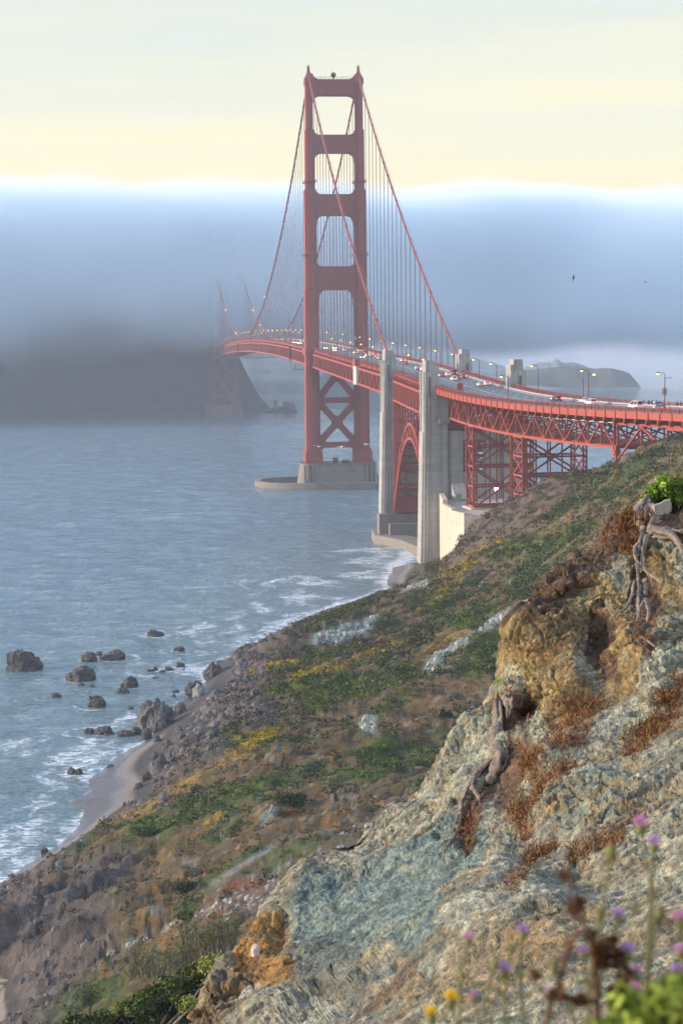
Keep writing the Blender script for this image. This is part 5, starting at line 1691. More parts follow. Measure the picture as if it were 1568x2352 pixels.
for k, (x0, x1, y0, y1, n_, lb) in enumerate(((300, 420, 2215, 2130, 90, 'thicket of thin bare grey twigs behind the leafy bush at lower left'), (420, 545, 2195, 2075, 110, 'taller bare twiggy shrub with a few leaves, right of the twig thicket'))):
    P0 = at((x0+x1)/2, y0+40, 104.0)
    th = empty('bare_shrub', P0, lb, 'shrub', 'bare shrubs at the bottom left')
    mb = MB()
    tips = []
    for i in range(n_ if k == 0 else 95):
        a = rs.rand()
        b_ = np.array(at(x0+(x1-x0)*a, y0+20-40*a*k+rs.rand()*14, 104+rs.normal()))
        h_ = (rs.uniform(.35, 1.0))*(y0-y1)*104/FPX
        p1 = b_+np.array((rs.normal()*.16, rs.normal()*.16, h_*.5))
        p2 = p1+np.array((rs.normal()*.22, rs.normal()*.2, h_*.5))
        mb.tube([b_, p1, p2], [.030, .02, .008], 3)
        for j in range(3):
            f_ = rs.uniform(.3, .9)
            q0 = b_+(p2-b_)*f_
            q1 = q0+np.array((rs.normal()*.22, rs.normal()*.2, h_*.22*rs.rand()+.1))
            mb.tube([q0, q1], [.013, .006], 3)
            tips.append(q1)
    mb.build('twig', M_twig, th)
    tips = np.array(tips)
    V, F, c_ = leaf_cloud(tips, np.full(len(tips), .12), 1.0, 5+7*k, .09, np.array([(.10, .11, .03)])*np.ones((len(tips), 1)), .35, 8+k)
    obj('foliage', np_mesh('foliage', V, F, M_leaf, cols=c_), th)
# evergreen shrub on the cliff top, upright fronds
P0 = at(1530, 1165, 33.3)
th = empty('evergreen_shrub', P0, 'bright green upright evergreen shrub on the cliff top behind the tree stump', 'bush')
VS, FS, CS, off = [], [], [], 0
mb = MB()
for i in range(190):
    x = 1478+rs.rand()*170
    top_ = 1142-44*math.sin(min(1, (x-1470)/75)*math.pi/2)-rs.rand()*14+max(0, x-1600)*.15
    y0 = 1172-rs.rand()*20
    b_ = at(x+rs.normal()*4, y0, 33.3+rs.normal()*.2)
    t_ = at(x+rs.normal()*6, max(min(top_+rs.rand()**.7*60, y0-14), top_), 33.3+rs.normal()*.2)
    mb.tube([b_, t_], [.012, .004], 3)
    nl = 16
    f_ = np.linspace(.2, 1, nl)[:, None]
    cc = b_+(t_-b_)*f_
    bright = rs.rand()
    V, F, c_ = leaf_cloud(cc, np.full(nl, .055), 1.6, 9, .055, mix(np.array((.03, .06, .012)), np.array((.20, .30, .03)), bright)*np.ones((nl, 1))*(.6+.6*f_), .3, 20+i)
    VS.append(V); FS.append(F+off); CS.append(c_); off += len(V)
obj('foliage', np_mesh('foliage', np.concatenate(VS), np.concatenate(FS), M_leaf, cols=np.concatenate(CS)), th)
mb.build('stem', M_twig, th)
# dry rust-coloured grass on the cliff
gv, gu = np.meshgrid(np.arange(1090, 2420, 5.0), np.arange(440, 1640, 5.0), indexing='ij')
okg = gu > np.interp(gv, vv, uL)+6
rm = np.zeros(gu.shape)
for q in RUST: rm = np.maximum(rm, np.clip(1.35*gau(gu, gv, *q), 0, 1))
for q in ((1435, 1205, 40, 22, 45), (1180, 1600, 30, 8, 5), (1562, 1140, 30, 20, 0)): rm = np.maximum(rm, np.clip(1.3*gau(gu, gv, *q), 0, 1))
rm = rm*sst(fbm(np.stack([gu/30, gv/30, gu*0], -1), 3), -.25, .25)*okg
sel = rs.choice(rm.size, 1000, p=(rm**1.5/(rm**1.5).sum()).ravel())
VS, CS = [], []
for k in sel:
    P = cliff_at(gu.ravel()[k]+rs.normal()*2, gv.ravel()[k]+rs.normal()*2, .0)
    base_c = np.array((.18, .070, .026)) if rs.rand() < .6 else np.array((.24, .14, .055))
    big = 1.25 if gv.ravel()[k] < 1270 else .8
    for j in range(11):
        L = rs.uniform(.07, .20)*big
        lean = rs.normal(size=3)*.55+np.array((-.1, -.25, .75))
        lean /= np.linalg.norm(lean)
        p0 = P+rs.normal(size=3)*.04
        p1 = p0+lean*L*.6
        p2 = p1+(lean+np.array((0, 0, -.5))+rs.normal(size=3)*.2)*L*.4
        sd = np.cross(lean, rs.normal(size=3))
        sd = sd/np.linalg.norm(sd)*.006*big
        VS += [p0-sd, p0+sd, p1+sd*.8, p1-sd*.8, p1-sd*.8, p1+sd*.8, p2+sd*.2, p2-sd*.2]
        cc = base_c*(.55+.8*rs.rand())
        CS += [cc]*8
V = np.array(VS)
tag(obj('dry_grass', np_mesh('dry_grass', V, np.arange(len(V)).reshape(-1, 4), M_leaf, cols=np.array(CS))), kind='stuff')
# dry straw tuft on the skyline at the right edge
VS, CS = [], []
for i in range(420):
    b_ = at(rs.uniform(1535, 1680), 1185-rs.rand()*30, 33.6+rs.normal()*.2)
    lean = np.array((rs.normal()*.3, rs.normal()*.3, 1.0))
    L = rs.uniform(.2, .6)
    p1 = b_+lean*L*.6
    p2 = p1+(lean+rs.normal(size=3)*.5)*L*.4
    sd = np.array((.006, .002, 0))
    VS += [b_-sd, b_+sd, p1+sd*.7, p1-sd*.7, p1-sd*.7, p1+sd*.7, p2+sd*.1, p2-sd*.1]
    CS += [np.array((.34, .20, .085))*(.6+.7*rs.rand())]*8
V = np.array(VS)
tag(obj('straw_grass', np_mesh('straw_grass', V, np.arange(len(V)).reshape(-1, 4), M_leaf, cols=np.array(CS))), 'tuft of pale straw coloured dry grass on the cliff top at the right edge', 'grass tuft')

# ------------------------------------------------------------------ rocks
M_rock = mat('dark_sea_rock', (0.060, 0.054, 0.050), 0.75, noise=(0.9, 8, 0.4), bump=(1.6, 0.9, 0.5))
M_rockg = mat('grey_boulder', (0.115, 0.110, 0.105), 0.9, noise=(0.8, 8, 0.35), bump=(1.6, 0.9, 0.5), streak=(.8, .3, .5, (.06, .055, .05)))
M_rockp = mat('pale_boulder', (0.26, 0.26, 0.23), 0.9, noise=(1.2, 8, 0.35), bump=(2.5, 0.9, 0.3))
def rock(x0, x1, y0, y1, label, seed, m=M_rock, group='sea rocks', zb=0.0, pk=0.0, name='rock', pos=None):
    xc = (x0+x1)/2
    if pos is None:
        P = at_z(xc, y1, zb) if zb is not None else hill_hit(xc, y1)[0]
    else: P = pos
    Z = (P-CAM) @ _fw
    wd, ht = (x1-x0)*Z/FPX, (y1-y0)*Z/FPX
    n_, m_ = 34, 22
    V, F = rock_unit(seed, n_, m_)
    Q = V/np.abs(V).max(0)
    Q = Q*(1+0.0)
    lat = _r*1.0
    dpt = np.array([-_r[1], _r[0], 0])
    hgt_ = np.clip(Q[:, 2], -0.4, 1)
    shear = pk*np.clip(hgt_, 0, 1)
    loc = (Q[:, 0]+shear)[:, None]*lat*wd/2+Q[:, 1][:, None]*dpt*wd*.42+hgt_[:, None]*np.array((0, 0, 1.0))*ht*1.02
    loc = loc+0.06*wd*np.stack([gnoise(loc/(wd*.16)+seed), gnoise(loc/(wd*.16)+seed+5), gnoise(loc/(wd*.16)+seed+9)], -1)+.025*wd*np.stack([gnoise(loc/(wd*.06)+seed), gnoise(loc/(wd*.06)+seed+5), gnoise(loc/(wd*.06)+seed+9)], -1)
    loc += dpt*wd*.30
    o = obj(name, np_mesh(name, loc, F, m))
    o.location = P
    return tag(o, label, 'rock', group)
SEA = [
 (10, 97, 1493, 1541, 'largest sea rock, broad and dark with a blunt peak, at the far left', 0, -.15),
 (184, 226, 1498, 1520, 'left half of the low twin rock, second row from the open sea', 1, 0),
 (225, 290, 1493, 1517, 'longer right half of the low twin rock, second row from the open sea', 2, .1),
 (218, 238, 1496, 1507, 'small rock peeping between the two halves of the twin rock', 3, 0),
 (148, 223, 1532, 1565, 'dark rock with a jagged crown, below the twin rock', 4, 0),
 (275, 319, 1555, 1582, 'squarish brown rock right of the jagged rock', 5, .2),
 (264, 298, 1581, 1594, 'flat low rock at the foot of the squarish brown rock', 6, 0),
 (198, 244, 1597, 1625, 'rounded upright rock standing alone below the jagged rock', 7, 0),
 (334, 378, 1447, 1464, 'farthest sea rock, alone near the open water', 8, -.2),
 (397, 429, 1486, 1497, 'thin low rock between the farthest rock and the shore', 9, 0),
 (402, 425, 1521, 1533, 'small humped rock just off the shore boulders', 10, 0),
 (117, 141, 1590, 1602, 'small flat rock left of the rounded upright rock', 11, 0),
 (179, 196, 1569, 1578, 'left one of two tiny rocks under the jagged rock', 12, 0),
 (203, 219, 1573, 1580, 'right one of two tiny rocks under the jagged rock', 13, 0),
 (336, 356, 1536, 1543, 'leftmost of a row of three tiny rocks in the surf', 14, 0),
 (350, 364, 1531, 1541, 'pointed middle rock of a row of three in the surf', 15, 0),
 (364, 380, 1539, 1545, 'rightmost of a row of three tiny rocks in the surf', 16, 0),
 (190, 218, 1672, 1685, 'ragged dark rock at the left end of the rock bar', 17, 0),
 (212, 262, 1670, 1688, 'brown oblong rock in the rock bar left of the beach', 18, .1),
 (266, 308, 1677, 1693, 'low dark rock between the rock bar and the big shore boulder', 19, 0),
 (154, 176, 1762, 1779, 'left rock of the wet pair off the beach', 20, 0),
 (170, 192, 1766, 1780, 'right rock of the wet pair off the beach', 21, 0),
 (244, 265, 1756, 1767, 'small black rock at the edge of the wash on the beach', 22, 0),
 (293, 308, 1622, 1630, 'tiny rock beside the big shore boulder', 23, 0),
 (394, 414, 1585, 1591, 'flat rock awash left of the dark shore boulders', 24, 0),
 (393, 405, 1594, 1602, 'tiny dark stone awash left of the pale boulder', 25, 0),
 (375, 400, 1532, 1541, 'small rock just inshore of the row of three', 26, 0),
 (349, 366, 1555, 1559, 'rock barely breaking the surface near the squarish rock', 27, 0),
]
for q in SEA: rock(*q[:5], seed=q[5]+40, pk=q[6])
SHORE = [
 (302, 404, 1600, 1672, 'huge dark boulder with a peaked top on the shore, biggest of all', 1, M_rockg, .3, .1),
 (344, 392, 1632, 1676, 'grey boulder leaning on the front of the huge dark boulder', 2, M_rockg, .4, 0),
 (421, 470, 1563, 1594, 'dark rounded boulder up the shore from the huge one', 3, M_rock, .5, 0),
 (440, 476, 1572, 1600, 'pale grey boulder beside the dark rounded boulder', 4, M_rockp, .8, 0),
 (466, 518, 1524, 1557, 'dark jagged boulder at the top of the boulder line', 5, M_rock, .6, 0),
 (493, 520, 1517, 1530, 'small dark boulder behind the jagged one, by the point', 6, M_rock, .3, 0),
 (336, 392, 1727, 1786, 'tall grey rock with vertical clefts at the back of the beach', 7, M_rockg, 1.8, 0),
 (368, 404, 1698, 1730, 'grey boulder above the tall cleft rock', 8, M_rockg, 2.2, 0),
 (423, 446, 1678, 1706, 'pale reddish boulder on the rubble slope', 9, M_rockp, 3.2, 0),
 (323, 351, 1671, 1692, 'dark boulder below the huge boulder, at the sand edge', 10, M_rock, .8, 0),
 (300, 326, 1670, 1684, 'flat dark boulder at the water side of the huge boulder', 11, M_rock, .3, 0),
 (323, 350, 1775, 1799, 'brown boulder at the foot of the tall cleft rock', 12, M_rock, 1.6, 0),
 (306, 332, 1797, 1814, 'dark boulder alone on the dry sand', 13, M_rock, 1.6, 0),
 (390, 424, 1738, 1770, 'dark boulder right of the tall cleft rock', 14, M_rock, 2.8, 0),
 (345, 392, 1785, 1812, 'heap-like dark boulder among the driftwood', 15, M_rock, 2.0, 0),
 (398, 430, 1612, 1636, 'brownish boulder right of the huge boulder', 16, M_rockg, 1.2, 0),
 (440, 466, 1655, 1676, 'grey boulder halfway up the rubble slope', 17, M_rockg, 3.0, 0),
 (400, 425, 1668, 1690, 'grey boulder in the rubble below the pale reddish one', 18, M_rockg, 2.0, 0),
 (352, 372, 1690, 1705, 'small boulder between the huge boulder and the cleft rock', 19, M_rock, 1.5, 0),
 (92, 112, 1945, 1962, 'dark boulder at the tip of the spur by the foam', 20, M_rock, .6, 0),
]
for q in SHORE: rock(*q[:5], seed=q[5]+90, m=q[6], group='shore boulders', zb=q[7], pk=q[8], name='boulder')
for q in ((617, 636, 1848, 1874, 'white upright boulder at the foot of the large dark bush', M_rockp), (828, 846, 1650, 1672, 'pale pink boulder in the small outcrop on the slope', M_rockp), (372, 388, 2235, 2262, 'pale green stone on the lower slope above the twigs', M_rockp), (100, 116, 2228, 2246, 'small grey stone at the foot of the dark cliff', M_rockg), (1195, 1215, 1380, 1394, 'pale slab at the top of the scree streak', M_rockp)):
    rock(*q[:5], seed=int(q[0]), m=q[5], group='pale boulders on the slope', zb=None, name='boulder')
M_rockw = mat('white_stone', (0.62, 0.56, 0.48), .85, noise=(8, 5, .15))
rock(578, 600, 2176, 2200, 'white wedge shaped stone lying on the orange part of the near cliff', 300, m=M_rockw, name='stone', pos=cliff_at(589, 2196, .05), group='stones on the near cliff')
# driftwood at the back of the beach
rs = np.random.RandomState(12)
for i, lb in enumerate(('longest pale driftwood log on the boulder heap behind the beach', 'reddish driftwood log crossing the longest one behind the beach', 'short bleached driftwood log at the right of the heap', 'thin grey driftwood pole leaning out of the heap')):
    P = at_z(372+i*11, 1788+i*3, 3.3)
    a = rs.uniform(-.6, .6)
    d = np.array((math.cos(a), math.sin(a), .12*rs.normal()))
    L = (3.6, 3.0, 1.8, 2.6)[i]
    mb = MB()
    mb.tube([-d*L/2, d*L*.05+np.array((0, 0, .08)), d*L/2], [.17, .15, .09], 7)
    mb.tube([d*L*.15, d*L*.3+np.array((.1, .1, .35))], [.07, .03], 5)
    o = mb.build('driftwood_log', M_wood)
    o.location = P
    tag(o, lb, 'log', 'driftwood on the beach')
P = at_z(12, 2262, 1.6)
mb = MB()
mb.tube([(-3.2, 0, .1), (0, 0, .35), (2.6, .3, .2)], [.34, .3, .2], 8)
mb.tube([(1, 0.1, .3), (1.8, -.2, 1.0)], [.12, .05], 5)
o = mb.build('driftwood_log', mat('bleached_log', (.42, .31, .22), .85, noise=(3, 5, .3)))
o.location = P
tag(o, 'pale orange driftwood log on the cove at the left edge', 'log', 'driftwood on the beach')

# ------------------------------------------------------------------ dead tree remains on the cliff
def root(mb, ptsD, wpx, off=.10, seed=0, n=9):
    """tapering twisted root laid over the rock; ptsD in survey coordinates, wpx (start, end) width"""
    rs = np.random.RandomState(seed)
    ptsD = np.array(ptsD, float)
    m_ = len(ptsD)
    u = np.linspace(0, m_-1, (m_-1)*6+1)
    i0 = np.clip(u.astype(int), 0, m_-2)
    f = (u-i0)[:, None]
    P0 = ptsD[np.clip(i0-1, 0, m_-1)]; P1 = ptsD[i0]; P2 = ptsD[i0+1]; P3 = ptsD[np.clip(i0+2, 0, m_-1)]
    S = .5*((2*P1)+(-P0+P2)*f+(2*P0-5*P1+4*P2-P3)*f**2+(-P0+3*P1-3*P2+P3)*f**3)
    S = S+rs.normal(size=S.shape)*.7
    W = np.array([cliff_at(x, y, off) for x, y in S])
    dz = np.array([(p-CAM) @ _fw for p in W])
    for _ in range(3):
        dz = np.convolve(np.pad(dz, 3, 'edge'), np.ones(7)/7, 'valid')
    W = np.array([at(x, y, z) for (x, y), z in zip(S, dz)])
    r = np.linspace(wpx[0], wpx[1], len(S))*dz/FPX/2
    r = r*(1+.16*np.sin(np.arange(len(S))*1.3+seed)+.08*rs.normal(size=len(S)))
    k0 = len(mb.v)
    mb.tube(W, np.maximum(r, .004), n)
    V = np.array(mb.v[k0:])                                                     # flutes and twist
    ang = np.tile(np.arange(n), len(S))*2*math.pi/n
    cenW = np.repeat(W, n, 0)
    g_ = 1+.34*np.sin(ang*3+np.repeat(np.arange(len(S)), n)*.35+seed)
    V = cenW+(V-cenW)*g_[:, None]
    mb.v[k0:] = [tuple(p) for p in V]
ZA = lambda a, b: ((2050+.2978*a)/1.4694, (1560+.2978*b)/1.4694)
ZB_ = lambda a, b: ((1400+.5765*a)/1.4694, (2200+.5765*b)/1.4694)
st = empty('tree_stump', cliff_at(1480, 1200, 0), 'sawn grey tree stump with long twisted roots hanging down the cliff', 'tree stump')
mb = MB()
Pb = [cliff_at(*ZA(*q), .35) for q in ((510, 480), (705, 412), (718, 560), (662, 632), (540, 640), (528, 590))]
zc = np.mean([(p-CAM) @ _fw for p in Pb])
front = [at(*ZA(*q), zc-.38) for q in ((510, 480), (600, 455), (640, 425), (705, 412), (722, 480), (718, 560), (662, 632), (600, 650), (540, 640), (528, 590), (515, 540))]
back = [p+np.array((.10, .75, -.18)) for p in front]
nf = len(front)
lip = [np.mean(front, 0)+(p-np.mean(front, 0))*.86+(CAM-p)/np.linalg.norm(CAM-p)*.03 for p in front]
mb.add(lip+front+back, [tuple(range(nf-1, -1, -1))]+[(i, (i+1) % nf, nf+(i+1) % nf, nf+i) for i in range(nf)]+[(nf+i, nf+(i+1) % nf, 2*nf+(i+1) % nf, 2*nf+i) for i in range(nf)])
M_cut = mat('sawn_wood', (.30, .255, .205), .9, noise=(16, 6, .25), bump=(30, .5, .01))
mb.build('cut_face', M_cut, st)
for sd, (pp, wd, of) in enumerate((
    ([(440, 405), (385, 470), (345, 540), (348, 640), (395, 735)], (100, 60), .30),
    ([(455, 395), (448, 480), (432, 580), (425, 690)], (70, 50), .34),
    ([(500, 480), (522, 590), (485, 700), (470, 790)], (56, 60), .38),
    ([(560, 650), (510, 690), (475, 760)], (90, 60), .34),
    ([(455, 830), (405, 960), (392, 1090), (420, 1215), (520, 1300), (615, 1368)], (66, 22), .22),
    ([(468, 775), (600, 785), (715, 830), (790, 900), (832, 990), (862, 1100)], (110, 30), .30),
    ([(640, 760), (740, 790), (860, 785), (980, 800)], (70, 60), .34),
    ([(520, 840), (620, 860), (720, 850)], (50, 30), .26),
    ([(385, 870), (312, 960), (300, 1050), (342, 1140), (400, 1220), (485, 1295)], (44, 16), .20),
    ([(400, 740), (385, 830), (360, 930), (340, 1060)], (60, 36), .20),
    ([(330, 1150), (338, 1270), (352, 1400)], (46, 30), .16),
    ([(395, 1000), (380, 1120), (376, 1250)], (40, 20), .16),
    ([(305, 1350), (282, 1430), (270, 1530), (222, 1620), (160, 1690), (112, 1682), (70, 1742), (20, 1680), (-10, 1640)], (40, 14), .18),
    ([(300, 1460), (360, 1490), (385, 1540), (330, 1610)], (16, 8), .16),
    ([(425, 1330), (428, 1440), (420, 1510)], (52, 44), .16),
    ([(430, 1540), (365, 1650), (300, 1750), (250, 1805)], (34, 8), .16),
    ([(430, 1560), (462, 1690), (445, 1815)], (50, 32), .16),
    ([(352, 1400), (340, 1540), (350, 1700), (330, 1820), (318, 1900), (372, 1980), (460, 2030), (535, 2092)], (50, 16), .16),
    ([(190, 1745), (250, 1755), (320, 1750)], (12, 6), .14),
    ([(735, 690), (790, 660), (860, 615)], (22, 10), .30),
    ([(560, 2040), (595, 2090)], (14, 6), .12),
    ([(725, 2190), (780, 2240), (770, 2310)], (14, 7), .12),
    ([(420, 1230), (490, 1340), (500, 1420)], (24, 10), .16))):
    mb = MB()
    root(mb, [ZA(*q) for q in pp], (wd[0]*.2978/1.4694, wd[1]*.2978/1.4694), of+.10, sd, 10 if wd[0] > 40 else 7)
    mb.build('root', M_wood, st, True)
lg = empty('dead_trunk', cliff_at(1130, 1720, 0), 'splintered dead trunk with roots lying down a cleft in the cliff face', 'dead trunk')
for sd, (pp, wd, of, nm) in enumerate((
    ([(482, 285), (478, 360), (476, 440), (462, 510)], (44, 62), .20, 'trunk'),
    ([(498, 290), (505, 380), (500, 470)], (26, 30), .24, 'trunk'),
    ([(462, 500), (474, 560), (490, 590), (500, 620)], (64, 80), .20, 'trunk'),
    ([(500, 610), (470, 690), (430, 775)], (84, 40), .18, 'trunk'),
    ([(525, 262), (540, 320), (545, 385)], (34, 20), .28, 'slab'),
    ([(522, 258), (550, 285), (575, 268)], (26, 14), .30, 'slab'),
    ([(570, 270), (560, 330), (556, 370)], (20, 12), .26, 'slab'),
    ([(520, 535), (540, 590), (530, 650), (508, 715)], (18, 9), .22, 'root'),
    ([(352, 735), (335, 790), (372, 850), (345, 900), (330, 960)], (26, 26), .16, 'root'),
    ([(372, 850), (382, 900), (378, 935)], (20, 8), .15, 'root'),
    ([(275, 900), (262, 970), (240, 1060), (208, 1110), (175, 1150), (165, 1225)], (30, 9), .14, 'root'),
    ([(250, 960), (225, 1040), (205, 1140)], (18, 8), .13, 'root'),
    ([(440, 640), (375, 700), (320, 780), (280, 860), (262, 930)], (40, 16), .13, 'root'),
    ([(400, 660), (360, 740), (300, 800)], (24, 8), .14, 'root'))):
    mb = MB()
    root(mb, [ZB_(*q) for q in pp], (wd[0]*.5765/1.4694, wd[1]*.5765/1.4694), of+.14, sd+60, 10 if wd[0] > 30 else 7)
    mb.build(nm, M_wood, lg, True)
# ------------------------------------------------------------------ street lamps
ORD = ['nearest', 'second', 'third', 'fourth', 'fifth', 'sixth', 'seventh', 'eighth', 'ninth', 'tenth', 'eleventh', 'twelfth', 'thirteenth', 'fourteenth', 'fifteenth', 'sixteenth', 'seventeenth', 'eighteenth', 'nineteenth', 'twentieth', 'twenty-first', 'twenty-second', 'twenty-third', 'twenty-fourth', 'twenty-fifth', 'twenty-sixth', 'twenty-seventh', 'twenty-eighth']
def t_at(px, off, a=-456.0, b=-800.0, zoff=0.0):
    ts = np.arange(a, b, -.5 if b < a else .5)
    x = np.array([proj(on(t, off, road(t)+zoff))[0] for t in ts])
    return float(ts[np.argmin(np.abs(x-px))])
def lamp_proto(h, dbl=False):
    """local frame: +x points over the road"""
    P, A, H, G = MB(), MB(), MB(), MB()
    P.tube([(0, 0, 0), (0, 0, .5), (0, 0, .5), (0, 0, h*.6), (0, 0, h-.9)], [.24, .22, .15, .13, .10], 8)
    arm = [(0, 0, h-.9), (.05, 0, h-.35), (.35, 0, h-.03), (.9, 0, h+.04), (1.7, 0, h)]
    A.tube(arm, [.10, .09, .08, .07, .07], 6)
    H.tube([(1.5, 0, h+.02), (1.75, 0, h+.05), (2.3, 0, h+.02), (2.55, 0, h-.03)], [.12, .27, .25, .10], 8)
    G.ball((2.08, 0, h-.17), .36, 10, 6, (1.15, .8, .62))
    return P, A, H, G
_pr = {}
for h in (7.6, 9.2):
    P, A, H, G = lamp_proto(h)
    _pr[h] = (P.mesh('pole', M_dark, True), A.mesh('arm', M_dark, True), H.mesh('lamp_head', M_dark, True), G.mesh('lens', M_lampglow, True), None)
def place_lamp(t, side, h, label, over=1):
    c = on(t, side*10.7 if t > T_V else side*11.2, road(t)+.2)
    e = axis(t)[1]
    th = empty('street_lamp', c, label, 'street lamp', 'street lamps along the bridge')
    a = math.atan2(e[1], e[0])+(math.pi if side*over > 0 else 0)
    th.rotation_euler = (0, 0, a)
    hd = None
    for nm, me in zip(('pole', 'arm', 'lamp_head', 'lens'), _pr[h][:4]):
        o = bpy.data.objects.new(nm, me)
        C.objects.link(o)
        o.parent = hd if nm == 'lens' else th
        if nm == 'lamp_head': hd = o
    return th
E_T = [-173, -216.6, -260.5, -304.5, -347, -395.9, -431]+[-128, -83, -38]
W_T = [-236, -279.5, -349, -388, -192, -148, -104, -60]
for side, lst, nm in ((1, E_T, 'far'), (-1, W_T, 'near')):
    for i, t in enumerate(sorted(lst)):
        place_lamp(t, side, 7.6, 'lit street lamp on the %s side of the road, %s one between pylons and tower' % (nm, ORD[i]))
    for i in range(23):
        place_lamp(47+45.7*i, side, 7.6, 'street lamp on the %s side, %s one past the near tower, towards the fog' % (nm, ORD[i]))
place_lamp(t_at(1235, 11.2), 1, 9.2, 'tall lit lamp on the far railing just right of the rightmost pylon')
l2 = place_lamp(t_at(1350, 11.2), 1, 9.2, 'tall double armed lamp on the far railing in front of the island')
l3 = place_lamp(t_at(1525, 11.2), 1, 9.2, 'tall lamp with a sign board on its pole, at the right by the people')
place_lamp(t_at(1166, -11.2), -1, 7.6, 'red lamp post on the near kerb in front of the rightmost pylon', over=-1)
for l in (l2, l3):                                                    # second, shorter arm
    mb = MB()
    mb.tube([(0, 0, 7.3), (-.4, 0, 7.9), (-1.5, 0, 7.9)], [.08, .07, .06], 6)
    o = mb.mesh('arm', M_dark, True)
    q = bpy.data.objects.new('arm', o); C.objects.link(q); q.parent = l
    mb = MB()
    mb.ball((-1.7, 0, 7.85), .34, 10, 6, (1.3, .8, .6))
    q2 = bpy.data.objects.new('lens', mb.mesh('lens', M_lampglow if l is l2 else M_barrier, True)); C.objects.link(q2); q2.parent = q
mb = MB()
mb.span(-.75, .75, -.16, -.10, 3.3, 5.1)
q = bpy.data.objects.new('sign_board', mb.mesh('sign_board', M_barrier)); C.objects.link(q); q.parent = l3
mb = MB()
mb.tube([(0, 0, 0), (0, 0, 7.0)], [.13, .10], 6)
c = on(t_at(1339, 11.2), 11.2, road(-560)+.2)
o = mb.build('post', M_dark); o.location = c
tag(o, 'bare dark post standing left of the double armed lamp', 'post')
# signs on the near kerb
for px, dz, w_, h_, m_, lb in ((1056, 2.2, 1.9, 2.4, M_steel2, 'red box shaped sign on a post at the near kerb, beside the white cars'),):
    t = t_at(px, -10.2)
    th = empty('road_sign', on(t, -10.2, road(t)+.2), lb, 'sign')
    mb = MB(); mb.tube([on(t, -10.2, road(t)+.2), on(t, -10.2, road(t)+4)], .09, 6); mb.build('pole', M_dark, th)
    mb = MB(); p = on(t, -10.2, road(t)); mb.box((p[0], p[1], p[2]+2.2), (w_, .25, h_)); mb.build('panel', m_, th)
for t, off, z, w_, lb in ((-386, -11.2, 2.8, 1.1, 'small white sign board low on the lamp post between the near pylons'), (4.0, 9.6, 6.2, 2.3, 'grey sign board on the right leg of the near tower'), (-352, 12.2, 3.6, 1.0, 'small white sign on the face of the pylon at the right hand cable')):
    mb = MB()
    p = on(t, off, road(t)+z)
    mb.box((p[0], p[1]-.35 if t < 0 else p[1]-10, p[2]), (w_, .12, w_*.9))
    tag(mb.build('sign_board', M_barrier), lb, 'sign')
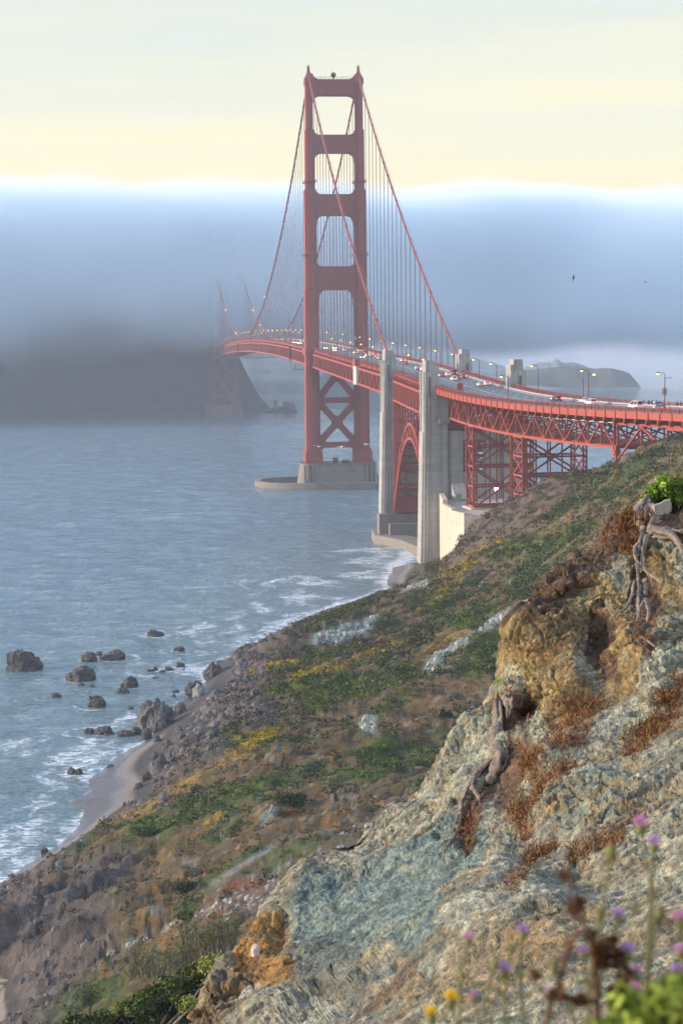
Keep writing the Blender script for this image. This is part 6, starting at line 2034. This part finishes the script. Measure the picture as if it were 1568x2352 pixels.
# ------------------------------------------------------------------ vehicles
M_glass = mat('car_glass', (.02, .022, .026), .12)
M_tyre = mat('tyre', (.02, .02, .02), .9)
M_head = mat('headlight', (1, .95, .8), .3, emit=((1, .82, .45), 14))
M_tail = mat('tail_light', (.5, .02, .02), .3, emit=((1, .06, .03), 3.0))
CARC = {'white': (.72, .72, .71), 'silver': (.42, .44, .46), 'black': (.022, .022, .026), 'dark grey': (.07, .075, .085), 'red': (.34, .03, .025), 'cream': (.66, .60, .46), 'blue': (.05, .08, .17)}
CARM = {k: mat('car_paint_'+k.replace(' ', '_'), v, .3) for k, v in CARC.items()}
def car_proto(kind):
    if kind == 'sedan': prof = [(-2.25, .35, .75), (-2.2, .3, .95), (-1.55, .28, 1.02), (1.05, .28, .98), (2.1, .3, .78), (2.25, .35, .6)]; cab = [(-1.75, 1.0), (-1.05, 1.43), (.25, 1.46), (1.1, .98)]; W = .9
    elif kind == 'suv': prof = [(-2.3, .4, .9), (-2.25, .36, 1.12), (-1.5, .34, 1.15), (1.0, .34, 1.12), (2.15, .36, 1.0), (2.3, .4, .75)]; cab = [(-2.2, 1.12), (-1.95, 1.72), (.2, 1.76), (1.05, 1.12)]; W = .95
    else: prof = [(-2.6, .4, 1.0), (-2.55, .36, 1.2), (-1.5, .34, 1.2), (1.4, .34, 1.15), (2.4, .36, .95), (2.55, .4, .7)]; cab = [(-2.5, 1.2), (-2.4, 2.15), (1.0, 2.1), (1.75, 1.15)]; W = 1.0
    b = MB()
    n = len(prof)
    for y, z0, z1 in prof:
        k = .93 if abs(y) > 2 else 1
        b.v += [(-W*k, y, z0), (W*k, y, z0), (W*k, y, (z0+z1)/2), (W*k*.94, y, z1), (-W*k*.94, y, z1), (-W*k, y, (z0+z1)/2)]
    for i in range(n-1):
        for k in range(6): b.f.append((i*6+k, i*6+(k+1) % 6, (i+1)*6+(k+1) % 6, (i+1)*6+k))
    b.f += [tuple(range(5, -1, -1)), tuple((n-1)*6+k for k in range(6))]
    g = MB()
    (y0, z0), (y1, z1), (y2, z2), (y3, z3) = cab
    w0, w1 = W*.92, W*.76
    V = [(-w0, y0, z0), (w0, y0, z0), (w0, y3, z3), (-w0, y3, z3), (-w1, y1, z1), (w1, y1, z1), (w1, y2, z2), (-w1, y2, z2)]
    g.add(V, [(3, 2, 1, 0), (0, 1, 5, 4), (1, 2, 6, 5), (2, 3, 7, 6), (3, 0, 4, 7), (4, 5, 6, 7)])
    b.add([(-w1*1.02, y1-.03, z1-.02), (w1*1.02, y1-.03, z1-.02), (w1*1.02, y2+.03, z2-.02), (-w1*1.02, y2+.03, z2-.02), (-w1*.95, y1+.1, z1+.07), (w1*.95, y1+.1, z1+.07), (w1*.95, y2-.1, z2+.07), (-w1*.95, y2-.1, z2+.07)], [(3, 2, 1, 0), (0, 1, 5, 4), (1, 2, 6, 5), (2, 3, 7, 6), (3, 0, 4, 7), (4, 5, 6, 7)])
    for sx in (-1, 1):
        for (ya, za), (yb, zb) in (((y0, z0), (y1, z1)), ((y3, z3), (y2, z2))): b.beam((sx*w0, ya, za), (sx*w1, yb, zb), .1, .1)
        b.beam((sx*w0, (y0+y3)/2-.2, z0), (sx*w1, (y1+y2)/2, z1), .08, .1)
    wl, hl, tl = MB(), MB(), MB()
    wl.tube([(-.11, 0, 0), (.11, 0, 0)], .34, 12)
    hl.ball((0, 0, 0), .23, 8, 5, (1.15, .4, .7))
    tl.span(-.2, .2, -.05, .05, -.16, .16)
    return dict(body=b, glass=g.mesh('windows', M_glass), wheel=wl.mesh('wheel', M_tyre), head=hl.mesh('headlight', M_head, True), tail=tl.mesh('tail_light', M_tail), W=W, y0=prof[0][0], y1=prof[-1][0], zl=(prof[0][1]+prof[0][2])/2+.12, mats={})
PROTO = {k: car_proto(k) for k in ('sedan', 'suv', 'van')}
zD = lambda a, b: ((1100+.2551*a)/1.4694, (1120+.2551*b)/1.4694)
z4 = lambda a, b: ((1250+.2551*a)/1.4694, (1150+.2551*b)/1.4694)
z5 = lambda a, b: ((1600+.449*a)/1.4694, (1150+.449*b)/1.4694)
z2 = lambda a, b: ((950+.2551*a)/1.4694, (750+.2551*b)/1.4694)
z7 = lambda a, b: ((650+.2551*a)/1.4694, (950+.2551*b)/1.4694)
CARS = [(zD(78, 262), 'sedan', 'dark grey', -1), (zD(240, 257), 'suv', 'white', 1), (zD(243, 230), 'sedan', 'white', 1), (zD(412, 292), 'suv', 'white', 1), (zD(440, 268), 'sedan', 'silver', 1), (zD(480, 357), 'suv', 'black', -1), (zD(505, 305), 'van', 'dark grey', 1), (zD(560, 330), 'sedan', 'white', 1), (zD(607, 320), 'sedan', 'white', 1), (zD(683, 314), 'sedan', 'red', 1), (zD(680, 340), 'sedan', 'silver', 1), (zD(700, 367), 'sedan', 'white', 1), (zD(1003, 400), 'suv', 'white', 1), (zD(1043, 432), 'sedan', 'black', 1), (zD(1203, 499), 'sedan', 'silver', 1), (zD(1248, 520), 'suv', 'white', 1), (zD(1300, 494), 'sedan', 'red', 1),
        (z4(935, 480), 'sedan', 'blue', 1), (z4(992, 468), 'sedan', 'white', 1), (z4(1095, 457), 'van', 'black', 1), (z4(1090, 532), 'suv', 'white', 1), (z4(1160, 512), 'sedan', 'dark grey', 1), (z4(1207, 497), 'sedan', 'black', 1), (z4(1422, 605), 'sedan', 'silver', 1), (z4(1532, 592), 'sedan', 'white', 1), (z4(1318, 438), 'van', 'cream', -1),
        (z5(632, 457), 'suv', 'black', 1), (z5(825, 472), 'suv', 'silver', 1), (z5(897, 484), 'suv', 'white', 1), (z5(1228, 514), 'van', 'white', 1), (z5(1400, 524), 'sedan', 'dark grey', 1),
        (z2(65, 1607), 'sedan', 'dark grey', -1), (z2(97, 1607), 'sedan', 'silver', -1), (z2(135, 1615), 'sedan', 'black', -1), (z2(212, 1618), 'suv', 'dark grey', -1), (z2(240, 1588), 'sedan', 'white', 1), (z2(296, 1642), 'sedan', 'silver', -1), (z2(58, 1570), 'sedan', 'red', 1), (z2(105, 1570), 'sedan', 'black', 1), (z2(548, 1682), 'sedan', 'blue', -1), (z7(860, 790), 'sedan', 'dark grey', -1)]
def on_road(x, y):
    zs = np.linspace(430, 2700, 2400)
    for P in CAM+ray(x, y)*zs[:, None]:
        if P[1] >= T_V: t, off = P[1], P[0]
        else:
            d = np.array((RC-P[0], T_V-P[1]))
            t, off = T_V-RC*math.atan2(d[1], d[0]), RC-np.linalg.norm(d)
        if abs(off) < 12.5 and -800 < t < 1250 and P[2] < road(t): return t, off
    return t_at(x, 0, 600, 10), 0.0
rows = []
for (x, y), kind, colr, dr in CARS:
    t, off = on_road(x, y)
    lim_ = 12.0 if colr == 'cream' else 8.6
    off = max(-lim_, min(lim_, off))
    if colr != 'cream': off = min((-7.8, -4.7, -1.6, 1.6, 4.7, 7.8), key=lambda q: abs(q-off))
    rows.append([t, off, kind, colr, dr])
def zone(t): return 'beyond the near tower' if t > 10 else ('between tower and pylons' if t > -330 else ('between the four pylons' if t > -452 else 'on the curved viaduct'))
KN = {'sedan': 'car', 'suv': 'SUV', 'van': 'van'}
cnt = {}
for r_ in sorted(rows, key=lambda r: r[0]):
    k = (r_[3], r_[2], r_[4], zone(r_[0]))
    cnt.setdefault(k, []).append(r_)
for r_ in rows:
    t, off, kind, colr, dr = r_
    k = (colr, kind, dr, zone(t))
    nth = '' if len(cnt[k]) == 1 else ', %s such' % ORD[cnt[k].index(r_)]
    lb = '%s %s with %s %s%s' % (colr, KN[kind], 'headlights on' if dr < 0 else 'tail lights showing', zone(t), nth)
    if colr == 'cream': lb = 'cream service van with headlights on the far sidewalk beside the pylon'
    e = axis(t)[1]
    th = empty('parked_car' if False else {'sedan': 'car', 'suv': 'suv', 'van': 'van'}[kind], on(t, off, road(t)+.02), lb, 'car', 'vehicles on the bridge')
    th.rotation_euler = (0, 0, math.atan2(e[1], e[0])+(math.pi if dr < 0 else 0))
    p = PROTO[kind]
    if colr not in p['mats']:
        p['mats'][colr] = p['body'].mesh('body', CARM[colr])
    W = p['W']
    for nm, me, loc in [('body', p['mats'][colr], (0, 0, 0)), ('windows', p['glass'], (0, 0, 0))]+[('wheel', p['wheel'], (sx*(W-.1), yy, .34)) for sx in (-1, 1) for yy in (-1.4, 1.4)]+[('headlight', p['head'], (sx*W*.72, p['y1']+.02, p['zl'])) for sx in (-1, 1)]+[('tail_light', p['tail'], (sx*W*.75, p['y0']-.03, p['zl']+.15)) for sx in (-1, 1)]:
        o = bpy.data.objects.new(nm, me)
        C.objects.link(o)
        o.parent = th
        o.location = loc
# ------------------------------------------------------------------ people on the far sidewalk
def person(P, face, jacket, trousers, label, seed):
    rs = np.random.RandomState(seed)
    th = empty('person', P, label, 'person', 'people on the far sidewalk')
    th.rotation_euler = (0, 0, face)
    me = bpy.data.meshes.new('body')
    a = rs.uniform(-.1, .1)
    J = [((0, 0, .95), .13), ((0, 0, 1.15), .125), ((0, .01, 1.38), .15), ((0, .01, 1.5), .06), ((0, .03, 1.62), .095), ((0, .03, 1.72), .085),
         ((-.1, 0, .9), .1), ((-.11, .04+a, .5), .065), ((-.12, -.02+a, .08), .045), ((-.12, .12+a, .03), .04),
         ((.1, 0, .9), .1), ((.11, .03-a, .5), .065), ((.12, -.02-a, .08), .045), ((.12, .12-a, .03), .04),
         ((-.2, 0, 1.4), .06), ((-.26, -.03, 1.15), .048), ((-.24, .1, .95), .036), ((-.235, .14, .87), .03),
         ((.2, 0, 1.4), .06), ((.26, -.03, 1.15), .048), ((.24, .1, .95), .036), ((.235, .14, .87), .03)]
    E_ = [(0, 1), (1, 2), (2, 3), (3, 4), (4, 5), (0, 6), (6, 7), (7, 8), (8, 9), (0, 10), (10, 11), (11, 12), (12, 13), (2, 14), (14, 15), (15, 16), (16, 17), (2, 18), (18, 19), (19, 20), (20, 21)]
    me.from_pydata([j[0] for j in J], E_, [])
    o = bpy.data.objects.new('body', me)
    C.objects.link(o)
    o.parent = th
    o.modifiers.new('Skin', 'SKIN')
    for i, j in enumerate(J): me.skin_vertices[0].data[i].radius = (j[1], j[1])
    me.skin_vertices[0].data[0].use_root = True
    o.modifiers.new('Sub', 'SUBSURF').levels = 1
    o.modifiers['Sub'].render_levels = 1
    me.materials.append(mat('skin', (.42, .27, .19), .6))
    mb = MB()
    mb.tube([(0, 0, .84), (0, 0, .98), (0, 0, 1.2), (0, .01, 1.42), (0, .01, 1.49)], [.2, .19, .19, .19, .09], 12)
    for s in (-1, 1): mb.tube([(s*.17, 0, 1.42), (s*.265, -.03, 1.15), (s*.245, .09, .97)], [.085, .07, .052], 8)
    mb2 = MB()
    for s, q in ((-1, a), (1, -a)): mb2.tube([(s*.09, 0, .93), (s*.11, .04+q, .5), (s*.12, -.02+q, .1)], [.125, .09, .07], 8)
    mb3 = MB()
    mb3.ball((0, .015, 1.68), .125, 10, 7, (1, 1.05, 1))
    for nm, m_, mm in (('jacket', mb, jacket), ('trousers', mb2, trousers), ('hair', mb3, M_hair)):
        q = bpy.data.objects.new(nm, m_.mesh(nm, mm, True))
        C.objects.link(q)
        q.parent = th
M_hair = mat('hair', (.03, .02, .015), .7)
CL = {'violet': mat('violet_cloth', (.10, .05, .42), .8), 'white': mat('white_cloth', (.7, .7, .7), .8), 'dark': mat('dark_cloth', (.025, .025, .032), .85), 'pink': mat('pink_cloth', (.55, .10, .18), .8), 'grey': mat('grey_cloth', (.12, .12, .13), .8)}
for i, (px, c1, lb) in enumerate(((1478, 'dark', 'person in dark clothes standing apart at the left of the group'), (1487, 'violet', 'leftmost person in a violet jacket on the far sidewalk'), (1492, 'dark', 'person in dark jacket between two violet jackets'), (1498, 'violet', 'person in violet jacket beside the one in white'), (1501, 'white', 'only person in a white jacket in the group'), (1506, 'grey', 'person in grey jacket right of the white one'), (1510, 'violet', 'rightmost person in a violet jacket'), (1515, 'dark', 'person in dark coat right of the last violet jacket'), (1519, 'grey', 'person in grey coat next to the tall lamp pole'), (1535, 'pink', 'person in a pink top just right of the lamp pole'), (1555, 'dark', 'left one of two dark clad people at the right edge'), (1559, 'dark', 'right one of two dark clad people at the right edge'))):
    t = t_at(px, 11.6)
    person(on(t, 11.2+.5*(i % 3), road(t)+.2), .6*i, CL[c1], CL['dark' if c1 != 'dark' else 'grey'], lb, i)
# ------------------------------------------------------------------ floodlight, cable lamps
P = at_z(1139, 1147, 24.0)
th = empty('floodlight', P, 'bright white floodlight glowing on the terrace under the viaduct', 'lamp')
mb = MB(); mb.tube([P, P+np.array((0, 0, 3.0))], .1, 6); mb.box(tuple(P+np.array((0, 0, .3))), (1.6, 1.2, .6)); mb.build('post', M_barrier, th)
mb = MB(); mb.ball(tuple(P+np.array((0, -.3, 3.6))), .75, 12, 8, (.8, .5, 1.1)); mb.build('lamp_head', mat('floodlight_glow', (1, 1, 1), .4, emit=((.95, .93, 1), 12)), th)
M_red = mat('red_beacon', (.8, .1, .05), .4, emit=((1, .25, .12), 3.5))
for sx, (x, y) in ((-1, z7(438, 390)), (-1, z7(583, 690)), (-1, z7(950, 228)), (1, z7(828, 387)), (1, z7(750, 672))):
    ts = np.arange(5, 1200, 2.0)
    d = [np.hypot(*(np.array(proj((13.7*sx, t, cable_z(t)))[:2])-(x, y))) for t in ts]
    t = ts[int(np.argmin(d))]
    mb = MB(); mb.ball((13.7*sx, t, cable_z(t)+1.3), .6, 8, 6)
    mb.build('cable_light', M_red, bridge)
# ------------------------------------------------------------------ birds
M_gull = mat('gull_feathers', (.6, .59, .58), .8)
M_bird = mat('dark_bird_feathers', (.06, .06, .07), .8)
def bird(x, y, Z, span, m, label, roll, seed):
    P = at(x, y, Z)
    th = empty('bird', P, label, 'bird', 'birds in flight')
    th.rotation_euler = (0, roll, .5*seed)
    mb = MB()
    s = span
    mb.tube([(0, -.22*s, 0), (0, -.12*s, .01*s), (0, .02*s, .01*s), (0, .14*s, .02*s), (0, .2*s, .02*s)], [.012*s, .045*s, .06*s, .04*s, .012*s], 8)
    mb.add([(-.06*s, -.3*s, 0), (.06*s, -.3*s, 0), (.02*s, -.18*s, .012*s), (-.02*s, -.18*s, .012*s), (0, -.24*s, -.01*s)], [(0, 1, 2, 3), (1, 0, 4), (2, 1, 4), (3, 2, 4), (0, 3, 4)])
    mb.build('body', m).parent = th
    for sx in (-1, 1):
        mb = MB()
        pr = [(.03, .06, -.09, 0), (.22, .10, -.05, .07), (.36, .04, -.06, .06), (.5, -.08, -.11, .02)]
        for x_, y0, y1, z in pr: mb.v += [(sx*x_*s, y0*s, z*s), (sx*x_*s, y1*s, z*s), (sx*x_*s, y1*s, (z-.012)*s), (sx*x_*s, y0*s, (z-.012)*s)]
        for i in range(3):
            for k in range(4): mb.f.append((4*i+k, 4*i+(k+1) % 4, 4*i+4+(k+1) % 4, 4*i+4+k))
        mb.f += [(3, 2, 1, 0), (12, 13, 14, 15)]
        mb.build('wing', m).parent = th
bird(731, 1026, 330, 1.9, M_gull, 'gull with spread wings in front of the left tower foot', .1, 0)
bird(782, 1027, 350, 1.9, M_gull, 'middle gull gliding between the tower legs', -.1, 1)
bird(841, 1021, 330, 1.9, M_gull, 'gull in front of the right tower leg', .15, 2)
bird(1316, 638, 260, 1.0, M_bird, 'small dark bird against the fog at upper right', .9, 3)
bird(1481, 648, 300, 1.1, M_bird, 'farther dark bird low in the fog at right', .2, 4)
# ------------------------------------------------------------------ buildings across the water
M_old = mat('old_station_wall', (.20, .19, .18), .9, noise=(.3, 5, .3))
P = at_z(655, 944, 1.5)
st_ = empty('signal_station', P, 'blocky old signal station on the low point across the strait', 'building')
def blk(x0, x1, y0, y1, nm, m=M_old, dz=0):
    Z = (P-CAM) @ _fw+dz
    a, b = at(x0, y1, Z), at(x1, y0, Z)
    mb = MB(); mb.span(a[0], b[0], a[1], a[1]+9, a[2], b[2]); mb.build(nm, m, st_)
blk(630, 637, 919, 934, 'chimney_block'); blk(651, 661, 922, 941, 'wall'); blk(661, 677, 925, 941, 'wall', dz=-2); blk(672, 679, 930, 943, 'wall', dz=-4)
mb = MB()
Zp = (P-CAM) @ _fw
for i in range(40):
    x = 615+66*i/39
    q = at(x, 946, Zp-3)
    h = 5.5*(1-((x-645)/40)**2)+1.5
    mb.ball((q[0], q[1]+4, 0), max(h, 1.5), 7, 5, (.9, 1.2, .8+.25*math.sin(i*2.1)))
tag(mb.build('low_rock', M_land), 'low dark rock shelf carrying the signal station', 'rock')
from mathutils.bvhtree import BVHTree
fh = bpy.data.objects['far_hills'].data
bv = BVHTree.FromPolygons([v.co.copy() for v in fh.vertices], [tuple(p.vertices) for p in fh.polygons])
M_house = mat('pale_house_wall', (.55, .50, .42), .9)
for i, (x, y, w_, lb) in enumerate(((740, 890, 26, 'long pale house low on the far hillside, left in the tower opening'), (766, 889, 34, 'widest pale house on the far hillside, seen through the tower legs'), (785, 893, 18, 'pale house at right on the far hillside, seen through the tower legs'), (739, 873, 12, 'small pale house higher on the far hillside'))):
    d = Vector(ray(x, y)).normalized()
    hit = bv.ray_cast(Vector(CAM), d)
    if hit[0] is None: continue
    p = hit[0]
    th = empty('house', p, lb, 'house', 'houses on the far hillside')
    mb = MB(); mb.span(p.x-w_/2, p.x+w_/2, p.y-6, p.y+6, p.z-6, p.z+5); mb.build('wall', M_house, th)
    mb = MB(); mb.prism([(p.y-7, p.z+5), (p.y+7, p.z+5), (p.y, p.z+8.5)], 0, p.x-w_/2-.5, p.x+w_/2+.5); mb.build('roof', M_conc, th)
# ------------------------------------------------------------------ fence on the bluff
for (pts_, lb) in ((((1500, 1064), (1508, 1066), (1516, 1067), (1524, 1068), (1532, 1067), (1540, 1066), (1548, 1065), (1556, 1063)), 'row of weathered wooden fence posts on the bluff below the viaduct'), (((1528, 1040), (1536, 1038), (1544, 1036), (1552, 1034), (1560, 1032)), 'short upper row of fence posts near the top of the bluff')):
    hs = [hill_hit(x, y)[0] for x, y in pts_]
    th = empty('wooden_fence', hs[0], lb, 'fence', 'fences on the bluff')
    rs = np.random.RandomState(3)
    for p in hs:
        mb = MB(); mb.tube([p+np.array((0, 0, -.4)), p+np.array((rs.normal()*.08, 0, 1.5+.3*rs.rand()))], .11, 6); mb.build('post', M_wood, th)
    mb = MB()
    for dz in (.6, 1.1): mb.tube([p+np.array((0, 0, dz)) for p in hs], .03, 4)
    mb.build('wire', M_dark, th)
# ------------------------------------------------------------------ bank at our feet, wild flowers on it
gx, gy = np.meshgrid(np.linspace(-14, 16, 90), np.linspace(-8, 12, 70), indexing='ij')
zz = 72.9-1.1*sst(gy, 3.6, 7.5)-9*sst(gy, 6, 12)**1.5+.05*fbm(np.stack([gx, gy, gx*0], -1), 3)
W = CAM[None, None, :]*np.array((1, 1, 0))+gx[..., None]*_r+gy[..., None]*np.array((math.sin(YAW), math.cos(YAW), 0))
W[..., 2] = zz
idx = np.arange(gx.size).reshape(gx.shape)
F = np.stack([idx[:-1, :-1], idx[1:, :-1], idx[1:, 1:], idx[:-1, 1:]], -1).reshape(-1, 4)
tag(obj('ground', np_mesh('ground', W.reshape(-1, 3), F, mat('bank_earth', (.12, .09, .045), .95, noise=(5, 6, .4)), smooth=True)), kind='structure')
M_stem = mat('green_stem', (.13, .125, .045), .8)
M_stemb = mat('dry_brown_stem', (.13, .062, .026), .85, noise=(60, 4, .3))
M_pet = mat('pink_petal', (.55, .24, .42), .7, noise=(80, 3, .3))
M_pur = mat('purple_petal', (.40, .22, .46), .7, noise=(80, 3, .3))
M_yel = mat('yellow_petal', (.75, .50, .02), .6)
M_bud = mat('green_bud', (.16, .15, .045), .8, noise=(90, 3, .3))
M_dry = mat('dry_leaf', (.17, .075, .03), .85, noise=(40, 4, .4))
zF = lambda a, b: (1020.8+.349*a, 1871.5+.349*b)
def flower(hx, hy_, Z, col, label, seed, big=1.0, leaves=6, stemm=None):
    rs = np.random.RandomState(seed)
    H = at(hx, hy_, Z)
    B = np.array((H[0]+rs.normal()*.06, H[1]+rs.normal()*.06, 72.9))
    th = empty('wildflower', B, label, 'flower', 'wild flowers in the foreground')
    mid = (H+B)/2+rs.normal(size=3)*.03
    mb = MB()
    q3 = H*.8+mid*.2+rs.normal(size=3)*.008
    mb.tube([B, mid, q3, H], [.0040, .0030, .0022, .0018], 6)
    mb.build('stem', stemm or M_stem, th)
    if col is not None:
        mb = MB()
        r = .0062*big
        mb.ball(tuple(H), r*.95, 10, 7, (1, 1, 1.25))
        mb.build('bud', M_bud, th)
        mb = MB()
        for i in range(46):
            d = rs.normal(size=3)
            d[2] = abs(d[2])*1.3+.35
            d /= np.linalg.norm(d)
            a = H+np.array((0, 0, r*.7))+d*r*.3
            mb.beam(a, a+d*r*1.5, r*.20, r*.14)
        mb.build('flower_head', col, th)
    else:
        mb = MB()
        mb.ball(tuple(H), .0058*big, 10, 7, (1, 1, 1.4))
        for i in range(8):
            d = rs.normal(size=3); d /= np.linalg.norm(d)
            mb.beam(H, H+d*.012*big, .002, .0015)
        mb.build('bud', M_bud, th)
    for i in range(leaves):
        mb = MB()
        f = rs.uniform(.55, .95)
        p = B+(H-B)*f
        a = rs.uniform(0, 6.28)
        d = np.array((math.cos(a), math.sin(a), .35))
        sd = np.array((-math.sin(a), math.cos(a), 0))*.006
        L = rs.uniform(.02, .05)
        p1, p2 = p+d*L*.5, p+d*L+np.array((0, 0, -.012))
        th_ = np.array((0, 0, .0012))
        mb.add([p, p1-sd, p2, p1+sd, p+th_, p1-sd+th_, p2+th_, p1+sd+th_], [(3, 2, 1, 0), (4, 5, 6, 7), (0, 1, 5, 4), (1, 2, 6, 5), (2, 3, 7, 6), (3, 0, 4, 7)])
        mb.build('leaf', stemm or M_stem, th)
FL = [((1290, 95), 3.3, M_pet, 1.5, 'tallest pink thistle flower, right of the middle of the cliff'), ((1375, 215), 3.2, M_pur, 1.3, 'withered purplish flower just right of the tallest pink one'), ((1145, 690), 3.1, M_pur, 1.2, 'purple flower on a slim stem below the two green buds'), ((1550, 720), 3.0, M_pet, 1.4, 'bright pink flower at the right edge, upper one'), ((515, 790), 3.4, M_pur, 1.2, 'purple flower leaning right, left of the dried stalks'), ((155, 835), 3.4, M_pet, 1.1, 'leftmost pale pink flower of the upper ones'), ((1205, 925), 3.0, M_pur, 1.2, 'lilac flower beside the brown dried leaves'), ((385, 1045), 3.3, M_pur, 1.3, 'vivid purple flower low on the left'), ((905, 925), 3.1, M_pur, .9, 'small lilac flower between two brown stalks'), ((1265, 1060), 3.0, M_pet, 1.1, 'pink flower right of the brown dried leaves'), ((1545, 920), 2.9, M_pet, 1.0, 'pink flower at the right edge, lower one'), ((1525, 1050), 2.9, M_pur, 1.0, 'small purple flower near the lower right corner'), ((190, 1215), 3.3, M_pet, 1.0, 'small pink flower beside the yellow bloom'), ((1098, 1310), 2.9, M_pet, 1.1, 'left one of two pink flowers at the bottom edge'), ((1158, 1305), 2.9, M_pet, 1.1, 'right one of two pink flowers at the bottom edge'), ((680, 1190), 3.1, M_pet, .8, 'tiny pink flower by the dark dried fork'), ((1240, 1170), 2.9, M_pet, 1.0, 'pale pink flower above the green leaves'), ((40, 1240), 3.4, M_yel, 1.5, 'upper yellow flower at the bottom of the cliff'), ((-88, 1340), 3.4, M_yel, 1.4, 'lower yellow flower at the bottom edge, leftmost of all blooms'), ((1090, 250), 3.2, None, 1.7, 'tall green bud on a thin stem left of the tallest flower'), ((1410, 660), 3.1, None, 1.5, 'green bud near the right edge'), ((1020, 650), 3.1, None, 1.4, 'green bud right of the dried brown head'), ((330, 990), 3.3, None, 1.2, 'small green bud above the vivid purple flower'), ((720, 1000), 3.1, None, 1.4, 'green bud left of the brown arching stalk'), ((440, 880), 3.4, None, 1.1, 'slender green stem bud right of the leftmost flowers')]
for i, (q, Z, m_, b_, lb) in enumerate(FL): flower(*zF(*q), Z, m_, lb, 70+i, b_)
# dried brown plant
B = np.array((*at(1370, 2352, 3.0)[:2], 72.9))
th = empty('dried_plant', B, 'dead brown dried weed with curled leaves arching over the flowers', 'plant')
rs = np.random.RandomState(44)
for pp, w0, w1 in (([(1000, 1500), (1000, 1200), (992, 980), (955, 790), (880, 765), (810, 880), (770, 1040), (730, 1160)], 26, 14), ([(800, 350), (830, 470), (800, 620), (850, 660), (920, 730), (960, 800)], 8, 14), ([(660, 1500), (672, 1330), (722, 1175), (850, 1225), (990, 1230)], 22, 18), ([(560, 1010), (590, 1100), (680, 1220), (740, 1200)], 8, 14), ([(1000, 830), (1080, 850), (1150, 950), (1250, 1100), (1310, 1230)], 16, 8), ([(1370, 500), (1410, 580), (1470, 700), (1490, 800)], 6, 8)):
    mb = MB()
    W_ = [at(*zF(*q), 3.0+.04*rs.normal()) for q in pp]
    mb.tube(W_, np.linspace(w0, w1, len(pp))*2.0*.349*3.0/FPX/2, 7)
    mb.build('stalk', M_stemb, th, True)
for (a, b), r in (((860, 590), 34), ((1080, 870), 40), ((1130, 940), 34), ((1060, 1000), 40), ((1180, 1050), 30), ((960, 790), 24), ((820, 860), 20), ((600, 1050), 20), ((1240, 1130), 22), ((750, 1180), 30), ((880, 1230), 30), ((1100, 1150), 18), ((1010, 900), 26), ((780, 400), 20)):
    c = at(*zF(a, b), 3.0)
    mb = MB()
    for i in range(22):
        d = rs.normal(size=3); d /= np.linalg.norm(d)
        s = r*.349*3.0/FPX*2.5
        e = np.cross(d, rs.normal(size=3)); e /= np.linalg.norm(e)
        p1 = c+d*s*.6+e*s*.2
        p2 = c+d*s
        mb.add([c-e*s*.15, p1-e*s*.35, p2, p1+e*s*.35, c+d*.002, p1+d*.003], [(0, 1, 5, 4), (1, 2, 5), (2, 3, 5), (3, 0, 4, 5), (0, 3, 2, 1)])
    mb.build('dry_leaf', M_dry, th)
# green leafy plants in the corner
for k, (lst, lb) in enumerate((([(1440, 2352), (1470, 2335), (1510, 2300), (1550, 2275), (1500, 2345), (1530, 2325), (1560, 2305), (1545, 2350), (1580, 2330), (1475, 2362), (1600, 2300), (1560, 2280)], 'bright yellow green leafy plant in the bottom right corner'), ([(1420, 2310), (1400, 2345), (1430, 2280), (1375, 2360)], 'narrow green leaves among the dried stalks'))):
    B = np.array((*at(lst[0][0], 2352, 2.8)[:2], 72.9))
    th = empty('leafy_plant', B, lb, 'plant', 'leafy plants in the foreground')
    cen = np.array([at(x, y+18, 2.75+.1*rs.normal()) for x, y in lst])
    V, F, c_ = leaf_cloud(cen, np.full(len(cen), .030 if k == 0 else .018), 1.1, 60 if k == 0 else 26, .026, np.array([(.20, .24, .035)])*np.ones((len(cen), 1)), .4, 61+k, fill=.8)
    obj('foliage', np_mesh('foliage', V, F, M_leaf, cols=c_), th)
    mb = MB()
    for c in cen: mb.tube([B+rs.normal(size=3)*np.array((.03, .03, 0)), c], [.005, .003], 5)
    mb.build('stem', M_stem, th)
